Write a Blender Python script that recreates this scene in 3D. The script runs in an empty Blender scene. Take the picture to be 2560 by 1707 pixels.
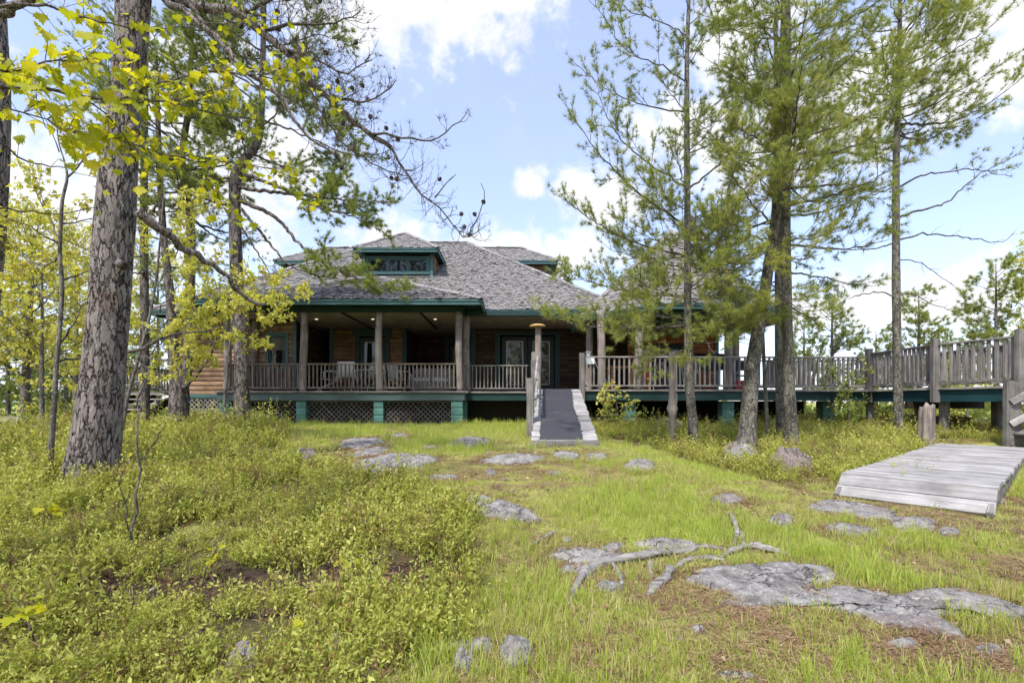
import bpy, math, random, time
import numpy as np
from mathutils import Vector, Matrix

T0 = time.time()
rng = np.random.default_rng(7)
random.seed(7)
R = math.radians
SC = bpy.context.scene
COL = SC.collection

# ------------------------------------------------------------------ camera, sky, sun, exposure
F, U0, V0, CZ = 1208.0, 1280.0, 1003.0, 1.55      # focal length and horizon of the photograph, in its pixels; eye height
cam = bpy.data.cameras.new('camera'); cam.sensor_width = 36.0; cam.lens = 36.0 * F / 2560.0
cam.shift_y = (V0 - 853.5) / 2560.0; cam.clip_end = 3000.0; cam.clip_start = 0.05
camo = bpy.data.objects.new('camera', cam); COL.objects.link(camo)
camo.location = (0, 0, CZ); camo.rotation_euler = (R(90), 0, 0)
SC.camera = camo

SUN_EL, SUN_AZ = 56.0, 204.0                      # azimuth clockwise from +Y (the view direction): behind the camera, a little to the left
SUN_STRENGTH, SKY_STRENGTH, EXPOSURE = 3.5, 0.13, 0.72
sd = Vector((math.sin(R(SUN_AZ)) * math.cos(R(SUN_EL)), math.cos(R(SUN_AZ)) * math.cos(R(SUN_EL)), math.sin(R(SUN_EL))))
sun = bpy.data.lights.new('sun', 'SUN'); sun.energy = SUN_STRENGTH; sun.angle = R(4.0); sun.color = (1.0, 0.955, 0.89)
suno = bpy.data.objects.new('sun', sun); COL.objects.link(suno)
suno.rotation_euler = (-sd).to_track_quat('-Z', 'Y').to_euler(); suno.location = (0, 0, 30)

vs = SC.view_settings
SC.display_settings.display_device = 'sRGB'
vs.view_transform = 'Standard'; vs.look = 'None'; vs.gamma = 1.0; vs.use_curve_mapping = False; vs.exposure = EXPOSURE
SC.render.engine = 'CYCLES'
SC.cycles.use_denoising = True; SC.cycles.use_adaptive_sampling = True; SC.cycles.adaptive_threshold = 0.02; SC.cycles.use_light_tree = False
SC.cycles.max_bounces = 5; SC.cycles.diffuse_bounces = 4; SC.cycles.glossy_bounces = 2; SC.cycles.transmission_bounces = 3; SC.cycles.transparent_max_bounces = 4
SC.cycles.caustics_reflective = False; SC.cycles.caustics_refractive = False


class NT:
    """small helper around a node tree"""
    def __init__(self, tree):
        self.t = tree; tree.nodes.clear()
    def n(self, typ, **kw):
        nd = self.t.nodes.new(typ)
        for k, v in kw.items():
            if k == 'ins':
                for i, val in v.items():
                    if isinstance(val, bpy.types.NodeSocket): self.t.links.new(val, nd.inputs[i])
                    else: nd.inputs[i].default_value = val
            else: setattr(nd, k, v)
        return nd
    def math(self, op, a, b=0.0, c=0.0, clamp=False):
        nd = self.n('ShaderNodeMath', operation=op, use_clamp=clamp)
        for i, x in enumerate((a, b, c)):
            if isinstance(x, bpy.types.NodeSocket): self.t.links.new(x, nd.inputs[i])
            else: nd.inputs[i].default_value = x
        return nd.outputs[0]
    def vmath(self, op, a, b=(0, 0, 0)):
        nd = self.n('ShaderNodeVectorMath', operation=op)
        for i, x in enumerate((a, b)):
            if isinstance(x, bpy.types.NodeSocket): self.t.links.new(x, nd.inputs[i])
            else: nd.inputs[i].default_value = x
        return nd
    def noise(self, vec, scale, detail=4.0, rough=0.55, dist=0.0):
        nd = self.n('ShaderNodeTexNoise', ins={'Scale': scale, 'Detail': detail, 'Roughness': rough, 'Distortion': dist})
        if vec is not None: self.t.links.new(vec, nd.inputs['Vector'])
        return nd.outputs[0]
    def ramp(self, fac, stops, interp='LINEAR'):
        nd = self.n('ShaderNodeValToRGB'); e = nd.color_ramp.elements; nd.color_ramp.interpolation = interp
        while len(e) < len(stops): e.new(0.5)
        for el, (p, c) in zip(e, stops):
            el.position = p; el.color = (c, c, c, 1) if isinstance(c, (int, float)) else (*c, 1)
        self.t.links.new(fac, nd.inputs[0]); return nd.outputs[0]
    def mix(self, fac, a, b, blend='MIX'):
        nd = self.n('ShaderNodeMix', data_type='RGBA', blend_type=blend)
        for i, x in ((0, fac), (6, a), (7, b)):
            if isinstance(x, bpy.types.NodeSocket): self.t.links.new(x, nd.inputs[i])
            else: nd.inputs[i].default_value = x if i == 0 else (*x, 1)
        return nd.outputs[2]
    def mapr(self, v, a, b, c, d, smooth=True):
        nd = self.n('ShaderNodeMapRange', interpolation_type='SMOOTHSTEP' if smooth else 'LINEAR')
        self.t.links.new(v, nd.inputs[0])
        for i, x in enumerate((a, b, c, d)): nd.inputs[i + 1].default_value = x
        return nd.outputs[0]


def build_world():
    w = bpy.data.worlds.new('World'); SC.world = w; w.use_nodes = True
    n = NT(w.node_tree)
    sky = n.n('ShaderNodeTexSky', sky_type='NISHITA', sun_disc=False)
    sky.sun_elevation = R(SUN_EL); sky.sun_rotation = R(SUN_AZ); sky.altitude = 200; sky.air_density = 1.0
    sky.dust_density = 0.6; sky.ozone_density = 1.6
    d = n.vmath('NORMALIZE', n.n('ShaderNodeTexCoord').outputs['Generated']).outputs[0]
    wob = n.noise(d, 5.5, 5.0, 0.62, 0.3)
    sep = n.n('ShaderNodeSeparateXYZ', ins={0: d}).outputs
    # clouds: elliptic masses in the sky directions where they stand, their edges broken by noise
    masses = [(1020, 10, .19, .062), (1230, -10, .09, .10), (150, 480, .20, .14), (330, 640, .16, .09), (1335, 456, .035, .022), (1250, 640, .22, .05),
              (1010, 610, .10, .05), (1530, 505, .10, .055), (1440, 470, .07, .03), (2330, 745, .14, .06), (2480, 170, .12, .07), (2530, 20, .08, .04), (2050, 300, .22, .09),
              (1750, 330, .14, .08), (1830, 120, .10, .09), (700, 380, .09, .08), (1950, 780, .12, .05), (560, 330, .09, .12)]
    best = None
    for (u, v, rx, rz) in masses:
        c = Vector(((u - U0) / F, 1, (V0 - v) / F)).normalized()
        ma = n.n('ShaderNodeVectorMath', operation='MULTIPLY_ADD', ins={0: d, 1: (1 / rx, 0, 1 / rz), 2: (-c.x / rx, 0, -c.z / rz)})
        l = n.n('ShaderNodeVectorMath', operation='LENGTH', ins={0: ma.outputs[0]}).outputs['Value']
        best = l if best is None else n.math('MINIMUM', best, l)
    e = n.math('ADD', best, n.math('MULTIPLY', n.math('SUBTRACT', wob, 0.5), 3.2))
    e = n.math('ADD', e, n.math('MULTIPLY', n.math('SUBTRACT', n.noise(d, 26.0, 3.0, 0.6), 0.5), 2.2))
    m1 = n.mapr(e, 0.30, 1.30, 1.0, 0.0)
    thin = n.mapr(n.noise(d, 2.3, 4.0, 0.6, 0.4), 0.52, 0.82, 0.0, 0.4)
    low = n.mapr(sep[2], 0.0, 0.30, 0.45, 0.0)
    cl = n.math('MAXIMUM', n.math('MAXIMUM', m1, thin), low)
    shade = n.mapr(n.noise(d, 9.0, 3.0, 0.6), 0.3, 0.7, 0.84, 1.06)
    white = n.mix(1.0, (5.3, 5.4, 5.55), n.n('ShaderNodeCombineColor', ins={0: shade, 1: shade, 2: shade}).outputs[0], 'MULTIPLY')
    up = n.mapr(sep[2], -0.02, 0.0, 0.0, 1.0)
    skyc = n.mix(0.42, n.mix(1.0, sky.outputs[0], (1.62, 1.56, 1.68), 'MULTIPLY'), (4.0, 4.45, 6.2))
    col = n.mix(n.math('MULTIPLY', cl, up), skyc, white)
    bg = n.n('ShaderNodeBackground', ins={0: col, 1: SKY_STRENGTH})
    out = n.n('ShaderNodeOutputWorld', ins={0: bg.outputs[0]})
    w.cycles.sampling_method = 'MANUAL'; w.cycles.sample_map_resolution = 256
build_world()

# ------------------------------------------------------------------ helpers: noise, projection, meshes
def _hash(ix, iy, iz, s):
    h = (ix.astype(np.uint32) * np.uint32(374761393) + iy.astype(np.uint32) * np.uint32(668265263) + iz.astype(np.uint32) * np.uint32(2147483647) + np.uint32(s * 974711 + 13))
    h = (h ^ (h >> np.uint32(13))) * np.uint32(1274126177)
    h ^= h >> np.uint32(16)
    return (h & np.uint32(0xffffff)).astype(np.float64) / 16777215.0

def vnoise(p, s=0):
    p = np.asarray(p, float); i = np.floor(p).astype(np.int64); f = p - i; f = f * f * (3 - 2 * f); r = 0.0
    for a in (0, 1):
        for b in (0, 1):
            for c in (0, 1):
                w = (f[..., 0] if a else 1 - f[..., 0]) * (f[..., 1] if b else 1 - f[..., 1]) * (f[..., 2] if c else 1 - f[..., 2])
                r = r + w * _hash(i[..., 0] + a, i[..., 1] + b, i[..., 2] + c, s)
    return r * 2 - 1

def fbm(p, s=0, o=4, gain=0.5):
    r, a, p = 0.0, 1.0, np.asarray(p, float)
    for k in range(o): r = r + a * vnoise(p, s + k); p = p * 2.03 + 7.1; a *= gain
    return r

def n2(x, y, sc, s=0, o=4):
    x = np.asarray(x, float); y = np.asarray(y, float)
    return fbm(np.stack([x * sc, y * sc, np.zeros_like(x) + 0.5], -1), s, o)

def sstep(a, b, x):
    t = np.clip((np.asarray(x, float) - a) / (b - a), 0, 1); return t * t * (3 - 2 * t)

def P(u, v, d):
    """the point that the photograph shows at pixel (u, v), d metres in front of the camera"""
    return np.array([(u - U0) / F * d, d, CZ + (V0 - v) / F * d])

LAND = [np.array([3.71, 5.43]), np.array([8.25, 9.35])]       # left edge of the low boardwalk
LDIR = (LAND[1] - LAND[0]) / np.linalg.norm(LAND[1] - LAND[0]); LNOR = np.array([LDIR[1], -LDIR[0]]); LZ = 0.75
LLEN, LWID = float(np.linalg.norm(LAND[1] - LAND[0])), 1.24

def g0(x, y):
    x = np.asarray(x, float); y = np.asarray(y, float)
    t = sstep(1.0, 3.5, x)
    s = 0.075 * (1 - t) + 0.052 * t
    base = 0.28 + s * np.maximum(y, -6)
    cap = 0.86 - 0.02 * t
    base = cap - np.log1p(np.exp((cap - base) * 9)) / 9 if False else np.where(base < cap, base, cap)
    soft = 0.06 * np.exp(-((0.28 + s * y - cap) / 0.08) ** 2)
    base = base - soft * 0.5
    hollow = -0.14 * np.exp(-(((x + 1.3) / 1.5) ** 2 + ((y - 3.05 - 0.12 * x) / 0.42) ** 2))
    mound = 0.10 * np.exp(-(((x + 4.3) / 1.3) ** 2 + ((y - 5.1) / 1.2) ** 2))
    far = sstep(24, 60, np.hypot(x * 0.8, y)) * 3.4
    return base + hollow + mound - far

def g(x, y):
    x = np.asarray(x, float); y = np.asarray(y, float)
    z = g0(x, y) + 0.045 * n2(x, y, 0.8, 3, 3) + 0.016 * n2(x, y, 4.0, 9, 3)
    d = np.stack([x - LAND[0][0], y - LAND[0][1]], -1)
    a = d @ LDIR; b = d @ LNOR
    oa = np.maximum(np.maximum(-0.25 - a, a - LLEN - 0.1), 0); ob = np.maximum(np.maximum(-0.05 - b, b - LWID - 0.05), 0)
    w = 1 - sstep(0.0, 0.55, np.hypot(oa, ob))
    tgt = np.minimum(z, LZ - 0.13 - 0.10 * sstep(0.35, -0.3, a))
    z = z * (1 - w) + tgt * w
    # under the ramp
    return z

def gz(x, y): return float(g(np.array([x]), np.array([y]))[0])

_marchD = np.concatenate([np.arange(1.2, 16, 0.02), np.arange(16, 60, 0.2)])
def G(u, v):
    """where the ray through pixel (u, v) meets the ground: (x, y, z)"""
    x = (u - U0) / F * _marchD; zr = CZ + (V0 - v) / F * _marchD
    below = np.nonzero(zr <= g(x, _marchD))[0]
    d = _marchD[below[0]] if len(below) else 40.0
    return np.array([(u - U0) / F * d, d, gz((u - U0) / F * d, d)])

ORG = {}
def org(o): return ORG.get(o.name, np.zeros(3)) if o is not None else np.zeros(3)

def props(o, label=None, cat=None, group=None, kind=None):
    for k, v in (('label', label), ('category', cat), ('group', group), ('kind', kind)):
        if v: o[k] = v
    return o

def thing(name, label, cat, loc, group=None):
    o = bpy.data.objects.new(name, None); COL.objects.link(o); o.location = loc; o.empty_display_size = 0.2
    ORG[o.name] = np.array(loc, float)
    return props(o, label, cat, group)

def link(o, parent=None, loc=None):
    COL.objects.link(o)
    if parent is not None: o.parent = parent; ORG[o.name] = org(parent)
    return o

def mesh_np(name, V, F3=None, F4=None, smooth=False, tint=None, mat=None):
    V = np.asarray(V, np.float32); me = bpy.data.meshes.new(name)
    F3 = np.zeros((0, 3), np.int32) if F3 is None or len(F3) == 0 else np.asarray(F3, np.int32)
    F4 = np.zeros((0, 4), np.int32) if F4 is None or len(F4) == 0 else np.asarray(F4, np.int32)
    me.vertices.add(len(V)); me.vertices.foreach_set('co', V.ravel())
    nl = F3.size + F4.size; npoly = len(F3) + len(F4)
    me.loops.add(nl); me.loops.foreach_set('vertex_index', np.concatenate([F3.ravel(), F4.ravel()]))
    me.polygons.add(npoly)
    me.polygons.foreach_set('loop_start', np.concatenate([np.arange(len(F3)) * 3, F3.size + np.arange(len(F4)) * 4]).astype(np.int32))
    me.polygons.foreach_set('use_smooth', np.full(npoly, smooth))
    if tint is not None:
        a = me.attributes.new('tint', 'FLOAT', 'POINT'); a.data.foreach_set('value', np.asarray(tint, np.float32))
    me.update(calc_edges=True); me.validate()
    if mat is not None: me.materials.append(mat)
    return me

class MB:
    """collects pieces of geometry (world coordinates) into one mesh"""
    def __init__(self): self.V, self.F3, self.F4, self.T, self.n = [], [], [], [], 0
    def add(self, v, f, t=0.5):
        v = np.asarray(v, float); f = np.asarray(f, np.int64)
        (self.F3 if f.shape[1] == 3 else self.F4).append(f + self.n)
        self.V.append(v); self.T.append(np.full(len(v), t) if np.isscalar(t) else np.asarray(t)); self.n += len(v)
    def both(self, v, f3, f4, t=0.5):
        v = np.asarray(v, float)
        if len(f3): self.F3.append(np.asarray(f3, np.int64) + self.n)
        if len(f4): self.F4.append(np.asarray(f4, np.int64) + self.n)
        self.V.append(v); self.T.append(np.full(len(v), t)); self.n += len(v)
    def tube(self, pts, rad, k=6, t=0.5, cap=True):
        v, f4, f3 = tube(pts, rad, k, cap); self.both(v, f3, f4, t)
    def box(self, c, s, t=0.5, M=None):
        v, f = box_np(c, s, M); self.add(v, f, t)
    def build(self, name, mat, parent=None, smooth=False, kind=None, loc=None):
        if self.n == 0: return None
        V = np.concatenate(self.V); o0 = org(parent) if parent is not None else (np.zeros(3) if loc is None else np.asarray(loc, float))
        me = mesh_np(name, V - o0, np.concatenate(self.F3) if self.F3 else None, np.concatenate(self.F4) if self.F4 else None, smooth, np.concatenate(self.T), mat)
        o = bpy.data.objects.new(name, me); link(o, parent)
        if parent is None: o.location = o0; ORG[o.name] = o0
        if kind: o['kind'] = kind
        return o

def box_np(c, s, M=None):
    s = np.asarray(s, float) / 2
    v = np.array([[x, y, z] for z in (-1, 1) for y in (-1, 1) for x in (-1, 1)], float) * s
    if M is not None: v = v @ np.asarray(M).T
    return v + np.asarray(c, float), np.array([[0, 2, 3, 1], [4, 5, 7, 6], [0, 1, 5, 4], [2, 6, 7, 3], [0, 4, 6, 2], [1, 3, 7, 5]])

def tube(pts, rad, k=6, cap=True):
    pts = np.asarray(pts, float); m = len(pts); rad = np.broadcast_to(np.asarray(rad, float), (m,))
    tg = np.gradient(pts, axis=0); tg /= np.linalg.norm(tg, axis=1)[:, None] + 1e-9
    ref = np.array([1.0, 0, 0]) if abs(tg[0][0]) < 0.8 else np.array([0, 1.0, 0])
    a = ref - tg * (tg @ ref)[:, None]; a /= np.linalg.norm(a, axis=1)[:, None] + 1e-9
    b = np.cross(tg, a); th = np.arange(k) * 2 * math.pi / k
    v = (pts[:, None] + rad[:, None, None] * (np.cos(th)[None, :, None] * a[:, None] + np.sin(th)[None, :, None] * b[:, None])).reshape(-1, 3)
    i = np.arange(m - 1)[:, None] * k; j = np.arange(k)[None]; jn = (j + 1) % k
    f4 = np.stack([i + j, i + jn, i + k + jn, i + k + j], -1).reshape(-1, 4)
    f3 = []
    if cap:
        f3 = [[0, q + 1, q] for q in range(1, k - 1)] + [[(m - 1) * k, (m - 1) * k + q, (m - 1) * k + q + 1] for q in range(1, k - 1)]
    return v, f4, np.array(f3, np.int64).reshape(-1, 3)

def spline(ctrl, n):
    """Catmull-Rom through control rows (any number of columns), n samples evenly spread by length"""
    c = np.asarray(ctrl, float)
    if len(c) == 2: return c[0] + (c[1] - c[0]) * np.linspace(0, 1, n)[:, None]
    e = np.vstack([2 * c[0] - c[1], c, 2 * c[-1] - c[-2]]); out = []
    for i in range(1, len(e) - 2):
        t = np.linspace(0, 1, 12, endpoint=False)[:, None]; p0, p1, p2, p3 = e[i - 1], e[i], e[i + 1], e[i + 2]
        out.append(0.5 * (2 * p1 + (p2 - p0) * t + (2 * p0 - 5 * p1 + 4 * p2 - p3) * t ** 2 + (3 * p1 - p0 - 3 * p2 + p3) * t ** 3))
    q = np.vstack(out + [c[-1:]]); s = np.concatenate([[0], np.cumsum(np.linalg.norm(np.diff(q[:, :3], axis=0), axis=1))])
    u = np.linspace(0, s[-1], n)
    return np.stack([np.interp(u, s, q[:, k]) for k in range(q.shape[1])], -1)

def inst(name, me, parent, M):
    """an object sharing mesh me under parent; M is its world matrix (4x4)"""
    o = bpy.data.objects.new(name, me); COL.objects.link(o)
    o0 = org(parent)
    o.parent = parent
    o.matrix_basis = Matrix.Translation(Vector(-o0)) @ M
    ORG[o.name] = o0
    return o

_boxes = {}
def box_mesh(L, w, t, mat, bev=0.0):
    key = (round(L, 2), round(w, 3), round(t, 3), mat.name)
    if key not in _boxes:
        b = min(w, t) * 0.12
        l, y, z = key[0] / 2, key[1] / 2, key[2] / 2
        # chamfered along the length: eight-sided section
        sec = [(-y + b, -z), (y - b, -z), (y, -z + b), (y, z - b), (y - b, z), (-y + b, z), (-y, z - b), (-y, -z + b)]
        V = [(-l, *p) for p in sec] + [(l, *p) for p in sec]
        F4 = [[i, (i + 1) % 8, 8 + (i + 1) % 8, 8 + i] for i in range(8)]
        F4 = [[a, d, c, bb] for a, bb, c, d in F4]
        F3 = [[0, i, i + 1] for i in range(1, 7)] + [[8, 8 + i + 1, 8 + i] for i in range(1, 7)]
        me = mesh_np('board_mesh', V, F3, F4, False, None, mat)
        _boxes[key] = me
    return _boxes[key]

def board(name, mat, parent, p0, p1, w, t, up=(0, 0, 1)):
    """a board from p0 to p1, w wide across and t thick along up"""
    p0 = Vector(p0); p1 = Vector(p1); x = (p1 - p0); L = x.length; x.normalize()
    z = Vector(up); z = (z - x * x.dot(z)); z.normalize(); y = z.cross(x)
    M = Matrix(((x.x, y.x, z.x, 0), (x.y, y.y, z.y, 0), (x.z, y.z, z.z, 0), (0, 0, 0, 1)))
    M.translation = (p0 + p1) / 2
    return inst(name, box_mesh(L, w, t, mat), parent, M)
# ------------------------------------------------------------------ materials
MATS = {}
def new_mat(name):
    m = bpy.data.materials.new(name); m.use_nodes = True; MATS[name] = m
    return m, NT(m.node_tree)

def finish(n, col, rough=0.7, bump=None, bstr=0.3, bdist=0.02, spec=0.3, metal=0.0, sss=None):
    b = n.n('ShaderNodeBsdfPrincipled')
    if isinstance(col, bpy.types.NodeSocket): n.t.links.new(col, b.inputs['Base Color'])
    else: b.inputs['Base Color'].default_value = (*col, 1)
    if isinstance(rough, bpy.types.NodeSocket): n.t.links.new(rough, b.inputs['Roughness'])
    else: b.inputs['Roughness'].default_value = rough
    b.inputs['Specular IOR Level'].default_value = spec; b.inputs['Metallic'].default_value = metal
    if bump is not None:
        bn = n.n('ShaderNodeBump', ins={'Strength': bstr, 'Distance': bdist, 'Height': bump}); n.t.links.new(bn.outputs[0], b.inputs['Normal'])
    n.n('ShaderNodeOutputMaterial', ins={0: b.outputs[0]})
    return b

def objvec(n, scale, rnd=True):
    tc = n.n('ShaderNodeTexCoord').outputs['Object']
    v = n.vmath('MULTIPLY', tc, scale).outputs[0]
    if rnd:
        r = n.n('ShaderNodeObjectInfo').outputs['Random']
        v = n.vmath('ADD', v, n.vmath('MULTIPLY', n.n('ShaderNodeCombineXYZ', ins={0: r, 1: r, 2: r}).outputs[0], (37.0, 91.0, 53.0)).outputs[0]).outputs[0]
    return v

def wood(name, c0, c1, axis='x', var=0.35, dark=(0.03, 0.025, 0.02), rough=0.8, crack=0.5):
    m, n = new_mat(name)
    s = {'x': (1.6, 34, 34), 'z': (30, 30, 1.6)}[axis]
    v = objvec(n, s)
    a = n.noise(v, 1.0, 5, 0.6, 0.4)
    c = n.ramp(a, [(0.3, c0), (0.68, c1)])
    ck = n.mapr(n.noise(objvec(n, tuple(q * 1.7 if q > 5 else q * 0.6 for q in s)), 1.0, 3, 0.6), 0.60, 0.72, 0, crack)
    c = n.mix(ck, c, dark)
    blot = n.noise(objvec(n, (3, 3, 3)), 1.0, 3, 0.6)
    c = n.mix(1.0, c, n.ramp(blot, [(0.3, 0.62), (0.7, 1.2)]), 'MULTIPLY')
    r = n.n('ShaderNodeObjectInfo').outputs['Random']
    rv = n.mapr(r, 0, 1, 1 - var, 1 + var, False)
    c = n.mix(1.0, c, n.n('ShaderNodeCombineColor', ins={0: rv, 1: rv, 2: rv}).outputs[0], 'MULTIPLY')
    finish(n, c, rough, n.math('SUBTRACT', a, ck), 0.5, 0.006, 0.2)
    return m

def paint(name, c, var=0.25, rough=0.5, wear=0.0, wearc=(0.4, 0.45, 0.42)):
    m, n = new_mat(name)
    a = n.noise(objvec(n, (2.2, 2.2, 2.2)), 1.0, 5, 0.65)
    col = n.mix(1.0, c, n.ramp(a, [(0.28, 1 - var), (0.72, 1 + var)]), 'MULTIPLY')
    f = n.noise(objvec(n, (14, 14, 14)), 1.0, 5, 0.7)
    if wear: col = n.mix(n.mapr(f, 0.58, 0.72, 0, wear), col, wearc)
    finish(n, col, rough, f, 0.25, 0.004, 0.35)
    return m

def flat(name, c, rough=0.6, spec=0.3, metal=0.0):
    m, n = new_mat(name)
    a = n.noise(objvec(n, (7, 7, 7)), 1.0, 4, 0.6)
    finish(n, n.mix(1.0, c, n.ramp(a, [(0.3, 0.85), (0.7, 1.12)]), 'MULTIPLY'), rough, a, 0.15, 0.003, spec, metal)
    return m

def leafmat(name, stops, trans=0.4, rough=0.55, inst_w=0.0, loc_w=0.8, gloss=0.25, tsat=(1.25, 1.2, 0.55)):
    """foliage: colour from the mesh's own leaf-by-leaf tint, light passing through the blade"""
    m, n = new_mat(name)
    t = n.n('ShaderNodeAttribute', attribute_name='tint').outputs['Fac']
    if inst_w:
        r = n.n('ShaderNodeObjectInfo').outputs['Random']
        t = n.math('ADD', n.math('MULTIPLY', t, 1 - inst_w), n.math('MULTIPLY', r, inst_w))
        loc = n.n('ShaderNodeObjectInfo').outputs['Location']
        t = n.math('ADD', t, n.math('MULTIPLY', n.math('SUBTRACT', n.noise(loc, 0.9, 3, 0.6), 0.5), loc_w))
    c = n.ramp(t, stops)
    b = n.n('ShaderNodeBsdfPrincipled', ins={'Base Color': c, 'Roughness': rough, 'Specular IOR Level': gloss})
    tr = n.n('ShaderNodeBsdfTranslucent', ins={0: n.mix(1.0, c, tsat, 'MULTIPLY')})
    mx = n.n('ShaderNodeMixShader', ins={0: trans, 1: b.outputs[0], 2: tr.outputs[0]})
    n.n('ShaderNodeOutputMaterial', ins={0: mx.outputs[0]})
    return m

def barkmat(name, ca, cb, dark, sc=(26, 26, 5.0), lich=0.0, bd=0.02, disp=0.0, red=None, fur=0.16):
    m, n = new_mat(name)
    tc = n.n('ShaderNodeTexCoord').outputs['Object']
    wv = n.n('ShaderNodeTexNoise', ins={'Vector': n.vmath('MULTIPLY', tc, (1, 1, .45)).outputs[0], 'Scale': 9.0, 'Detail': 5.0, 'Roughness': 0.65}).outputs['Color']
    v = n.vmath('ADD', n.vmath('MULTIPLY', tc, sc).outputs[0], n.vmath('MULTIPLY', n.vmath('SUBTRACT', wv, (0.5, 0.5, 0.5)).outputs[0], (7.0, 7.0, 3.4)).outputs[0]).outputs[0]
    vo = n.n('ShaderNodeTexVoronoi', feature='DISTANCE_TO_EDGE', ins={'Vector': v, 'Scale': 0.45})
    vc = n.n('ShaderNodeTexVoronoi', feature='F1', ins={'Vector': v, 'Scale': 0.45})
    plate = n.mapr(vo.outputs['Distance'], 0.0, fur, 0, 1)
    plate = n.math('MAXIMUM', plate, n.mapr(n.noise(n.vmath('MULTIPLY', tc, (1, 1, .35)).outputs[0], 14.0, 4, 0.65), 0.44, 0.62, 0.0, 1.0))
    fine = n.noise(n.vmath('MULTIPLY', tc, tuple(q * 2.2 for q in sc)).outputs[0], 1.0, 6, 0.7)
    big = n.noise(tc, 3.0, 4, 0.6)
    cc = n.ramp(fine, [(0.3, ca), (0.7, cb)])
    cellr = n.n('ShaderNodeSeparateColor', ins={0: vc.outputs['Color']}).outputs[0]
    cc = n.mix(1.0, cc, n.ramp(cellr, [(0, 0.72), (1, 1.22)]), 'MULTIPLY')
    if red: cc = n.mix(n.mapr(big, 0.5, 0.68, 0, 0.55), cc, red)
    if lich: cc = n.mix(n.mapr(n.noise(tc, 22.0, 4, 0.6), 0.58, 0.66, 0, lich), cc, (0.42, 0.43, 0.38))
    cc = n.mix(plate, dark, cc)
    h = n.math('ADD', n.math('MULTIPLY', plate, 0.8), n.math('MULTIPLY', fine, 0.45))
    b = finish(n, cc, 0.85, h, 0.9, bd, 0.15)
    if disp:
        out = [x for x in n.t.nodes if x.type == 'OUTPUT_MATERIAL'][0]
        dn = n.n('ShaderNodeDisplacement', ins={'Height': h, 'Midlevel': 0.6, 'Scale': disp})
        n.t.links.new(dn.outputs[0], out.inputs['Displacement']); m.displacement_method = 'BOTH'
    return m

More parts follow.
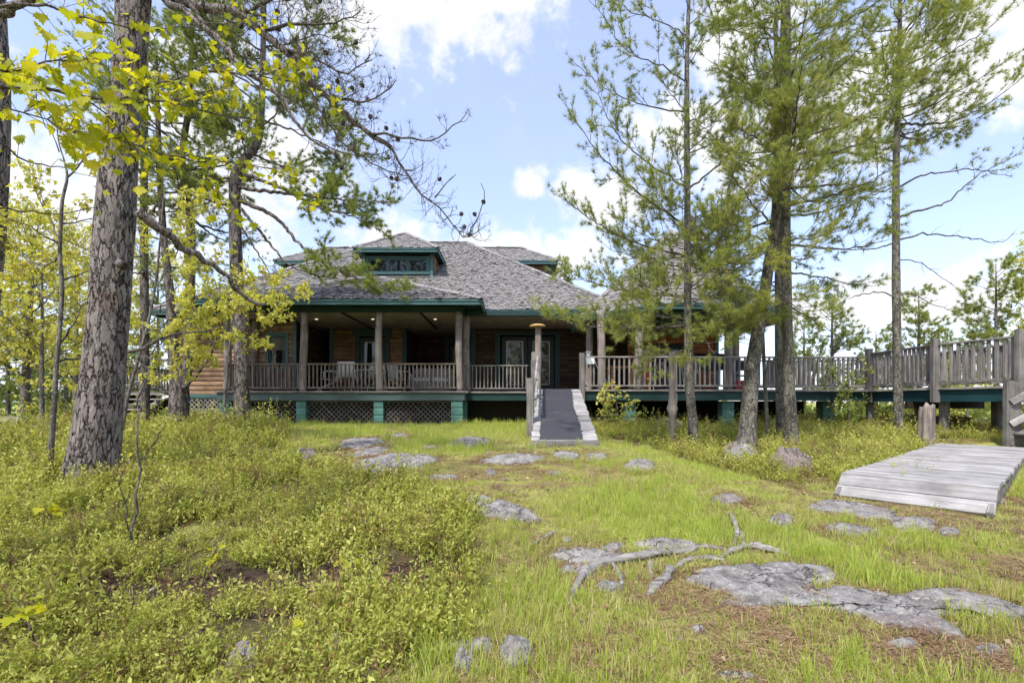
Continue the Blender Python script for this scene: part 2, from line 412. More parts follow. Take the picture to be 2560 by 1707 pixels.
def make_mats():
    # timber and paint
    wood('grey_timber', (0.14, 0.127, 0.115), (0.30, 0.278, 0.255), 'x', 0.24)
    wood('grey_log', (0.15, 0.12, 0.10), (0.36, 0.31, 0.28), 'z', 0.15, crack=0.7)
    wood('pale_plank', (0.235, 0.22, 0.207), (0.425, 0.41, 0.393), 'x', 0.2, dark=(0.13, 0.115, 0.10), crack=0.55)
    wood('brown_baluster', (0.12, 0.095, 0.075), (0.25, 0.205, 0.165), 'x', 0.25)
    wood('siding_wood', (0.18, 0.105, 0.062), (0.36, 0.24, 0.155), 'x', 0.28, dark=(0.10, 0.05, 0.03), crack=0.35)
    wood('porch_shade_siding', (0.16, 0.085, 0.042), (0.32, 0.19, 0.10), 'x', 0.22, dark=(0.05, 0.025, 0.015), crack=0.35)  # same siding, darkened in colour for the shade under the porch roof
    wood('recess_shade_siding', (0.045, 0.026, 0.017), (0.10, 0.06, 0.038), 'x', 0.22, dark=(0.02, 0.012, 0.01), crack=0.35)  # deep shade of the recessed walls painted into the siding colour
    wood('red_siding_wood', (0.25, 0.085, 0.035), (0.46, 0.19, 0.085), 'x', 0.22, dark=(0.10, 0.04, 0.03), crack=0.35)
    wood('ceiling_wood', (0.27, 0.21, 0.175), (0.40, 0.33, 0.28), 'x', 0.12, crack=0.1)
    wood('pine_furniture', (0.42, 0.20, 0.07), (0.58, 0.32, 0.13), 'x', 0.12, crack=0.1)
    wood('dark_wood', (0.018, 0.013, 0.011), (0.04, 0.028, 0.02), 'x', 0.2)
    wood('lattice_wood', (0.075, 0.066, 0.058), (0.15, 0.135, 0.12), 'x', 0.2)
    wood('lattice_pale', (0.17, 0.165, 0.16), (0.30, 0.29, 0.28), 'x', 0.2)
    wood('driftwood', (0.13, 0.115, 0.10), (0.36, 0.335, 0.31), 'x', 0.1, dark=(0.05, 0.042, 0.035), crack=0.95)
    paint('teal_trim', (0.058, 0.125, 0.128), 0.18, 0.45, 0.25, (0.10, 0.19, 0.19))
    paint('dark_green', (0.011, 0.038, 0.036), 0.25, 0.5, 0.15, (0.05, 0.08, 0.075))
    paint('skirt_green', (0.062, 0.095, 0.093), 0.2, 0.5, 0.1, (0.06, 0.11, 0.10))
    paint('walk_green', (0.012, 0.052, 0.060), 0.3, 0.5, 0.25, (0.05, 0.10, 0.11))
    paint('pier_teal', (0.085, 0.195, 0.168), 0.3, 0.75, 0.55, (0.14, 0.27, 0.235))
    flat('door_dark', (0.010, 0.017, 0.018), 0.4)
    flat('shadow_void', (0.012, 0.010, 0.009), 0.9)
    flat('white_metal', (0.72, 0.71, 0.68), 0.4)
    flat('white_sling', (0.66, 0.65, 0.63), 0.7)
    flat('trim_white', (0.50, 0.50, 0.48), 0.5)
    flat('sign_white', (0.72, 0.74, 0.76), 0.5)
    flat('sign_ink', (0.07, 0.08, 0.10), 0.6)
    flat('black_plastic', (0.015, 0.015, 0.016), 0.45)
    flat('grey_fabric', (0.24, 0.23, 0.215), 0.9)
    flat('red_plastic', (0.42, 0.03, 0.025), 0.45)
    flat('concrete', (0.36, 0.34, 0.32), 0.9)
    flat('rust', (0.16, 0.07, 0.04), 0.85)
    flat('galvanised', (0.45, 0.46, 0.47), 0.4, metal=0.6)
    # rubber matting on the ramp
    m, n = new_mat('rubber_mat')
    a = n.noise(objvec(n, (30, 60, 30)), 1.0, 5, 0.7); b2 = n.noise(objvec(n, (2, 3, 2)), 1.0, 4, 0.6)
    c = n.ramp(a, [(0.3, (0.026, 0.026, 0.031)), (0.72, (0.062, 0.062, 0.070))])
    finish(n, n.mix(n.mapr(b2, 0.52, 0.75, 0, 0.5), c, (0.10, 0.093, 0.088)), 0.7, a, 0.3, 0.004, 0.3)
    # window glass: dark room behind a reflecting pane
    m, n = new_mat('window_glass')
    finish(n, (0.012, 0.013, 0.014), 0.03, None, spec=0.6)
    m, n = new_mat('lamp_glow')
    e = n.n('ShaderNodeEmission', ins={0: (1.0, 0.86, 0.62, 1), 1: 1.3}); n.n('ShaderNodeOutputMaterial', ins={0: e.outputs[0]})
    m, n = new_mat('lantern_glass')
    finish(n, (0.62, 0.63, 0.64), 0.25, None, spec=0.6)
    flat('brass_shade', (0.52, 0.34, 0.12), 0.4)
    # roof shingles
    m, n = new_mat('shingle')
    t = n.n('ShaderNodeAttribute', attribute_name='tint').outputs['Fac']
    tc = n.n('ShaderNodeTexCoord').outputs['Object']
    fi = n.noise(n.vmath('MULTIPLY', tc, (60, 8, 8)).outputs[0], 1.0, 4, 0.65)
    c = n.ramp(t, [(0.0, (0.075, 0.068, 0.064)), (0.45, (0.20, 0.187, 0.178)), (0.8, (0.285, 0.268, 0.256)), (1.0, (0.40, 0.38, 0.365))])
    c = n.mix(1.0, c, n.ramp(fi, [(0.3, 0.72), (0.7, 1.2)]), 'MULTIPLY')
    c = n.mix(n.mapr(n.noise(tc, 0.8, 4, 0.6), 0.5, 0.75, 0, 0.3), c, (0.20, 0.19, 0.17))
    finish(n, c, 0.85, fi, 0.4, 0.004, 0.2)
    # bark
    barkmat('red_pine_bark', (0.17, 0.142, 0.128), (0.36, 0.315, 0.29), (0.075, 0.060, 0.052), (56, 56, 11.0), 0.3, 0.03, 0.015, (0.24, 0.16, 0.13), 0.09)
    barkmat('pine_bark', (0.10, 0.082, 0.072), (0.235, 0.20, 0.18), (0.028, 0.022, 0.02), (34, 34, 7.5), 0.15, 0.02)
    barkmat('white_pine_bark', (0.105, 0.095, 0.075), (0.22, 0.205, 0.17), (0.045, 0.038, 0.03), (40, 40, 14), 0.65, 0.008)
    barkmat('smooth_bark', (0.13, 0.115, 0.10), (0.25, 0.23, 0.205), (0.075, 0.065, 0.055), (40, 40, 12), 0.5, 0.006)
    barkmat('twig_bark', (0.085, 0.068, 0.058), (0.20, 0.17, 0.15), (0.04, 0.032, 0.028), (60, 60, 20), 0.1, 0.004)
    # foliage
    leafmat('needles', [(0, (0.115, 0.16, 0.047)), (0.45, (0.225, 0.275, 0.082)), (0.8, (0.36, 0.40, 0.13)), (1.0, (0.50, 0.48, 0.17))], 0.55)
    leafmat('needles_dull', [(0, (0.045, 0.055, 0.028)), (0.6, (0.10, 0.115, 0.05)), (1.0, (0.20, 0.15, 0.07))], 0.25)
    leafmat('maple_leaf', [(0, (0.26, 0.31, 0.018)), (0.5, (0.43, 0.45, 0.025)), (1.0, (0.62, 0.56, 0.06))], 0.55, tsat=(1.3, 1.2, 0.5))
    leafmat('spring_leaf', [(0, (0.36, 0.25, 0.06)), (0.2, (0.50, 0.45, 0.10)), (0.6, (0.51, 0.52, 0.11)), (1.0, (0.66, 0.63, 0.20))], 0.55)
    leafmat('green_leaf', [(0, (0.05, 0.09, 0.02)), (0.5, (0.14, 0.20, 0.04)), (1.0, (0.32, 0.36, 0.08))], 0.4)
    leafmat('berry_leaf', [(0, (0.12, 0.07, 0.03)), (0.08, (0.105, 0.12, 0.027)), (0.40, (0.305, 0.335, 0.06)), (0.72, (0.48, 0.49, 0.115)), (1.0, (0.63, 0.60, 0.21))], 0.42, inst_w=0.35, loc_w=0.9)
    leafmat('grass_blade', [(0, (0.56, 0.48, 0.28)), (0.24, (0.52, 0.48, 0.19)), (0.44, (0.38, 0.44, 0.085)), (0.8, (0.38, 0.48, 0.085)), (1.0, (0.54, 0.58, 0.18))], 0.4, inst_w=0.35, loc_w=1.3)
    leafmat('sedge', [(0, (0.10, 0.075, 0.045)), (0.4, (0.22, 0.27, 0.06)), (1.0, (0.36, 0.40, 0.12))], 0.3, inst_w=0.05, loc_w=0.05)
    leafmat('red_leaf', [(0, (0.12, 0.05, 0.03)), (0.5, (0.28, 0.12, 0.06)), (1.0, (0.40, 0.24, 0.10))], 0.35, inst_w=0.3)
    leafmat('litter', [(0, (0.11, 0.065, 0.035)), (0.5, (0.27, 0.165, 0.085)), (1.0, (0.46, 0.36, 0.22))], 0.05, inst_w=0.3)
    # rock
    for nm, pk in (('granite', 0.52), ('pink_granite', 0.30)):
        m, n = new_mat(nm)
        tc = n.n('ShaderNodeTexCoord').outputs['Object']
        gm = n.n('ShaderNodeNewGeometry').outputs['Position']
        a = n.noise(gm, 9.0, 8, 0.68); b2 = n.noise(gm, 2.0, 5, 0.6); sp = n.noise(gm, 70.0, 3, 0.7)
        c = n.ramp(a, [(0.30, (0.105, 0.097, 0.090)), (0.46, (0.245, 0.228, 0.212)), (0.68, (0.42, 0.395, 0.37))])
        c = n.mix(n.mapr(b2, pk, pk + 0.18, 0, 0.6), c, (0.235, 0.165, 0.14))
        c = n.mix(n.mapr(sp, 0.55, 0.68, 0, 0.5), c, (0.10, 0.098, 0.095))
        c = n.mix(n.mapr(n.noise(gm, 34.0, 5, 0.7), 0.58, 0.63, 0, 0.6), c, (0.52, 0.51, 0.47))
        c = n.mix(n.mapr(n.noise(gm, 5.0, 5, 0.7), 0.62, 0.70, 0, 0.7), c, (0.115, 0.12, 0.045))
        cv = n.vmath('ADD', n.vmath('MULTIPLY', gm, (3.2, 7.5, 5.0)).outputs[0], n.vmath('MULTIPLY', n.n('ShaderNodeTexNoise', ins={'Vector': gm, 'Scale': 6.0, 'Detail': 4.0}).outputs['Color'], (2.2, 2.2, 2.2)).outputs[0]).outputs[0]
        ce = n.n('ShaderNodeTexVoronoi', feature='DISTANCE_TO_EDGE', ins={'Vector': cv, 'Scale': 0.9}).outputs['Distance']
        ck = n.math('MULTIPLY', n.mapr(ce, 0.0, 0.035, 1, 0), n.mapr(n.noise(gm, 3.0, 2), 0.45, 0.6, 0, 1))
        c = n.mix(n.math('MULTIPLY', ck, 0.55), c, (0.045, 0.04, 0.035))
        h = n.math('SUBTRACT', n.math('ADD', a, n.math('MULTIPLY', sp, 0.35)), n.math('MULTIPLY', ck, 0.5))
        finish(n, c, 0.9, h, 1.0, 0.04, 0.15)
    # ground: needle litter, soil, moss and thin dry grass
    m, n = new_mat('forest_floor')
    gm = n.n('ShaderNodeNewGeometry').outputs['Position']
    f = n.noise(gm, 55.0, 5, 0.75); md = n.noise(gm, 7.0, 5, 0.65); bg = n.noise(gm, 1.1, 5, 0.6, 0.5)
    lit = n.ramp(f, [(0.25, (0.10, 0.066, 0.038)), (0.5, (0.27, 0.19, 0.105)), (0.75, (0.44, 0.35, 0.22))])
    grs = n.ramp(f, [(0.25, (0.13, 0.14, 0.035)), (0.5, (0.31, 0.31, 0.085)), (0.75, (0.48, 0.44, 0.17))])
    c = n.mix(n.mapr(n.math('ADD', bg, n.math('MULTIPLY', md, 0.5)), 0.48, 0.72, 0, 1), lit, grs)
    c = n.mix(n.mapr(md, 0.60, 0.75, 0, 0.6), c, (0.06, 0.042, 0.03))
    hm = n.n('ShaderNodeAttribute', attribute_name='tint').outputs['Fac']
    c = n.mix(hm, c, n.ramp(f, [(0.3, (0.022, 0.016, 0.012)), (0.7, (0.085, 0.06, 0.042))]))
    finish(n, c, 0.95, n.math('ADD', f, md), 0.8, 0.02, 0.1)
make_mats()
M_ = MATS
def hollow(x, y): return np.clip(1.3 * np.exp(-(((x + 1.5) / 1.5) ** 2 + ((y - 2.98 - .10 * x + .12 * n2(x, y, 2.0, 77, 2)) / .34) ** 2)), 0, 1)
BD = np.array([(1.0, -.75), (1.9, -.5), (2.5, -.28), (3.0, -.16), (4.0, -.35), (4.85, -.77), (5.4, -1.5), (5.8, -2.2), (7, -3.3), (9, -4.2), (11, -5.4), (13, -6.8), (15, -8.5)])
def berry_mask(x, y):
    """1 where low blueberry shrubs grow"""
    xb = np.interp(y, BD[:, 0], BD[:, 1]) + .22 * n2(x, y, 1.3, 31, 3); left = sstep(.12, -.12, x - xb)
    yf = np.interp(x, [1.6, 1.9, 2.7, 3.2, 3.75, 6.0, 9], [12.5, 9.8, 6.5, 5.4, 5.2, 7.2, 9.5]) + .35 * n2(x, y, 1.1, 33, 3)
    right = sstep(-.1, .25, y - yf) * sstep(1.55, 1.9, x)
    rr = sstep(.2, .5, (np.stack([x - LAND[0][0], y - LAND[0][1]], -1) @ LNOR) - LWID - .3) * sstep(4.6, 5.2, y) * .5
    hole = 1 - .97 * hollow(x, y)
    bare = sstep(-.62, -.25, n2(x, y, 1.6, 35, 3))
    strip = 1 - .85 * np.exp(-((y - 7.2 + .25 * (x + 5)) / .45) ** 2) * sstep(-8, -5, x) * sstep(-2.5, -3.5, x)
    return np.clip((left * hole * strip + right + rr), 0, 1) * (0.25 + .75 * bare)


def left_mask(x, y):
    return sstep(.15, -.1, x - np.interp(y, BD[:, 0], BD[:, 1]))
# ------------------------------------------------------------------ ground
def build_ground():
    def ax(segs):
        out = []
        for a, b, st in segs: out.append(np.arange(a, b, st))
        return np.unique(np.round(np.concatenate(out), 4))
    xs = ax([(-900, -100, 80), (-100, -30, 8), (-30, -10, 0.6), (-10, 11, 0.09), (11, 30, 0.6), (30, 100, 8), (100, 901, 80)])
    ys = ax([(-40, 0, 2.5), (0, 1.2, 0.2), (1.2, 9, 0.08), (9, 16, 0.2), (16, 40, 0.8), (40, 120, 8), (120, 1500, 90)])
    X, Y = np.meshgrid(xs, ys); Z = g(X.ravel(), Y.ravel())
    nx, ny = len(xs), len(ys)
    i = np.arange(ny - 1)[:, None] * nx; j = np.arange(nx - 1)[None]
    f = np.stack([i + j, i + j + 1, i + nx + j + 1, i + nx + j], -1).reshape(-1, 4)
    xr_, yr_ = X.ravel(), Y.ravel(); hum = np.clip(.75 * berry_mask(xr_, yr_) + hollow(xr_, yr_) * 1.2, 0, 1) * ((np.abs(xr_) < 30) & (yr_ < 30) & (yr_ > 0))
    me = mesh_np('ground', np.stack([xr_, yr_, Z], -1), None, f, True, hum, M_['forest_floor'])
    o = link(bpy.data.objects.new('ground', me)); o['kind'] = 'structure'
build_ground()

# ------------------------------------------------------------------ the house
DZ, CEZ, EZ = 1.85, 4.22, 4.44          # deck, porch ceiling and eave heights
HOUSE = thing('wooden_house', 'long low brown wooden house with teal trim, grey shingle roof and deep porch', 'house', (-4.0, 17.5, 0.85))

def part_box(name, mat, parent, lo, hi):
    mb = MB(); lo = np.array(lo, float); hi = np.array(hi, float); mb.box((lo + hi) / 2, hi - lo); return mb.build(name, M_[mat], parent)

_sid = {}
def siding_mesh(L, h, mat):
    key = (round(L, 2), round(h, 3), mat.name)
    if key not in _sid:
        prof = [(0.0, -h / 2), (-0.030, -h / 2 + 0.006), (-0.044, -h * 0.2), (-0.040, h * 0.15), (-0.022, h / 2 - 0.012), (0.0, h / 2 - 0.004)]
        l = key[0] / 2; V = [(-l, a, b) for a, b in prof] + [(l, a, b) for a, b in prof]; k = len(prof)
        F4 = [[q, k + q, k + q + 1, q + 1] for q in range(k - 1)]
        F3 = [[0, q, q + 1] for q in range(1, k - 1)] + [[k, k + q + 1, k + q] for q in range(1, k - 1)]
        _sid[key] = mesh_np('siding_mesh', V, F3, F4, False, None, mat)
    return _sid[key]

def wall(p0, p1, z0, z1, mat='siding_wood', holes=(), h=0.155, thick=0.14, name='wall', step=None):
    """a wall from p0 to p1 (plan), seen from its right-hand side going p0 -> p1 (front faces -normal); log siding course by course"""
    p0 = np.array(p0, float); p1 = np.array(p1, float); L = np.linalg.norm(p1 - p0); e = (p1 - p0) / L; nrm = np.array([e[1], -e[0]])
    mb = MB(); c = (p0 + p1) / 2 - nrm * thick / 2
    Mr = np.array([[e[0], -e[1], 0], [e[1], e[0], 0], [0, 0, 1]])
    # solid backing with openings left free
    xs = sorted({0, L, *[q for hh in holes for q in hh[:2]]})
    for a, b in zip(xs[:-1], xs[1:]):
        zs = [z0, z1]; mid = (a + b) / 2; spans = [(z0, z1)]
        for (ha, hb, za, zb) in holes:
            if ha - 1e-6 <= mid <= hb + 1e-6:
                spans = [(s0, s1) for (u0, u1) in spans for (s0, s1) in ((u0, min(u1, za)), (max(u0, zb), u1)) if s1 - s0 > 0.01]
        for s0, s1 in spans:
            cc = p0 + e * mid - nrm * thick / 2
            mb.box((cc[0], cc[1], (s0 + s1) / 2), (b - a, thick, s1 - s0), 0.5, Mr)
    w = mb.build(name, M_['dark_wood'], HOUSE)
    z = z0
    while z < z1 - 0.03:
        hh = min(h, z1 - z); zm = z + hh / 2
        cuts = sorted((max(0, a), min(L, b)) for (a, b, za, zb) in holes if za - hh * 0.4 < zm < zb + hh * 0.4)
        x = 0.0; segs = []
        for a, b in cuts:
            if a - x > 0.05: segs.append((x, a))
            x = max(x, b)
        if L - x > 0.05: segs.append((x, L))
        for a, b in segs:
            m = siding_mesh(b - a, hh, M_[mat]); q = p0 + e * (a + b) / 2 + nrm * (0.002 + 0.006 * random.random())
            Mx = Matrix(((e[0], -nrm[0], 0, q[0]), (e[1], -nrm[1], 0, q[1]), (0, 0, 1, zm), (0, 0, 0, 1)))
            inst('siding_board', m, w, Mx)
        z += h
    return w

def framed_opening(kind, x0, x1, z0, z1, y, trim='teal_trim', tw=0.11, panes=1, glass='window_glass', inner=None, sash='teal_trim', sill=True, axis='x', parent=None):
    """a window (or glazed door) in a wall facing the camera at depth y: frame pieces proud of the wall, sash and panes inset"""
    parent = parent or HOUSE
    w = part_box(kind, glass if inner is None else inner, parent, (x0, y + 0.03, z0), (x1, y + 0.06, z1))
    B = lambda nm, mt, a, b, ww, t: board(nm, M_[mt], w, a, b, ww, t, (0, -1, 0))
    yy = y - 0.045
    B('frame', trim, (x0 - tw / 2, yy, z0 - tw), (x0 - tw / 2, yy, z1 + tw), tw, 0.05)
    B('frame', trim, (x1 + tw / 2, yy, z0 - tw), (x1 + tw / 2, yy, z1 + tw), tw, 0.05)
    B('frame', trim, (x0, yy, z1 + tw / 2), (x1, yy, z1 + tw / 2), tw, 0.047)
    B('frame', trim, (x0, yy, z0 - tw / 2), (x1, yy, z0 - tw / 2), tw, 0.047)
    if sill: board('sill', M_[trim], w, (x0 - tw, yy - 0.03, z0 - tw), (x1 + tw, yy - 0.03, z0 - tw), 0.09, 0.03)
    pw = (x1 - x0) / panes
    for k in range(panes):
        a, b = x0 + k * pw, x0 + (k + 1) * pw
        if panes > 1 or sash:
            s = 0.045
            for q0, q1 in (((a + s / 2, z0), (a + s / 2, z1)), ((b - s / 2, z0), (b - s / 2, z1))):
                B('sash', sash, (q0[0], y + 0.005, q0[1]), (q1[0], y + 0.005, q1[1]), s, 0.04)
            B('sash', sash, (a + s, y + 0.005, z0 + s / 2), (b - s, y + 0.005, z0 + s / 2), s, 0.037)
            B('sash', sash, (a + s, y + 0.005, z1 - s / 2), (b - s, y + 0.005, z1 - s / 2), s, 0.037)
    return w

# floors, ceiling, foundations
part_box('decking', 'grey_timber', HOUSE, (-8.72, 14.28, DZ - 0.05), (-1.40, 20.6, DZ))
part_box('decking', 'grey_timber', HOUSE, (-1.398, 15.0, DZ - 0.05), (4.6, 20.6, DZ - 0.002))
part_box('decking', 'grey_timber', HOUSE, (0.56, 12.42, DZ - 0.05), (9.3, 14.998, DZ - 0.004))
part_box('decking', 'grey_timber', HOUSE, (4.602, 15.0, DZ - 0.05), (9.3, 16.9, DZ - 0.006))
part_box('porch_ceiling', 'ceiling_wood', HOUSE, (-8.6, 14.40, CEZ), (-1.46, 20.6, CEZ + 0.05))
part_box('porch_ceiling', 'ceiling_wood', HOUSE, (-1.458, 15.16, CEZ + 0.003), (4.4, 20.6, CEZ + 0.053))
for bx in (-7.35, -5.1, -2.75):
    board('ceiling_batten', M_['dark_wood'], HOUSE, (bx, 14.5, CEZ - 0.02), (bx - 0.0, 17.7, CEZ - 0.02), 0.06, 0.035)
# eave soffits
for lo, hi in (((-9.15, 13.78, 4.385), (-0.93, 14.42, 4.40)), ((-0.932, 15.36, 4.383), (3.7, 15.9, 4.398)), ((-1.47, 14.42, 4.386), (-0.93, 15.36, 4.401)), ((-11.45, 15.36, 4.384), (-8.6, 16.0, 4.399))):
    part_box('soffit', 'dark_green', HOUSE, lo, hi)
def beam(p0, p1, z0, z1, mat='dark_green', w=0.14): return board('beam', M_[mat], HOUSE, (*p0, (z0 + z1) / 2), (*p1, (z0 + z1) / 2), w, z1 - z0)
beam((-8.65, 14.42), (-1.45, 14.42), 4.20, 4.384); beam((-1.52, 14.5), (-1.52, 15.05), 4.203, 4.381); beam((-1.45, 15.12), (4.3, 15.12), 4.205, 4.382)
beam((-8.58, 14.5), (-8.58, 15.95), 4.203, 4.381)
# eave fascia, two stepped boards
def fascia(p0, p1, z=EZ):
    d = np.array(p1, float) - np.array(p0, float); d /= np.linalg.norm(d); nr = np.array([d[1], -d[0]])
    a = np.array(p0) + nr * 0.018; b = np.array(p1) + nr * 0.018
    board('fascia', M_['teal_trim'], HOUSE, (*p0, z - 0.085), (*p1, z - 0.085), 0.035, 0.135)
    board('fascia_trim', M_['teal_trim'], HOUSE, (a[0], a[1], z - 0.03), (b[0], b[1], z - 0.03), 0.05, 0.062)
fascia((-9.2, 13.72), (-0.87, 13.72)); fascia((-0.87, 13.74), (-0.87, 15.30)); fascia((-0.85, 15.32), (3.72, 15.32)); fascia((-11.5, 15.32), (-9.22, 15.32))
fascia((-9.2, 15.3), (-9.2, 13.74)); fascia((3.75, 15.34), (3.75, 26.6)); fascia((-11.5, 26.6), (-11.5, 15.34))
# skirts under the deck edge and the pale nosing of the decking
def skirt(p0, p1, mat='skirt_green', z0=1.57, z1=1.80):
    board('skirt_board', M_[mat], HOUSE, (*p0, (z0 + z1) / 2), (*p1, (z0 + z1) / 2), 0.04, z1 - z0)
    d = np.array(p1, float) - np.array(p0, float); d /= np.linalg.norm(d); nr = np.array([d[1], -d[0]]) * 0.03
    board('nosing', M_['grey_timber'], HOUSE, (p0[0] + nr[0], p0[1] + nr[1], 1.829), (p1[0] + nr[0], p1[1] + nr[1], 1.829), 0.09, 0.05)
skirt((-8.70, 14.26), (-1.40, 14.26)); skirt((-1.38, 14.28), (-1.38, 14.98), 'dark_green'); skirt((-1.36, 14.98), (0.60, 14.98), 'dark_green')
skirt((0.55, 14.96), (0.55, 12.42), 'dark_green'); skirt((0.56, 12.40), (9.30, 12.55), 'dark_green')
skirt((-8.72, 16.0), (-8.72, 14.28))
board('skirt_board', M_['teal_trim'], HOUSE, (-11.15, 15.86, 1.72), (-8.75, 15.86, 1.72), 0.05, 0.12)
# piers
def pier(x, y, w=0.28, d=0.28, z1=1.565):
    z0 = gz(x, y) - 0.15; p = None
    hgt = (z1 - z0); k = max(3, int(round(hgt / 0.22))); bh = hgt / k
    mb = MB(); mb.box((x, y, (z0 + z1) / 2), (w - 0.03, d - 0.03, hgt - 0.01)); p = mb.build('pier', M_['pier_teal'], HOUSE)
    for q in range(k): board('pier_block', M_['pier_teal'], p, (x - w / 2, y, z0 + bh * (q + 0.5)), (x + w / 2, y, z0 + bh * (q + 0.5)), d, bh - 0.008)
for px in (-8.51, -6.24, -3.95): pier(px, 14.42)
pier(-1.63, 14.44, 0.34, 0.34); pier(-1.55, 15.0, 0.3, 0.3)
for u, yy in ((1571, 12.75), (1814, 12.8), (2063, 13.1)): pier((u - U0) / F * yy, yy, 0.31, 0.31)
# near-black boxes close the crawl space behind the lattice, its shadow put into their colour
part_box('crawl_shadow_box', 'shadow_void', HOUSE, (-8.3, 15.6, 0.3), (4.0, 20.5, 1.56))
part_box('crawl_shadow_box', 'shadow_void', HOUSE, (4.02, 14.9, 0.3), (9.0, 18.5, 1.56))
# lattice panels
def lattice(x0, x1, y, z1, mat, sp=0.105):
    z0 = min(gz(x0, y), gz(x1, y)) - 0.08
    pn = part_box('lattice_panel', mat, HOUSE, (x0, y - 0.008, z1 - 0.05), (x1, y + 0.012, z1))
    w, h = x1 - x0, z1 - 0.05 - z0
    for dr in (1, -1):
        c = -h
        while c < w:
            # line x = c + t (t = height above z0), mirrored for dr = -1
            t0, t1 = max(0, -c), min(h, w - c)
            if t1 - t0 > 0.04:
                a, b = c + t0, c + t1
                xa, xb = (x0 + a, x0 + b) if dr == 1 else (x1 - a, x1 - b)
                board('lattice_slat', M_[mat], pn, (xa, y + 0.006 * dr, z0 + t0), (xb, y + 0.006 * dr, z0 + t1), 0.034, 0.009, (0, -1, 0))
            c += sp * 1.414
for a, b in ((-8.36, -6.39), (-6.09, -4.10), (-3.80, -1.81)): lattice(a, b, 14.44, 1.56, 'lattice_wood')
lattice(-11.1, -8.75, 15.88, 1.655, 'lattice_pale')

# rustic round posts
def log_post(name, x, y, z0, z1, r, parent, mat='grey_log', k=12, bend=0.02, burl=None):
    n = 22; zz = np.linspace(z0, z1, n); sd_ = abs(hash((round(x, 2), round(y, 2)))) % 997
    ph = (x * 13 + y * 7) % 6.28
    pts = np.stack([x + bend * np.sin(zz * 1.7 + ph), y + bend * np.cos(zz * 1.3 + ph), zz], -1)
    rad = r * (1.06 - 0.1 * (zz - z0) / (z1 - z0)) * (1 + 0.05 * vnoise(np.stack([zz * 2.2 + x * 5, zz * 0, zz * 0], -1)))
    if burl:
        for (bz, bw, ba) in burl: rad = rad + r * ba * np.exp(-((zz - bz) / bw) ** 2)
    v, f4, f3 = tube(pts, rad, k)
    c = np.repeat(pts, k, 0); d = v - c
    v = c + d * (1 + 0.10 * fbm(np.stack([np.arctan2(d[:, 1], d[:, 0]) * 2.5, v[:, 2] * 0.9, v[:, 0] * 0 + ph], -1), 3))[:, None]
    mb = MB(); mb.both(v, f3, f4); return mb.build(name, M_[mat], parent, True)
for px, py in ((-8.51, 14.42), (-6.22, 14.42), (-3.96, 14.42), (-1.57, 14.42), (-1.40, 15.06)):
    log_post('post', px, py, DZ, 4.2, 0.105, HOUSE)
log_post('post', -8.45, 15.85, DZ, 4.2, 0.09, HOUSE)
for u, yy in ((1472, 14.8), (1503, 13.1), (1597, 12.85), (1822, 13.3), (1838, 14.7)):
    log_post('post', (u - U0) / F * yy, yy, DZ, 3.98, 0.105 if yy < 14 else 0.10, HOUSE)

# walls under the porch
wall((-11.1, 16.0), (-7.22, 16.0), 1.75, 4.38, holes=[(3.06, 3.62, 2.62, 3.72)])
framed_opening('window', -8.04, -7.48, 2.62, 3.72, 16.0, inner='window_glass', tw=0.10)
board('blind', M_['grey_timber'], HOUSE, (-8.0, 16.025, 3.45), (-7.5, 16.025, 3.45), 0.40, 0.006, (0, -1, 0))
board('corner_trim', M_['teal_trim'], HOUSE, (-7.17, 15.95, 1.86), (-7.17, 15.95, 4.2), 0.12, 0.05, (0, -1, 0))
board('corner_trim', M_['teal_trim'], HOUSE, (-11.14, 15.95, 1.76), (-11.14, 15.95, 4.37), 0.10, 0.05, (0, -1, 0))
wall((-7.22, 16.0), (-7.22, 19.6), DZ, 4.22, 'recess_shade_siding')
wall((-7.22, 19.6), (-6.6, 19.6), DZ, 4.22, 'recess_shade_siding'); wall((-6.6, 19.6), (-6.6, 17.8), DZ, 4.22, 'recess_shade_siding')
wall((-6.6, 17.8), (-3.98, 17.8), DZ, 4.22, 'porch_shade_siding', holes=[(1.0, 1.95, DZ, 3.95)])
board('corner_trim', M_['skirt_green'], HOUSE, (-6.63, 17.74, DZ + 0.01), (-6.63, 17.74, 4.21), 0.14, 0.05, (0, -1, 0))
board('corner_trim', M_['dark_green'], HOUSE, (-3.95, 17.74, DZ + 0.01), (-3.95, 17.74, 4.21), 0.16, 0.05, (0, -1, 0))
wall((-3.98, 17.8), (-3.98, 20.2), DZ, 4.22, 'recess_shade_siding'); wall((-3.98, 20.2), (-1.45, 20.2), DZ, 4.22, 'recess_shade_siding', holes=[(1.35, 2.2, DZ, 3.9)]); wall((-1.45, 20.2), (-1.45, 17.8), DZ, 4.22, 'recess_shade_siding')
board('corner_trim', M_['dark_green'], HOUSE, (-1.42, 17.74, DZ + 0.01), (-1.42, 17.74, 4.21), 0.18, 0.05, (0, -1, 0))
wall((-1.45, 17.8), (4.02, 17.8), DZ, 4.22, 'recess_shade_siding', holes=[(1.02, 3.02, DZ, 3.98)])
wall((4.02, 17.8), (4.02, 16.8), DZ, 3.95, 'recess_shade_siding')
wall((4.02, 16.8), (7.13, 16.8), DZ, 3.98, 'red_siding_wood', holes=[(0.2, 1.9, DZ, 3.45)])
wall((7.13, 16.8), (7.13, 24.0), 1.3, 4.1, 'red_siding_wood')
board('corner_trim', M_['teal_trim'], HOUSE, (7.10, 16.74, 1.86), (7.10, 16.74, 3.97), 0.12, 0.05, (0, -1, 0))
board('header_trim', M_['teal_trim'], HOUSE, (5.35, 16.70, 3.93), (7.12, 16.70, 3.93), 0.12, 0.13)
wall((-11.1, 24.0), (-11.1, 16.0), 1.3, 4.38)
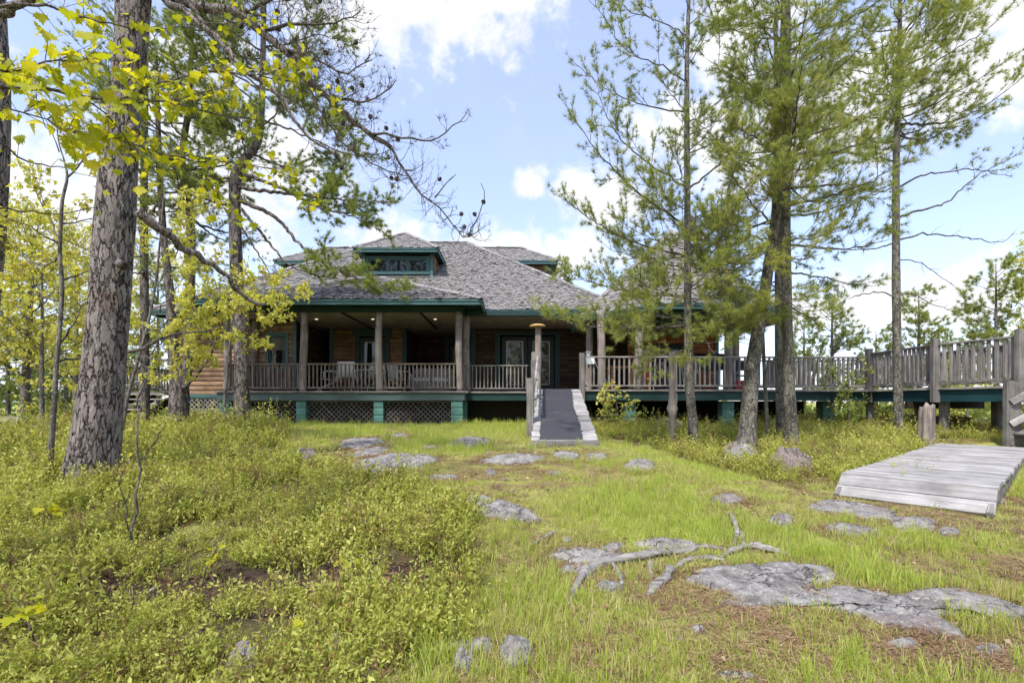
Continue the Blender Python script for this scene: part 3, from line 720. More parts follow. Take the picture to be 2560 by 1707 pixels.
part_box('house_core', 'dark_wood', HOUSE, (-10.9, 20.7, 1.0), (6.9, 26.0, 4.3))

def glazed_door(x0, x1, z0, z1, y, glass=None, parent=None, head=True, lite=(0.17, 0.30, 0.17), handle=1):
    d = part_box('door', 'door_dark', HOUSE, (x0, y - 0.02, z0), (x1, y + 0.03, z1))
    a, b, zb, zt = x0 + lite[0], x1 - lite[0], z0 + lite[1], z1 - lite[2]
    part = MB(); part.box(((a + b) / 2, y - 0.028, (zb + zt) / 2), (b - a, 0.012, zt - zb)); part.build('pane', M_['window_glass'], d)
    for p, q in (((a, zb), (a, zt)), ((b, zb), (b, zt)), ((a + 0.02, zb), (b - 0.02, zb)), ((a + 0.02, zt), (b - 0.02, zt))):
        board('glazing_bead', M_['trim_white'], d, (p[0], y - 0.034, p[1]), (q[0], y - 0.034, q[1]), 0.03, 0.02, (0, -1, 0))
    hx = x1 - 0.07 if handle > 0 else x0 + 0.07
    mb = MB(); mb.tube([(hx, y - 0.02, z0 + 1.0), (hx, y - 0.08, z0 + 1.0), (hx - 0.1 * handle, y - 0.085, z0 + 1.0)], 0.012, 6); mb.build('handle', M_['galvanised'], d)
    return d
def casing(x0, x1, z0, z1, y, w=0.16, mat='dark_green', head=0.3):
    board('door_casing', M_[mat], HOUSE, (x0 - w / 2, y - 0.06, z0), (x0 - w / 2, y - 0.06, z1), w, 0.04, (0, -1, 0))
    board('door_casing', M_[mat], HOUSE, (x1 + w / 2, y - 0.06, z0), (x1 + w / 2, y - 0.06, z1), w, 0.04, (0, -1, 0))
    board('door_casing', M_[mat], HOUSE, (x0 - w - head * 0.3, y - 0.065, z1 + head / 2), (x1 + w + head * 0.3, y - 0.065, z1 + head / 2), head, 0.05, (0, -1, 0))
glazed_door(-5.58, -4.67, DZ + 0.02, 3.88, 17.78); casing(-5.6, -4.65, DZ, 3.92, 17.8, 0.15)
glazed_door(-2.6, -1.8, DZ + 0.02, 3.86, 20.18); casing(-2.63, -1.78, DZ, 3.9, 20.2)
glazed_door(-0.37, 0.57, DZ + 0.02, 3.92, 17.78, handle=1); glazed_door(0.60, 1.54, DZ + 0.02, 3.92, 17.78, handle=-1); casing(-0.43, 1.57, DZ, 3.98, 17.8, 0.2, head=0.12)
framed_opening('window', 4.3, 5.85, 2.0, 3.4, 16.8, trim='dark_green', panes=2, sash='dark_green')

# ---- roofs
SHN = 0
def shingle_proto(w, l, th, lift):
    # wedge: thick butt end, thin top; local x across, y up the slope, z out of the roof
    V = np.array([[-w / 2, 0, 0], [w / 2, 0, 0], [w / 2, l, 0], [-w / 2, l, 0], [-w / 2, 0, th], [w / 2, 0, th], [w / 2, l, th * 0.3], [-w / 2, l, th * 0.3]])
    V[:, 2] += lift * (1 - V[:, 1] / l)
    return V, np.array([[4, 5, 6, 7], [0, 1, 5, 4], [1, 2, 6, 5], [3, 0, 4, 7], [0, 3, 2, 1]])

def shingle_plane(poly, parent, exposure=0.12, wmin=0.075, wmax=0.14, rough=1.0, singles=0, seed=0, bulk=None):
    """cover a planar roof polygon (3D points, first edge = the eave, counter-clockwise seen from outside) with shingles, course by course"""
    r = np.random.default_rng(seed + 100)
    p = np.array(poly, float); e = p[1] - p[0]; e /= np.linalg.norm(e)
    nrm = np.cross(e, p[2] - p[0]); nrm /= np.linalg.norm(nrm); s = np.cross(nrm, e)
    q = np.stack([(p - p[0]) @ e, (p - p[0]) @ s], -1); smax = q[:, 1].max()
    k, left = 0, singles
    mbx = bulk if bulk is not None else MB()
    while k * exposure < smax - 0.02:
        sv = k * exposure; sm = min(sv + exposure * 0.5, smax - 0.01)
        xs = []
        for i in range(len(q)):
            a, b = q[i], q[(i + 1) % len(q)]
            if (a[1] - sm) * (b[1] - sm) < 0: xs.append(a[0] + (b[0] - a[0]) * (sm - a[1]) / (b[1] - a[1]))
        if len(xs) >= 2:
            x, x1 = min(xs) - (0.03 if k == 0 else 0), max(xs) + (0.03 if k == 0 else 0)
            while x < x1 - 0.02:
                w = min(r.uniform(wmin, wmax), x1 - x); wear = r.random()
                lift = (0.004 + 0.020 * wear ** 3) * rough; th = r.uniform(0.010, 0.018)
                V, Fq = shingle_proto(w - 0.006, exposure * 1.7, th, lift)
                an = r.normal(0, 0.025 * rough); ca, sa = math.cos(an), math.sin(an)
                V = V @ np.array([[ca, -sa, 0], [sa, ca, 0], [0, 0, 1]]).T
                V[:, 2] += r.normal(0, 0.006) * (V[:, 0] / (w / 2)) * rough
                off = np.array([x + w / 2, sv - 0.02 + r.normal(0, 0.012) * rough, 0.012])
                W = p[0] + np.outer(V[:, 0] + off[0], e) + np.outer(V[:, 1] + off[1], s) + np.outer(V[:, 2] + off[2], nrm)
                t = float(np.clip(r.normal(0.5, 0.12), 0, 1))
                if r.random() < 0.05: t = 0.05
                if left > 0:
                    left -= 1
                    m1 = MB(); m1.add(W, Fq, t); m1.build('shingle', M_['shingle'], parent)
                else: mbx.add(W, Fq, t)
                x += w
        k += 1
    return mbx

def roof(name, planes, parent, th=0.06, **kw):
    """roof deck (closed slab under the shingles) plus its shingle planes"""
    mb = MB()
    for poly, seen in planes:
        p = np.array(poly, float); m = len(p); nr = np.cross(p[1] - p[0], p[2] - p[0]); nr /= np.linalg.norm(nr)
        v = np.vstack([p, p - nr * th * 0 - np.array([0, 0, th])])
        if m == 3: mb.both(v, [[0, 1, 2], [5, 4, 3]], [[0, 3, 4, 1], [1, 4, 5, 2], [2, 5, 3, 0]])
        else: mb.both(v, [], [[0, 1, 2, 3], [7, 6, 5, 4], [0, 4, 5, 1], [1, 5, 6, 2], [2, 6, 7, 3], [3, 7, 4, 0]])
    return mb.build(name, M_['dark_wood'], parent)

def caps(parent, lines, bulk, seed=0):
    """doubled cap shingles along hips and ridges"""
    r = np.random.default_rng(seed)
    for a, b in lines:
        a = np.array(a, float); b = np.array(b, float); L = np.linalg.norm(b - a); e = (b - a) / L
        side = np.cross(e, (0, 0, 1.0)); side /= np.linalg.norm(side); up = np.cross(side, e)
        for i in range(int(L / 0.14)):
            for sgn in (-1, 1):
                M = np.stack([e, side * math.cos(0.45) - up * math.sin(0.45) * sgn, up * math.cos(0.45) + side * math.sin(0.45) * sgn], -1)
                v, f = box_np(a + e * (i * 0.14 + 0.1) + up * 0.03 + side * sgn * 0.055 + r.normal(0, 0.006, 3), (0.22, 0.13, 0.014), M)
                bulk.add(v, f, float(np.clip(r.normal(0.62, 0.15), 0, 1)))

xl, xr, ye, yr, zr, yb = -11.5, 3.75, 15.3, 21.0, 8.43, 26.7
mainp = [([(xl, ye, EZ), (xr, ye, EZ), (xr - 5.7, yr, zr), (xl + 5.7, yr, zr)], 1), ([(xr, ye, EZ), (xr, yb, EZ), (xr - 5.7, yr, zr)], 1),
         ([(xl, yb, EZ), (xl, ye, EZ), (xl + 5.7, yr, zr)], 1), ([(xr, yb, EZ), (xl, yb, EZ), (xl + 5.7, yr, zr), (xr - 5.7, yr, zr)], 0)]
RM = roof('roof', mainp, HOUSE)
pz = EZ + 0.41 * 3.85
porchp = [([(-9.2, 13.7, EZ), (-0.87, 13.7, EZ), (-4.72, 17.55, pz), (-5.35, 17.55, pz)], 1), ([(-0.87, 13.7, EZ), (-0.87, 15.3, EZ), (-4.72, 17.55, pz)], 1), ([(-9.2, 15.3, EZ), (-9.2, 13.7, EZ), (-5.35, 17.55, pz)], 1)]
RP = roof('porch_roof', porchp, HOUSE)
bulk = MB()
for i, (pl, seen) in enumerate(mainp):
    if seen: shingle_plane(pl, RM, seed=i, bulk=bulk, rough=1.25)
caps(RM, [((xr, ye, EZ), (xr - 5.7, yr, zr)), ((xl, ye, EZ), (xl + 5.7, yr, zr)), ((xl + 5.7, yr, zr), (xr - 5.7, yr, zr))], bulk)
bulk.build('shingles', M_['shingle'], RM, False, 'stuff')
bulk = MB()
shingle_plane(porchp[0][0], RP, seed=21, bulk=bulk, rough=1.25, singles=300)
shingle_plane(porchp[1][0], RP, seed=22, bulk=bulk); shingle_plane(porchp[2][0], RP, seed=23, bulk=bulk)
caps(RP, [((-0.87, 13.7, EZ), (-4.72, 17.55, pz)), ((-9.2, 13.7, EZ), (-5.35, 17.55, pz))], bulk, 3)
bulk.build('shingles', M_['shingle'], RP, False, 'stuff')
board('lead_flashing', M_['galvanised'], HOUSE, (-5.5, 17.55, 6.07), (-2.8, 17.55, 6.07), 0.10, 0.02)

# front dormer
dl, dr, dy, dz, da = -5.62, -2.63, 17.15, 6.99, 8.02
cx = (dl + dr) / 2; hw = (dr - dl) / 2; ym = lambda z: ye + (z - EZ) / 0.7
dormp = [([(dl, dy, dz), (dr, dy, dz), (cx, dy + hw, da)], 1), ([(dr, dy, dz), (dr, ym(dz), dz), (cx, ym(da), da), (cx, dy + hw, da)], 1), ([(dl, ym(dz), dz), (dl, dy, dz), (cx, dy + hw, da), (cx, ym(da), da)], 1)]
RD = roof('dormer_roof', dormp, HOUSE, 0.05)
bulk = MB()
for i, (pl, _s) in enumerate(dormp): shingle_plane(pl, RD, seed=40 + i, bulk=bulk, rough=0.5)
caps(RD, [((dl, dy, dz), (cx, dy + hw, da)), ((dr, dy, dz), (cx, dy + hw, da)), ((cx, dy + hw, da), (cx, ym(da), da))], bulk, 4)
bulk.build('shingles', M_['shingle'], RD, False, 'stuff')
fascia((dl, dy + 0.02), (dr, dy + 0.02), dz + 0.01); fascia((dr, dy + 0.04), (dr, ym(dz) - 0.02), dz + 0.01); fascia((dl, ym(dz) - 0.02), (dl, dy + 0.04), dz + 0.01)
part_box('soffit', 'dark_green', HOUSE, (dl + 0.03, dy + 0.05, dz - 0.09), (dr - 0.03, 19.0, dz - 0.07))
wall((-5.42, 17.6), (-2.88, 17.6), 5.95, 6.9, 'dark_wood', holes=[(0.22, 2.33, 6.22, 6.76)], name='dormer_wall', h=0.13)
wall((-2.88, 17.6), (-2.88, 19.4), 5.95, 6.9, 'siding_wood', name='dormer_wall', h=0.13); wall((-5.42, 19.4), (-5.42, 17.6), 5.95, 6.9, 'siding_wood', name='dormer_wall', h=0.13)
framed_opening('window', -5.20, -3.09, 6.26, 6.72, 17.6, panes=3, tw=0.10)
for xx in (-5.38, -2.92): board('corner_trim', M_['teal_trim'], HOUSE, (xx, 17.53, 5.98), (xx, 17.53, 6.89), 0.11, 0.05, (0, -1, 0))

# side dormers on the hip ends
def side_dormer(m):
    X = (lambda x: x) if m > 0 else (lambda x: xl + xr - x)
    ex, wx, y0, y1, ez2, az = 1.86, 1.55, 19.5, 22.5, 7.23, 8.2; xm = lambda z: xr - (z - EZ) / 0.7
    def ordr(pl): return pl if m > 0 else [pl[1], pl[0]] + pl[2:][::-1] if len(pl) == 4 else [pl[1], pl[0], pl[2]]
    A = [(X(xm(ez2)), y0, ez2), (X(ex), y0, ez2), (X(ex - 1.5), 21, az), (X(xm(az)), 21, az)]
    B = [(X(ex), y0, ez2), (X(ex), y1, ez2), (X(ex - 1.5), 21, az)]
    Cc = [(X(ex), y1, ez2), (X(xm(ez2)), y1, ez2), (X(xm(az)), 21, az), (X(ex - 1.5), 21, az)]
    pls = [ordr(A), ordr(B), ordr(Cc)]
    r_ = roof('dormer_roof', [(q, 1) for q in pls], HOUSE, 0.05); bk = MB()
    for i, q in enumerate(pls[:2]): shingle_plane(q, r_, seed=60 + i + m, bulk=bk, rough=0.5)
    caps(r_, [(pls[0][1] if m > 0 else pls[0][0], (X(ex - 1.5), 21, az)), ((X(ex - 1.5), 21, az), (X(xm(az)), 21, az))], bk, 9)
    bk.build('shingles', M_['shingle'], r_, False, 'stuff')
    a, b = sorted((X(xm(ez2)), X(ex)))
    fascia((a, y0 + 0.02), (b, y0 + 0.02), ez2 + 0.01)
    part_box('soffit', 'dark_green', HOUSE, (a + 0.02, y0 + 0.05, ez2 - 0.09), (b - 0.02, y1 - 0.1, ez2 - 0.07))
    a, b = sorted((X(-0.3), X(wx))); wall((a, 19.85), (b, 19.85), 5.8, 7.14, 'siding_wood', name='dormer_wall', h=0.13)
    board('corner_trim', M_['teal_trim'], HOUSE, (X(wx), 19.79, 5.9), (X(wx), 19.79, 7.13), 0.11, 0.05, (0, -1, 0))
    part_box('dormer_wall', 'dark_wood', HOUSE, (min(X(0.2), X(wx)) + 0.02, 19.99, 5.6), (max(X(0.2), X(wx)) - 0.02, 22.1, 7.12))
side_dormer(1); side_dormer(-1)

# eight-sided turret roof over the right-hand porch
tc_, tr_, tz_, ta_ = (5.0, 15.2), 3.22, 4.02, 6.9
oct_ = [(tc_[0] + tr_ * math.cos(R(22.5 + 45 * k)), tc_[1] + tr_ * math.sin(R(22.5 + 45 * k))) for k in range(8)]
tp = [([(*oct_[k], tz_), (*oct_[(k + 1) % 8], tz_), (*tc_, ta_)], 1) for k in range(8)]
RT = roof('turret_roof', tp, HOUSE, 0.05); bulk = MB()
for k in (2, 3, 4, 5, 6, 7): shingle_plane(tp[k][0], RT, 0.17, 0.10, 0.24, 1.3, seed=80 + k, bulk=bulk)
caps(RT, [((*oct_[k], tz_), (*tc_, ta_)) for k in range(8)], bulk, 12)
bulk.build('shingles', M_['shingle'], RT, False, 'stuff')
for k in range(3, 8):
    a, b = np.array(oct_[k]), np.array(oct_[(k + 1) % 8]); fascia(tuple(a), tuple(b), tz_ + 0.01)
    c = np.array(tc_); beam(tuple(c + (a - c) * 0.88), tuple(c + (b - c) * 0.88), 3.80 + 0.002 * k, 3.97)
mb = MB(); mb.both(np.array([(*c, tz_ - 0.09) for c in oct_] + [(*tc_, tz_ - 0.09)]), [[(k + 1) % 8, k, 8] for k in range(8)], []); mb.build('soffit', M_['dark_green'], HOUSE)

# railings
def railing(parent, p0, p1, zd, rail_top, mat_r, mat_b, sp=0.117, bw=0.04, topw=0.09, bot=0.10, over=0.0, btop=None):
    p0 = np.array(p0, float); p1 = np.array(p1, float); L = np.linalg.norm(p1 - p0); e = (p1 - p0) / L
    z = lambda t, o: zd[0] + (zd[1] - zd[0]) * t + o if isinstance(zd, tuple) else zd + o
    H = rail_top
    board('top_rail', M_[mat_r], parent, (*p0, z(0, H - 0.02)), (*p1, z(1, H - 0.02)), topw, 0.04)
    board('bottom_rail', M_[mat_r], parent, (*p0, z(0, bot)), (*p1, z(1, bot)), 0.05, 0.05)
    k = int(L / sp)
    for i in range(k):
        t = (i + 0.5) / k; q = p0 + e * L * t + np.random.default_rng(i).normal(0, 0.004, 2)
        board('baluster', M_[mat_b], parent, (*q, z(t, bot + 0.025)), (*q, z(t, H - 0.04)), bw, bw, (e[1], -e[0], 0))
for a, b in ((-8.40, -6.33), (-6.11, -4.07), (-3.85, -1.68)): railing(HOUSE, (a, 14.42), (b, 14.42), DZ, 0.83, 'brown_baluster', 'brown_baluster')
railing(HOUSE, (-1.52, 14.53), (-1.42, 14.96), DZ, 0.83, 'grey_timber', 'grey_timber', 0.1)
railing(HOUSE, (-1.29, 15.06), (0.50, 15.06), DZ, 0.83, 'grey_timber', 'grey_timber')
railing(HOUSE, (-8.56, 14.54), (-8.50, 15.75), DZ, 0.83, 'brown_baluster', 'brown_baluster', 0.09)
railing(HOUSE, (-8.35, 15.85), (-7.3, 15.9), DZ, 0.83, 'grey_timber', 'grey_timber', 0.12, 0.05)
railing(HOUSE, (1.78, 12.46), (4.15, 12.48), DZ, 0.86, 'grey_timber', 'grey_timber', 0.127, 0.045)
railing(HOUSE, (4.27, 12.48), (9.2, 12.58), DZ, 0.86, 'grey_timber', 'grey_timber', 0.127, 0.045)
board('rail_post', M_['grey_timber'], HOUSE, (4.21, 12.48, 1.5), (4.21, 12.48, 2.72), 0.10, 0.10, (0, -1, 0))

# pot lights in the porch ceiling (lit)
for u in (791, 932, 1088):
    y = 15.65; x = (u - U0) / F * y; mb = MB(); mb.tube([(x, y, CEZ - 0.012), (x, y, CEZ + 0.01)], 0.075, 14); pl = mb.build('ceiling_light', M_['trim_white'], HOUSE)
    mb = MB(); mb.tube([(x, y, CEZ - 0.016), (x, y, CEZ - 0.0125)], 0.05, 14); mb.build('lamp', M_['lamp_glow'], pl)
# ------------------------------------------------------------------ ramp to the porch
def build_ramp():
    T = thing('access_ramp', 'timber ramp with black rubber matting and grey posts rising to the porch deck', 'ramp', (0.85, 7.9, gz(0.85, 7.9)))
    tl, tr = np.array([0.65, 12.40, DZ - 0.005]), np.array([1.74, 12.40, DZ - 0.005])
    zb = 0.905
    bl, br = np.array([0.31, 7.86, zb]), np.array([1.40, 7.86, zb])
    n = 34
    for i in range(n):
        t0 = (i + 0.5) / n; a = bl + (tl - bl) * t0; b = br + (tr - br) * t0
        sl = (tl - bl) / np.linalg.norm(tl - bl); up = np.cross(np.array([1, 0, 0]), sl)
        j = random.uniform(-0.012, 0.012)
        board('plank', M_['pale_plank'], T, a + (j, 0, 0), b + (j, 0, 0), 0.128, 0.036, up)
    # matting: two sheets butted together, edges slightly ragged
    sl = (tl - bl); up = np.cross(np.array([1, 0, 0]), sl / np.linalg.norm(sl)); up /= np.linalg.norm(up)
    for t0, t1, sh in ((0.004, 0.475, 0.0), (0.479, 0.999, 0.0)):
        rows = 26; V = []; r = np.random.default_rng(int(t0 * 1000))
        for i in range(rows + 1):
            t = t0 + (t1 - t0) * i / rows; a = bl + (tl - bl) * t; b = br + (tr - br) * t
            e0 = 0.125 + 0.012 * r.normal() * (1 if i % 3 == 0 else 0.3); e1 = 0.775 + 0.02 * math.sin(t * 9) + 0.012 * r.normal()
            for q in np.linspace(e0, e1, 9): V.append(a + (b - a) * q + up * (0.024 + 0.004 * r.normal() * 0.3))
        i = np.arange(rows)[:, None] * 9; j = np.arange(8)[None]; f = np.stack([i + j, i + j + 1, i + 9 + j + 1, i + 9 + j], -1).reshape(-1, 4)
        V = np.array(V); mb = MB(); k = len(V)
        mb.both(np.vstack([V, V - up * 0.005]), [], np.vstack([f, f[:, ::-1] + k])); mb.build('rubber_mat', M_['rubber_mat'], T, True)
    for s, p, q in ((0, bl, tl), (1, br, tr)):
        o = np.array([0.03 if s == 0 else -0.03, 0, -0.09]); board('stringer', M_['grey_timber'], T, p + o + (0, 0.1, 0.02), q + o, 0.045, 0.14)
    # posts and hand rail on the left, end post on the right
    board('post', M_['grey_timber'], T, (0.335, 8.95, gz(0.33, 8.95) - 0.1), (0.335, 8.95, 1.98), 0.13, 0.14, (0, -1, 0))
    board('post', M_['grey_timber'], T, (0.555, 12.3, 1.45), (0.555, 12.3, 2.80), 0.12, 0.12, (0, -1, 0))
    board('post', M_['grey_timber'], T, (0.50, 11.2, 1.2), (0.50, 11.2, 2.50), 0.12, 0.12, (0, -1, 0))
    board('hand_rail', M_['pale_plank'], T, (0.43, 8.90, 1.93), (0.65, 12.35, 2.66), 0.045, 0.09)
    board('mid_rail', M_['pale_plank'], T, (0.43, 8.90, 1.50), (0.65, 12.35, 2.22), 0.045, 0.09)
    board('post', M_['grey_timber'], T, (1.79, 12.33, 1.55), (1.79, 12.33, 2.78), 0.14, 0.14, (0, -1, 0))
    board('sole_plate', M_['grey_timber'], T, (0.29, 7.83, zb - 0.06), (1.42, 7.83, zb - 0.06), 0.10, 0.09)
build_ramp()

# ------------------------------------------------------------------ sign and lanterns
def text_mesh(s, size, parent, loc, mat):
    c = bpy.data.curves.new('lettering', 'FONT'); c.body = s; c.size = size; c.align_x = 'CENTER'; c.extrude = 0.0015
    o = bpy.data.objects.new('lettering', c); COL.objects.link(o)
    dg = bpy.context.evaluated_depsgraph_get(); me = bpy.data.meshes.new_from_object(o.evaluated_get(dg)); bpy.data.objects.remove(o); bpy.data.curves.remove(c)
    me.materials.clear(); me.materials.append(M_[mat])
    return inst('lettering', me, parent, Matrix.Translation(Vector(loc)) @ Matrix.Rotation(R(90), 4, 'X'))
def build_sign():
    y = 12.385; c = P(1471, 902, y)
    T = thing('sign', 'small white warning sign with three lines of lettering on the deck rail', 'sign', tuple(c - (0, 0, 0.07)))
    mb = MB(); mb.box(c, (0.305, 0.012, 0.15)); mb.build('panel', M_['sign_white'], T)
    for k, s in enumerate(('DECKS', 'SLIPPERY', 'WHEN WET')):
        text_mesh(s, 0.044, T, (c[0], y - 0.0085, c[2] + 0.033 - 0.045 * k), 'sign_ink')
build_sign()
def lantern(u, v, y, label):
    c = P(u, v, y); T = thing('solar_lantern', label, 'lantern', tuple(c), 'solar lanterns on the railing')
    mb = MB(); mb.tube([c, c + (0, 0, 0.015), c + (0, 0, 0.10), c + (0, 0, 0.105)], [0.035, 0.045, 0.065, 0.06], 12); mb.build('glass', M_['lantern_glass'], T, True)
    mb = MB(); mb.tube([c + (0, 0, 0.106), c + (0, 0, 0.118), c + (0, 0, 0.13)], [0.085, 0.085, 0.06], 12); mb.build('lid', M_['galvanised'], T)
    mb = MB(); mb.tube([c - (0, 0, 0.025), c - (0, 0, 0.001)], [0.05, 0.05], 12); mb.build('base', M_['black_plastic'], T)
lantern(1471, 891.5, 12.5, 'small solar lantern standing just above the white sign')
lantern(2168, 884, 13.0, 'small solar lantern on the walkway corner post')

# lamp post beside the glazed doors
def lamp_post():
    y = 14.2; x = (1344 - U0) / F * y
    T = thing('lamp_post', 'rustic log post with a wide brass coloured dish lamp beside the glazed doors', 'lamp post', (x, y, DZ))
    T2 = log_post('pole', x, y, DZ - 0.3, 3.74, 0.095, T)
    z = 3.74; mb = MB(); mb.tube([(x, y, z), (x, y, z + 0.03), (x, y, z + 0.06), (x, y, z + 0.085)], [0.24, 0.235, 0.17, 0.05], 20); mb.build('lamp_shade', M_['brass_shade'], T, True)
lamp_post()

# rustic burl post standing in front of the deck
def burl_post():
    x, y, z = G(1681, 1082); y = 9.0; x = (1681 - U0) / F * y; z = gz(x, y)
    T = log_post('burl_post', x, y, z - 0.1, CZ + (V0 - 880) / F * y, 0.058, None, 'grey_log', 14, 0.008, [(CZ + (V0 - 1022) / F * y, 0.09, 0.75), (CZ + (V0 - 1000) / F * y, 0.03, 0.3), (z, 0.15, 0.35)])
    props(T, 'slim grey log post with a swollen burl low on its stem', 'post')
burl_post()

# weathered stump beside the walkway
def build_stump():
    y = 9.7; x = (2316 - U0) / F * y; z = gz(x, y); zt = CZ + (V0 - 1015) / F * y
    n, k = 26, 40; zz = np.linspace(z - 0.1, zt, n); th = np.arange(k) * 2 * math.pi / k; V = []
    for i, q in enumerate(zz):
        t = i / (n - 1); r = 0.135 * (1.25 - 0.35 * t) * (1 + 0.10 * np.sin(3 * th + 1) + 0.10 * np.sin(7 * th + 2 * t) + 0.06 * np.sin(17 * th + t))
        top = 0.05 * np.sin(2 * th) + 0.03 * np.sin(5 * th + 1) if i == n - 1 else 0 * th
        V += [(x + r[j] * math.cos(th[j]) + 0.03 * t, y + 0.8 * r[j] * math.sin(th[j]), q + top[j]) for j in range(k)]
    V.append((x + 0.03, y, zt - 0.06))
    i = np.arange(n - 1)[:, None] * k; j = np.arange(k)[None]; jn = (j + 1) % k
    f4 = np.stack([i + j, i + jn, i + k + jn, i + k + j], -1).reshape(-1, 4); f3 = [[(n - 1) * k + q, (n - 1) * k + (q + 1) % k, n * k] for q in range(k)]
    mb = MB(); mb.both(np.array(V), f3, f4); o = mb.build('tree_stump', M_['grey_log'], None, True); props(o, 'split weathered grey stump standing in shrubs before the raised walkway', 'stump')
build_stump()

# ------------------------------------------------------------------ raised walkway at the right
def build_walkway():
    T = thing('raised_walkway', 'raised grey timber walkway with slatted railings and dark green side beams', 'walkway', (9.6, 12.0, 0.8))
    A, B, Cn = np.array([9.30, 12.60]), np.array([9.52, 13.05]), np.array([9.62, 8.2])
    pts_front = [np.array([9.32, 12.60]), np.array([9.45, 12.72]), np.array([9.40, 10.68]), np.array([9.78, 9.25]), np.array([10.1, 7.6])]
    # front edge from the deck corner towards the camera
    W = 1.6
    for a, b, zz in ((pts_front[1], pts_front[2], 0), (pts_front[2], pts_front[3], 0), (pts_front[3], pts_front[4], 0)):
        e = (b - a) / np.linalg.norm(b - a); nr = np.array([e[1], -e[0]])
        nr = nr if nr[0] < 0 else -nr                   # outward: towards the camera's left
        board('side_beam', M_['walk_green'], T, (*(a - nr * 0.02), 1.665), (*(b - nr * 0.02), 1.665), 0.045, 0.25)
        board('nosing', M_['pale_plank'], T, (*(a - nr * 0.0), 1.825), (*(b - nr * 0.0), 1.825), 0.11, 0.045)
        L = np.linalg.norm(b - a); k = int(L / 0.14)
        for i in range(k):
            q = a + e * (i + 0.5) / k * L; board('deck_plank', M_['grey_timber'], T, (*(q - nr * 0.06), DZ - 0.026), (*(q - nr * (W + 0.06)), DZ - 0.026), 0.132, 0.036)
        railing(T, a + e * 0.07, b - e * 0.07, DZ, 0.97, 'grey_timber', 'grey_timber', 0.122, 0.055, 0.10, 0.13)
        railing(T, a + e * 0.07 - nr * W, b - e * 0.07 - nr * W, DZ, 0.97, 'grey_timber', 'grey_timber', 0.122, 0.055, 0.10, 0.13)
        board('side_beam', M_['walk_green'], T, (*(a - nr * (W + 0.02)), 1.665), (*(b - nr * (W + 0.02)), 1.665), 0.045, 0.25)
    for p in (pts_front[1], pts_front[2], pts_front[3]):
        board('post', M_['grey_timber'], T, (p[0] - 0.05, p[1], 1.53), (p[0] - 0.05, p[1], 2.93), 0.15, 0.11, (0, -1, 0))
        board('post', M_['grey_timber'], T, (p[0] + W, p[1], 1.3), (p[0] + W, p[1], 2.9), 0.12, 0.12, (0, -1, 0))
    # back rail of the deck-level stretch joining the porch
    railing(T, (7.3, 14.9), (11.0, 14.6), DZ, 0.97, 'grey_timber', 'grey_timber', 0.122, 0.055, 0.10, 0.13)
    railing(T, (11.05, 14.5), (11.05, 12.8), DZ, 0.97, 'grey_timber', 'grey_timber', 0.122, 0.055, 0.10, 0.13)
    for i in range(14):
        board('deck_plank', M_['grey_timber'], T, (9.32, 12.75 + i * 0.14, DZ - 0.03), (11.1, 12.75 + i * 0.14, DZ - 0.03), 0.132, 0.036)
    # legs on footings
    for (x, y, w) in ((9.55, 12.9, 0.14), (9.62, 10.75, 0.15), (9.42, 11.75, 0.13), (10.95, 10.9, 0.17), (10.6, 12.6, 0.14), (9.95, 9.2, 0.14), (11.3, 9.3, 0.15)):
        z = gz(x, y); lg = board('leg', M_['grey_timber'], T, (x, y, z - 0.02), (x, y, 1.54), w, w, (0, -1, 0))
        if y < 11 and x < 10: board('footing', M_['concrete'], T, (x - 0.22, y - 0.02, z + 0.03), (x + 0.22, y - 0.02, z + 0.03), 0.3, 0.14)
    board('cross_beam', M_['dark_wood'], T, (9.3, 11.4, 1.46), (11.2, 11.5, 1.46), 0.09, 0.16)
build_walkway()
def underdeck_clutter():
    c = np.array([10.15, 11.4]); z = gz(*c); T = thing('barrow', 'rusty wheelbarrow tray lying under the raised walkway', 'wheelbarrow', (c[0], c[1], z))
    V = np.array([(-.3, -.25, .12), (.3, -.25, .12), (.3, .25, .12), (-.3, .25, .12), (-.45, -.36, .40), (.42, -.36, .36), (.42, .36, .36), (-.45, .36, .40)]) + (c[0], c[1], z)
    mb = MB(); mb.both(V, [], [[0, 3, 2, 1], [0, 1, 5, 4], [1, 2, 6, 5], [2, 3, 7, 6], [3, 0, 4, 7]]); mb.build('tray', M_['rust'], T)
    for s in (-1, 1):
        mb = MB(); mb.tube(spline([(c[0] + .5, c[1] + s * .2, z + .1), (c[0], c[1] + s * .26, z + .12), (c[0] - .8, c[1] + s * .3, z + .5)], 8), 0.02, 6); mb.build('handle', M_['grey_timber'], T)
    th = np.linspace(0, 2 * math.pi, 17); mb = MB(); mb.tube(np.stack([c[0] + .55 + .13 * np.cos(th), 0 * th + c[1], z + .14 + .13 * np.sin(th)], -1), 0.035, 6, cap=False); mb.build('wheel', M_['black_plastic'], T, True)
underdeck_clutter()

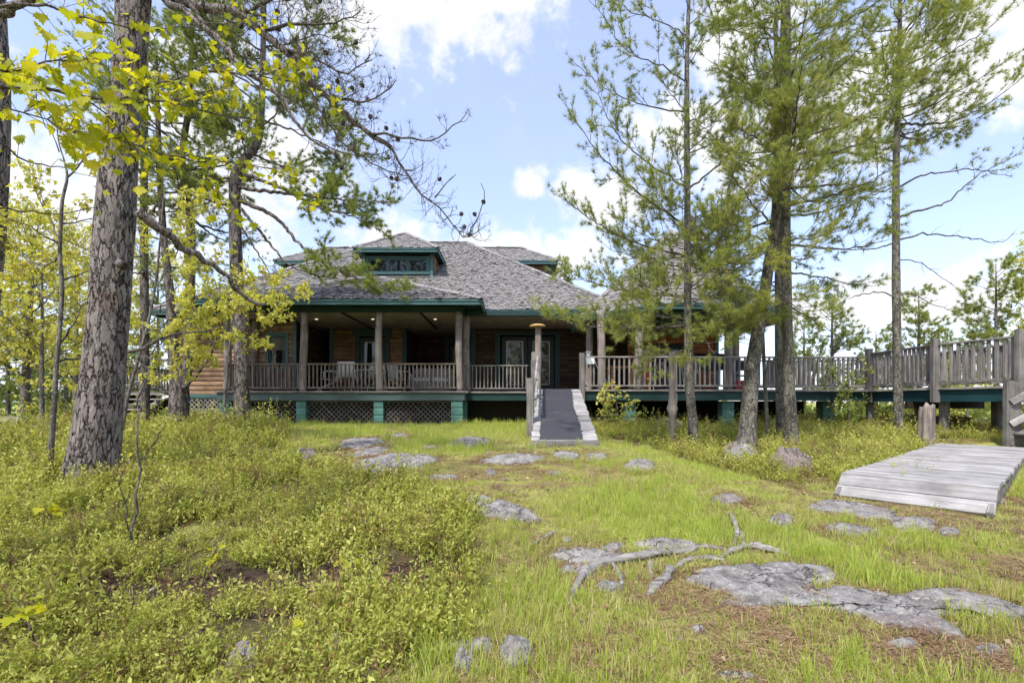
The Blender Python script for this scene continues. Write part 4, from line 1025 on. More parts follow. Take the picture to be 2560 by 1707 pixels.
# low boardwalk and the stairs that climb from it
def build_boardwalk():
    T = thing('boardwalk', 'low pale grey plank boardwalk with a sloping lip lying in the grass', 'boardwalk', (LAND[0][0], LAND[0][1], LZ - 0.15))
    n = int(LLEN / 0.14)
    for i in range(n):
        p = LAND[0] + LDIR * (0.07 + 0.14 * i); j0, j1 = random.uniform(-.012, .012), random.uniform(-.012, .012); dz = random.uniform(-.002, .002)
        board('plank', M_['pale_plank'], T, (*(p + LNOR * j0), LZ - 0.019 + dz), (*(p + LNOR * (LWID + j1)), LZ - 0.019 + dz), 0.133, 0.036)
    dn = np.array([-LDIR[0], -LDIR[1]]); up = (LDIR[0] * -0.55, LDIR[1] * -0.55, 0.83)
    for i in range(2):
        d0 = 0.09 + 0.178 * i; p = LAND[0] + dn * d0 * 0.85; z = LZ - 0.025 - d0 * 0.55
        board('plank', M_['pale_plank'], T, (*p, z), (*(p + LNOR * LWID), z), 0.168, 0.036, up)
    for s in (0.03, LWID - 0.03):
        a = LAND[0] + LNOR * s + LDIR * 0.02; b = LAND[1] + LNOR * s; board('stringer', M_['grey_timber'], T, (*a, LZ - 0.105), (*b, LZ - 0.105), 0.045, 0.13)
        c = LAND[0] + LNOR * s; d = c + dn * 0.33; board('stringer', M_['grey_timber'], T, (*(c + dn * 0.01), LZ - 0.11), (*d, LZ - 0.235), 0.045, 0.10)
build_boardwalk()
def build_right_stairs():
    base = np.array([P(2522, 1108, 8.9)[0], 8.9]); T = thing('stairs', 'grey timber stairs with double handrail climbing from the boardwalk to the walkway', 'stairs', (base[0], base[1], LZ))
    for k, dx in enumerate((-0.005, 0.147)):
        board('post', M_['grey_timber'], T, (base[0] + dx, base[1] + 0.02 * k, LZ - 0.02), (base[0] + dx, base[1] + 0.02 * k, CZ + (V0 - 954) / F * 8.9), 0.14, 0.10, (0, -1, 0))
    top = np.array([base[0] + 1.55, base[1] - 0.55])
    a = np.array([base[0] - 0.03, base[1] - 0.07]); b = np.array([top[0], top[1] - 0.05])
    for z0 in (1.53, 1.13): board('hand_rail', M_['pale_plank'], T, (*a, z0), (*b, z0 + 1.16), 0.04, 0.11)
    e = (top - base) / np.linalg.norm(top - base); nr = np.array([e[1], -e[0]])
    for i in range(5):
        q = base + e * (0.18 + 0.27 * i); z = LZ + 0.21 * (i + 1); board('tread', M_['pale_plank'], T, (*(q + nr * 0.02), z), (*(q + nr * 1.1), z), 0.27, 0.04)
    for s in (0.03, 1.08): board('stringer', M_['grey_timber'], T, (*(base + nr * s), LZ + 0.02), (*(base + e * 1.5 + nr * s), LZ + 1.1), 0.05, 0.2)
build_right_stairs()

# stairs and side deck at the left end of the house
def build_left_stairs():
    x0, x1, yb_, yt = -12.15, -10.75, 13.75, 15.5; T = thing('stairs', 'open grey timber steps with a pale diagonal handrail at the left end of the house', 'stairs', (-11.45, yb_, gz(-11.45, yb_)))
    n = 6; z0 = gz(-11.45, yb_)
    for i in range(n):
        t = (i + 0.5) / n; y = yb_ + (yt - yb_) * t; z = z0 + 0.12 + (DZ - z0 - 0.14) * i / (n - 0.6)
        board('tread', M_['pale_plank'], T, (x0, y, z), (x1, y, z), 0.27, 0.04)
    for x in (x0 + 0.06, (x0 + x1) / 2, x1 - 0.06): board('stringer', M_['dark_wood'], T, (x, yb_, z0 - 0.05), (x, yt, DZ - 0.16), 0.05, 0.2)
    board('post', M_['pale_plank'], T, (x0 + 0.42, yt - 0.1, DZ - 0.4), (x0 + 0.42, yt - 0.1, DZ + 0.35), 0.09, 0.09, (0, -1, 0))
    board('hand_rail', M_['pale_plank'], T, (x0 - 0.05, yb_ + 0.3, z0 + 0.75), (x0 + 0.43, yt - 0.16, DZ + 0.35), 0.05, 0.09)
build_left_stairs()
part_box('decking', 'grey_timber', HOUSE, (-12.6, 15.5, DZ - 0.06), (-11.2, 19.5, DZ))
railing(HOUSE, (-12.55, 19.4), (-11.25, 19.4), DZ, 0.85, 'grey_timber', 'grey_timber', 0.12, 0.05)
railing(HOUSE, (-12.5, 15.6), (-12.5, 19.3), DZ, 0.85, 'grey_timber', 'grey_timber', 0.14, 0.05)

# ------------------------------------------------------------------ furniture on the porch
def metal_chair(x, y, rot, label):
    T = thing('garden_chair', label, 'chair', (x, y, DZ), 'white garden chairs on the porch')
    c, s = math.cos(rot), math.sin(rot); W = lambda p: np.array([x + c * p[0] - s * p[1], y + s * p[0] + c * p[1], DZ + p[2]])
    for sx in (-1, 1):
        mb = MB(); mb.tube([W(q) for q in spline([(sx * .27, .30, 0.02), (sx * .27, -.28, 0.02), (sx * .27, -.25, .12), (sx * .27, .22, .40), (sx * .26, .28, .66), (sx * .26, -.16, .66), (sx * .26, -.22, .45)], 22)], 0.014, 6); mb.build('frame', M_['white_metal'], T, True)
        mb = MB(); mb.tube([W(q) for q in spline([(sx * .25, -.25, .42), (sx * .25, .20, .40), (sx * .25, .30, .62), (sx * .25, .36, .93)], 12)], 0.013, 6); mb.build('back_frame', M_['white_metal'], T, True)
    prof = spline([(0, -.25, .42), (0, .19, .40)], 6); mb = MB()
    V = [W((sx * .24, q[1], q[2])) for q in prof for sx in (-1, 1)]; k = len(prof)
    mb.both(np.array(V + [v - (0, 0, .012) for v in V]), [], [[2 * i, 2 * i + 1, 2 * i + 3, 2 * i + 2] for i in range(k - 1)] + [[2 * k + 2 * i + 2, 2 * k + 2 * i + 3, 2 * k + 2 * i + 1, 2 * k + 2 * i] for i in range(k - 1)]); mb.build('seat', M_['white_sling'], T)
    prof = spline([(0, .22, .46), (0, .30, .64), (0, .355, .93)], 6); mb = MB(); V = [W((sx * .235, q[1], q[2])) for q in prof for sx in (-1, 1)]
    mb.both(np.array(V + [v + (s * .012, -c * .012, 0) for v in V]), [], [[2 * i, 2 * i + 1, 2 * i + 3, 2 * i + 2] for i in range(k - 1)] + [[2 * k + 2 * i + 2, 2 * k + 2 * i + 3, 2 * k + 2 * i + 1, 2 * k + 2 * i] for i in range(k - 1)]); mb.build('backrest', M_['white_sling'], T)
    return T
metal_chair(-5.95, 15.75, R(-60), 'white metal porch chair turned sideways, nearest the dark passage')
metal_chair(-5.15, 15.35, R(180), 'white sling porch chair with its back to the railing')
metal_chair(-4.55, 16.25, R(10), 'white porch chair on the far side of the table')
metal_chair(-3.62, 15.75, R(70), 'white metal porch chair just right of the split log post')
def porch_table():
    x, y = -4.65, 15.75; T = thing('porch_table', 'low white table between the porch chairs', 'table', (x, y, DZ))
    mb = MB(); mb.box((x, y, DZ + 0.70), (1.1, 0.8, 0.03)); mb.build('table_top', M_['white_metal'], T)
    for sx in (-1, 1):
        for sy in (-1, 1): mb = MB(); mb.tube([(x + sx * .48, y + sy * .33, DZ), (x + sx * .44, y + sy * .3, DZ + .685)], 0.016, 6); mb.build('leg', M_['white_metal'], T)
porch_table()
def wicker_sofa():
    x, y = -2.75, 16.6; T = thing('wicker_sofa', 'grey cushioned wicker sofa in the dark corner of the porch', 'sofa', (x, y, DZ))
    def soft(name, lo, hi, mat):
        lo = np.array(lo); hi = np.array(hi); V = []; Fq = []; n = 8
        c, s = (lo + hi) / 2, (hi - lo) / 2; mb = MB()
        th = np.linspace(0, math.pi, n + 1); ph = np.arange(2 * n) * math.pi / n
        sg = lambda a, e=0.35: np.sign(a) * np.abs(a) ** e
        V = np.array([(sg(math.sin(t)) * sg(math.cos(p)), sg(math.sin(t)) * sg(math.sin(p)), sg(math.cos(t))) for t in th for p in ph]) * s + c + (x, y, DZ)
        Fq = [[i * 2 * n + j, (i + 1) * 2 * n + j, (i + 1) * 2 * n + (j + 1) % (2 * n), i * 2 * n + (j + 1) % (2 * n)] for i in range(n) for j in range(2 * n)]
        mb.both(V, [], Fq); mb.build(name, M_[mat], T, True)
    soft('base', (-.75, -.38, .02), (.75, .38, .36), 'grey_fabric'); soft('backrest', (-.74, .2, .3), (.74, .42, .86), 'grey_fabric')
    for sx in (-1, 1): soft('armrest', (sx * .68 - .1, -.38, .1), (sx * .68 + .1, .36, .62), 'grey_fabric')
    for sx in (-1, 1): soft('cushion', (sx * .33 - .31, -.36, .34), (sx * .33 + .31, .22, .5), 'white_sling')
wicker_sofa()
def pine_set():
    x, y = 3.55, 14.8; T = thing('pine_table', 'orange pine table on the deck behind the railing', 'table', (x, y, DZ))
    board('table_top', M_['pine_furniture'], T, (x - .62, y, DZ + .73), (x + .62, y, DZ + .73), 0.75, 0.04)
    for sx in (-1, 1):
        for sy in (-1, 1): board('leg', M_['pine_furniture'], T, (x + sx * .54, y + sy * .3, DZ), (x + sx * .54, y + sy * .3, DZ + .71), 0.06, 0.06, (0, 1, 0))
    x, y = 3.75, 14.2; T = thing('pine_chair', 'orange pine folding chair drawn up to the pine table', 'chair', (x, y, DZ))
    for sx in (-1, 1):
        board('leg', M_['pine_furniture'], T, (x + sx * .2, y - .28, DZ), (x + sx * .2, y + .16, DZ + .5), 0.03, 0.05, (1, 0, 0)); board('leg', M_['pine_furniture'], T, (x + sx * .22, y + .24, DZ), (x + sx * .22, y - .22, DZ + .92), 0.03, 0.05, (1, 0, 0))
    for i in range(4): board('slat', M_['pine_furniture'], T, (x - .22, y - .12 + .09 * i, DZ + .47), (x + .22, y - .12 + .09 * i, DZ + .47), 0.07, 0.018)
    for z in (.72, .86): board('back_slat', M_['pine_furniture'], T, (x - .22, y - .13 - (z - .72) * .4, DZ + z), (x + .22, y - .13 - (z - .72) * .4, DZ + z), 0.08, 0.018, (0, -1, .4))
    # dark lounge chair with a pale frame
    x, y = 2.75, 14.0; T = thing('lounge_chair', 'dark lounge chair with a pale curved frame beside the deck table', 'chair', (x, y, DZ))
    for s in (-1, 1):
        mb = MB(); mb.tube(spline([(x + .35, y + s * .27, DZ + .02), (x - .05, y + s * .27, DZ + .02), (x - .1, y + s * .27, DZ + .35), (x - .3, y + s * .27, DZ + .9)], 14), 0.018, 6); mb.build('frame', M_['white_metal'], T, True)
    for nm, pts in (('seat', [(.32, .40), (.1, .36), (-.12, .34)]), ('backrest', [(-.12, .36), (-.2, .6), (-.32, .95)])):
        mb = MB(); q = spline([(x + a, y, DZ + b) for a, b in pts], 7); V = [p + (0, s * .25, 0) for p in q for s in (-1, 1)]; V += [p + (0.02, 0, 0.02) for p in V]
        k = 7; mb.both(np.array(V), [], [[2 * i, 2 * i + 1, 2 * i + 3, 2 * i + 2] for i in range(k - 1)] + [[2 * k + 2 * i + 2, 2 * k + 2 * i + 3, 2 * k + 2 * i + 1, 2 * k + 2 * i] for i in range(k - 1)]); mb.build(nm, M_['black_plastic'], T)
pine_set()
def grill(x, y):
    T = thing('barbecue_grill', 'black lidded barbecue grill under the porch by the red brown wall', 'barbecue', (x, y, DZ))
    prof = [(.0, .86), (.18, .88), (.27, .98), (.27, 1.02), (.2, 1.16), (.0, 1.22)]
    th = np.arange(9) * math.pi / 8
    V = []; 
    for sx in (-.42, .42): V += [(x + sx, y + .27 * math.cos(t), DZ + .9 + .3 * math.sin(t)) for t in th]
    mb = MB(); mb.both(np.array(V), [[0, i, i + 1] for i in range(1, 8)] + [[9, 9 + i + 1, 9 + i] for i in range(1, 8)], [[i, 9 + i, 9 + i + 1, i + 1] for i in range(8)] + [[0, 8, 17, 9]]); mb.build('lid', M_['black_plastic'], T, False)
    mb = MB(); mb.box((x, y, DZ + .79), (.84, .5, .22)); mb.build('firebox', M_['black_plastic'], T)
    for sx in (-.36, .36):
        for sy in (-.2, .2): mb = MB(); mb.tube([(x + sx, y + sy, DZ), (x + sx, y + sy, DZ + .69)], 0.02, 6); mb.build('leg', M_['galvanised'], T)
    mb = MB(); mb.box((x + .62, y, DZ + .86), (.36, .45, .03)); mb.build('side_shelf', M_['galvanised'], T)
    mb = MB(); mb.tube([(x - .3, y - .3, DZ + 1.0), (x + .3, y - .3, DZ + 1.0)], 0.015, 6); mb.build('handle', M_['galvanised'], T)
grill(6.2, 15.2)
def folded_chair(x, y, label, seat='black_plastic'):
    T = thing('folding_chair', label, 'chair', (x, y, DZ), 'black folding chairs on the deck')
    for sx in (-1, 1):
        mb = MB(); mb.tube([(x + sx * .23, y - .2, DZ), (x + sx * .21, y + .15, DZ + .9)], 0.016, 6); mb.build('frame', M_['galvanised'], T)
        mb = MB(); mb.tube([(x + sx * .24, y + .25, DZ), (x + sx * .22, y - .15, DZ + .5)], 0.016, 6); mb.build('leg', M_['galvanised'], T)
    mb = MB(); mb.box((x, y + .0, DZ + .45), (.44, .42, .03)); mb.build('seat', M_[seat], T)
    mb = MB(); mb.box((x, y + .12, DZ + .76), (.42, .03, .32), 0.5, np.array([[1, 0, 0], [0, math.cos(-.37), -math.sin(-.37)], [0, math.sin(-.37), math.cos(-.37)]])); mb.build('backrest', M_[seat], T)
folded_chair(5.05, 13.7, 'black folding chair behind the railing near the burl post')
folded_chair(4.25, 13.9, 'black folding chair behind the railing right of the pine table')
folded_chair(6.75, 14.2, 'black folding chair at the end of the deck by the red brown wall')
def red_box():
    c = P(1614, 940, 13.6); T = thing('jug', 'red plastic jug with white cap standing on the deck railing shelf', 'jug', (c[0], c[1], DZ))
    mb = MB(); mb.tube([(c[0], c[1], DZ + .35), (c[0], c[1], DZ + .37), (c[0], c[1], DZ + .62), (c[0], c[1], DZ + .72), (c[0], c[1], DZ + .76)], [.07, .08, .08, .035, .03], 12); mb.build('body', M_['red_plastic'], T, True)
    mb = MB(); mb.tube([(c[0], c[1], DZ + .762), (c[0], c[1], DZ + .80)], 0.034, 10); mb.build('cap', M_['white_metal'], T)
    x, y = c[0], c[1] + .02; T = thing('bar_stool', 'small orange pine stool under the red jug', 'stool', (x, y, DZ))
    mb = MB(); mb.tube([(x, y, DZ + .31), (x, y, DZ + .348)], 0.17, 16); mb.build('seat', M_['pine_furniture'], T)
    for k in range(4): a = k * math.pi / 2 + .7; mb = MB(); mb.tube([(x + .16 * math.cos(a), y + .16 * math.sin(a), DZ), (x + .1 * math.cos(a), y + .1 * math.sin(a), DZ + .31)], 0.018, 6); mb.build('leg', M_['pine_furniture'], T)
    x, y = (1849 - U0) / F * 14, 14.0; T = thing('crate', 'red plastic crate at the right end of the deck', 'crate', (x, y, DZ))
    for lo, hi in (((-.2, -.15, 0), (.2, .15, .03)), ((-.2, -.15, .031), (.2, -.13, .3)), ((-.2, .13, .031), (.2, .15, .3)), ((-.2, -.129, .031), (-.18, .129, .3)), ((.18, -.129, .031), (.2, .129, .3))):
        mb = MB(); lo = np.array(lo); hi = np.array(hi); mb.box((lo + hi) / 2 + (x, y, DZ), hi - lo); mb.build('side_panel', M_['red_plastic'], T)
red_box()
# ------------------------------------------------------------------ rocks, outcrops and bare roots
ROCKS = []           # plan outlines, kept free of plants
D2S = 2560.0 / 2352.0
def rock(name, label, px, h, seed, group='grey rocks showing through the grass', rough=1.0, sink=0.05, disp=True, tilt=None, free=True, mat='granite'):
    """px: outline in pixels of a 2352 px wide picture, laid on the ground; a low irregular dome of height h"""
    pts = np.array([G(u * D2S, v * D2S)[:2] for u, v in px])
    c = pts.mean(0); pts = c + (pts - c) * (1.13 if name == 'rock_slab' else 1.05); k = max(36, 10 * len(pts))
    ring = spline(np.vstack([pts, pts[:1]])[:, [0, 1, 0]], k + 1)[:-1, :2]
    ring = ring + (ring - c) * (0.05 * np.random.default_rng(seed).normal(0, 1, k))[:, None]
    if free: ROCKS.append(ring.copy())
    hs = 1.0 if 'boulder' in name or name == 'stone' else 0.68
    nr = 16; size = np.sqrt(np.ptp(pts[:, 0]) * np.ptp(pts[:, 1])) + 0.05; V = []
    for i in range(nr + 1):
        t = i / nr; q = c + (ring - c) * (1.05 - t * 1.05 if i < nr else 0.0)
        r = 1 - t; prof = (1 - r ** 3.2)
        z = g(q[:, 0], q[:, 1]) + (-sink if i == 0 else 0) + hs * h * prof * (0.75 + 0.5 * n2(q[:, 0], q[:, 1], 1.6 / size, seed, 3)) + (0 if i == 0 else 1) * rough * 0.20 * h * (1 - 2 * np.abs(n2(q[:, 0], q[:, 1], 3.5 / size, seed + 5, 4))) 
        st = (n2(q[:, 0], q[:, 1], 2.2 / size, seed + 9, 2) * 4); z = z + (0 if i == 0 else 1) * 0.22 * h * rough * (np.floor(st) - st + .5)
        if tilt is not None: z = z + prof * ((q - c) @ np.array(tilt))
        V.append(np.column_stack([q, z]))
    V = np.vstack(V); i = np.arange(nr)[:, None] * k; j = np.arange(k)[None]; jn = (j + 1) % k
    f = np.stack([i + j, i + jn, i + k + jn, i + k + j], -1).reshape(-1, 4)
    z0 = gz(*c); me = mesh_np(name, V - (c[0], c[1], z0), None, f, True, None, M_[mat])
    o = bpy.data.objects.new(name, me); COL.objects.link(o); o.location = (c[0], c[1], z0); props(o, label, 'rock', group)
    return o
def E(cx, cy, rx, ry, n=9, seed=0):
    r = np.random.default_rng(seed + int(cx)); a = np.arange(n) * 2 * math.pi / n
    return [(cx + rx * math.cos(t) * r.uniform(.82, 1.12), cy + ry * math.sin(t) * r.uniform(.82, 1.12)) for t in a]
rock('rock_slab', 'long flat grey bedrock slab behind the sloping foreground slab and roots', [(1600, 1335), (1640, 1312), (1760, 1300), (1880, 1310), (1905, 1330), (1860, 1352), (1840, 1372), (1760, 1382), (1690, 1368)], 0.055, 1)
rock('rock_slab', 'broad grey bedrock slab running to the right edge of the foreground grass', [(1690, 1385), (1840, 1362), (1960, 1360), (2080, 1372), (2200, 1358), (2300, 1390), (2345, 1412), (2290, 1425), (2200, 1415), (2150, 1425), (2190, 1455), (2130, 1450), (2010, 1425), (1890, 1402), (1760, 1400)], 0.06, 2)
rock('rock_outcrop', 'grey outcrop just in front of the boardwalk lip', [(1860, 1160), (1900, 1150), (1980, 1158), (2040, 1172), (2060, 1192), (2000, 1195), (1920, 1182), (1870, 1178)], 0.06, 3)
rock('rock_outcrop', 'flat grey outcrop between the boardwalk lip and a thin patch of moss', [(2050, 1195), (2110, 1188), (2150, 1200), (2140, 1222), (2090, 1222), (2050, 1210)], 0.05, 4)
rock('rock_outcrop', 'low pale rock in the grass left of the boardwalk outcrops', [(1895, 1210), (1950, 1205), (2020, 1222), (2010, 1235), (1940, 1232), (1905, 1222)], 0.04, 5)
rock('rock', 'small rock at the right end of the boardwalk outcrops', E(2180, 1222, 26, 10), 0.04, 6)
rock('rock_outcrop', 'pale hump of bedrock at the edge of the tall grass and shrubs', [(1035, 1165), (1080, 1148), (1150, 1155), (1225, 1185), (1230, 1200), (1170, 1198), (1100, 1188), (1050, 1180)], 0.10, 7)
rock('rock_outcrop', 'long grey rock ridge with a dark overhang in the middle of the clearing', [(775, 1082), (840, 1062), (900, 1048), (960, 1050), (1002, 1056), (975, 1070), (900, 1080), (840, 1088)], 0.13, 8)
rock('rock', 'grey rock nearest the shrubs left of the long ridge', [(642, 1058), (680, 1035), (725, 1033), (722, 1046), (680, 1058)], 0.09, 9)
rock('rock', 'low rock in the lawn below the second porch pier', [(775, 1028), (800, 1010), (870, 1008), (880, 1020), (830, 1030)], 0.07, 10)
rock('rock', 'thin pale rock between the ridge and the porch', [(800, 1044), (850, 1030), (892, 1030), (880, 1042), (820, 1050)], 0.05, 11)
rock('rock', 'small grey rock in the grass before the porch corner pier', [(890, 1004), (920, 996), (940, 1004), (915, 1012)], 0.06, 12)
rock('rock', 'domed grey rock in the lawn left of the ramp foot', [(1030, 1025), (1060, 1010), (1110, 1010), (1125, 1018), (1090, 1028)], 0.10, 13)
rock('rock', 'flat rock halfway between the domed rock and the shrubs', [(1100, 1062), (1150, 1047), (1240, 1048), (1245, 1058), (1180, 1068)], 0.06, 14)
rock('rock', 'grey rock in the needles in front of the ramp', E(1302, 1050, 30, 9), 0.08, 15)
rock('rock', 'dark rounded rock to the right of the rock before the ramp', E(1368, 1053, 24, 9), 0.10, 16)
rock('rock', 'grey rock with a flat tail right of the dark rounded rock', E(1468, 1074, 34, 10), 0.11, 17)
rock('boulder', 'pale grey boulder at the foot of the leaning pine', E(1698, 1050, 40, 8, 10), 0.20, 18, 'boulders among the shrubs', sink=.1)
rock('boulder', 'pinkish brown boulder in the shrubs below the two trunks', E(1812, 1083, 50, 10, 10), 0.30, 19, 'boulders among the shrubs', sink=.1, mat='pink_granite')
rock('boulder', 'grey boulder behind the slim burl post', E(1530, 985, 36, 10, 10), 0.30, 20, 'boulders among the shrubs', sink=.1, free=False)
rock('rock', 'small pointed rock standing in the grass', E(1795, 1203, 28, 9), 0.11, 21)
rock('rock', 'mossy rock half sunk in grass below the pinkish boulder', E(1672, 1150, 34, 10), 0.07, 22)
rock('rock', 'grey rock behind the left end of the bare root', [(1265, 1285), (1290, 1265), (1370, 1268), (1432, 1280), (1400, 1297), (1320, 1296)], 0.07, 23)
rock('rock', 'flat pale rock above the bare root', [(1445, 1258), (1480, 1242), (1560, 1242), (1605, 1255), (1570, 1266), (1490, 1266)], 0.05, 24)
rock('rock', 'small rock beside the flat pale rock above the root', E(1412, 1262, 30, 9), 0.05, 25)
rock('rock', 'pinkish rock under the bend of the bare root', E(1330, 1312, 45, 12), 0.04, 26)
rock('rock', 'pinkish stone in the needles inside the root bend', E(1400, 1355, 30, 14), 0.04, 27)
rock('stone', 'whitish stone at the bottom edge among litter', E(1185, 1508, 34, 34), 0.07, 28, 'loose stones in the foreground')
rock('stone', 'dark angular stone left of the whitish stone', E(1066, 1528, 24, 22), 0.06, 29, 'loose stones in the foreground')
rock('stone', 'small grey stone above the dark angular stone', E(1108, 1495, 26, 14), 0.05, 30, 'loose stones in the foreground')
rock('stone', 'dark blue grey stone at the edge of the blueberry shrubs', E(995, 1432, 28, 16), 0.07, 31, 'loose stones in the foreground')
rock('stone', 'flat stone above the pair of dark foreground stones', E(1060, 1488, 30, 8), 0.03, 32, 'loose stones in the foreground')
rock('stone', 'pale broken stone in leaf litter by the blueberry shrubs', E(775, 1500, 26, 24), 0.07, 33, 'loose stones in the foreground')
rock('stone', 'dark stone poking out of the blueberry shrubs at the bottom', E(560, 1540, 40, 30), 0.10, 34, 'loose stones in the foreground')
rock('stone', 'flat pale stone in litter under the blueberry shrubs', E(700, 1510, 30, 14), 0.04, 35, 'loose stones in the foreground')
rock('stone', 'brown stone at the very bottom between shrubs and grass', E(810, 1562, 50, 10), 0.05, 36, 'loose stones in the foreground')
rock('stone', 'small greenish white stone above the root', E(1303, 1243, 14, 6), 0.03, 37, 'loose stones in the foreground')
rock('stone', 'low stone sunk in the grass at lower right', E(2080, 1485, 46, 10), 0.03, 38, 'loose stones in the foreground')
rock('stone', 'low stone sunk in the grass below the slab', E(1690, 1560, 50, 9), 0.03, 39, 'loose stones in the foreground')
rock('stone', 'small stone in the grass at the bottom right corner', E(2270, 1500, 40, 10), 0.03, 40, 'loose stones in the foreground')
rock('rock_outcrop', 'broad pinkish bedrock in the woods at the far left', [(-60, 978), (40, 975), (110, 984), (100, 996), (0, 1000), (-80, 995)], 0.10, 41, mat='pink_granite')
rock('rock_outcrop', 'pale flat bedrock behind the pinkish bedrock at the far left', [(-60, 960), (40, 956), (90, 962), (40, 968), (-60, 970)], 0.12, 42)
rock('rock', 'thin pale rock sliver in the needles below the long ridge', E(1018, 1097, 34, 6), 0.04, 51)
rock('rock', 'narrow upright streak of rock between the ridge and the flat rock', E(1128, 1086, 13, 9), 0.04, 52)
rock('rock', 'small flat pale stone in the grass before the dark rounded rock', E(1272, 1088, 18, 4), 0.03, 53)
rock('rock', 'dark half buried rock at the near end of the long ridge', E(700, 1066, 20, 5), 0.05, 54)
rock('rock', 'low flat rock in the lawn left of the domed rock', E(985, 1028, 22, 4), 0.04, 55)
rock('rock', 'small grey rock by the right edge of the boardwalk', E(2285, 1150, 26, 9), 0.06, 43)
rock('rock', 'rock lump under the porch recess beside the corner pier', E(1120, 958, 34, 7), 0.16, 44, free=False)

def root(name, label, ctrl, seed):
    """bare weathered root lying on the ground; ctrl rows: pixel u, v (2352 px picture), radius in metres, height above the ground"""
    w = []
    for u, v, r, hh in ctrl: p = G(u * D2S, v * D2S); w.append((p[0], p[1], p[2] + hh * .9 + .010, r * 1.3))
    q = spline(w, 60); q[:, 3] *= 1 + .35 * vnoise(np.column_stack([np.arange(60) * .45, np.full(60, seed * 3.3), np.zeros(60)]), seed); q[1:-1, 2] += .006 * vnoise(np.column_stack([np.arange(58) * .3, np.full(58, seed * 1.7), np.zeros(58)]), 5); k = 12; v, f4, f3 = tube(q[:, :3], q[:, 3], k); c = np.repeat(q[:, :3], k, 0); d = v - c
    ang = np.tile(np.arange(k), len(q)); s = np.repeat(np.arange(len(q)), k)
    v = c + d * (1 + 0.42 * fbm(np.stack([ang * 0.9 + 0 * s, s * 0.10, 0 * s + seed], -1), seed, 3))[:, None]
    ROCKS.append(np.vstack([q[:, :2] + (0, .03), q[::-1, :2] - (0, .05)]))
    mb = MB(); mb.both(v, f3, f4); b = w[0]; o = mb.build(name, M_['driftwood'], None, True); props(o, label, 'root', 'bare grey roots over the rock')
def z8(x, y): return ((1280 + x * .5442) / D2S, (1050 + y * .5442) / D2S)
def Z(x, y, r, h=0.0): return (*z8(x, y), r, h)
root('bare_root', 'longest bare grey root bending down to the left over the grass', [Z(262, 870, .005, -.015), Z(275, 838, .012), Z(300, 775, .022, .01), Z(355, 708, .026, .02), Z(460, 672, .022, .03), Z(600, 648, .022, .035), Z(700, 630, .020, .03), Z(800, 622, .017, .02), Z(850, 598, .015, .015), Z(940, 602, .011, .01), Z(990, 592, .006, -.01)], 1)
root('bare_root', 'bare grey root lying right of the longest root above the slab', [Z(940, 645, .004, -.012), Z(968, 632, .010), Z(1030, 612, .015, .015), Z(1090, 602, .017, .025), Z(1180, 612, .015, .02), Z(1268, 626, .008), Z(1310, 640, .003, -.012)], 2)
root('bare_root', 'short root running below the longest root', [Z(715, 705, .005, -.012), Z(745, 688, .010), Z(800, 660, .014, .012), Z(880, 650, .015, .015), Z(972, 656, .012, .005)], 3)
root('bare_root', 'stubby upright root end above the other roots', [Z(1002, 455, .010, .05), Z(1018, 490, .012, .05), Z(1032, 530, .014, .03), Z(1018, 580, .012)], 4)
root('bare_root', 'knobbly root stub below the longest root', [Z(618, 822, .006, -.012), Z(640, 800, .014), Z(660, 770, .02, .01), Z(700, 752, .018, .01), Z(722, 715, .02, .015), Z(730, 690, .014)], 5)
root('bare_root', 'thin root stub hanging below the longest root', [Z(632, 672, .011, .02), Z(640, 710, .012), Z(645, 740, .010)], 6)
root('bare_root', 'short forked root lying beside the bend of the longest root', [Z(455, 672, .014, .02), Z(480, 700, .013, .012), Z(500, 740, .011, .004), Z(505, 775, .006, -.01)], 8)
root('bare_root', 'thin tapering root end right of the upright stub', [Z(1055, 540, .012, .03), Z(1060, 565, .010, .01), Z(1085, 590, .008, 0), Z(1120, 600, .004, -.01)], 9)
root('fallen_branch', 'thin dark fallen stick at the edge of the grass', [Z(85, 585, .006), Z(140, 555, .007, .01), Z(205, 525, .005, .02)], 7)
# ------------------------------------------------------------------ trees
def unit(v): return v / (np.linalg.norm(v) + 1e-9)
UP = np.array([0, 0, 1.0])

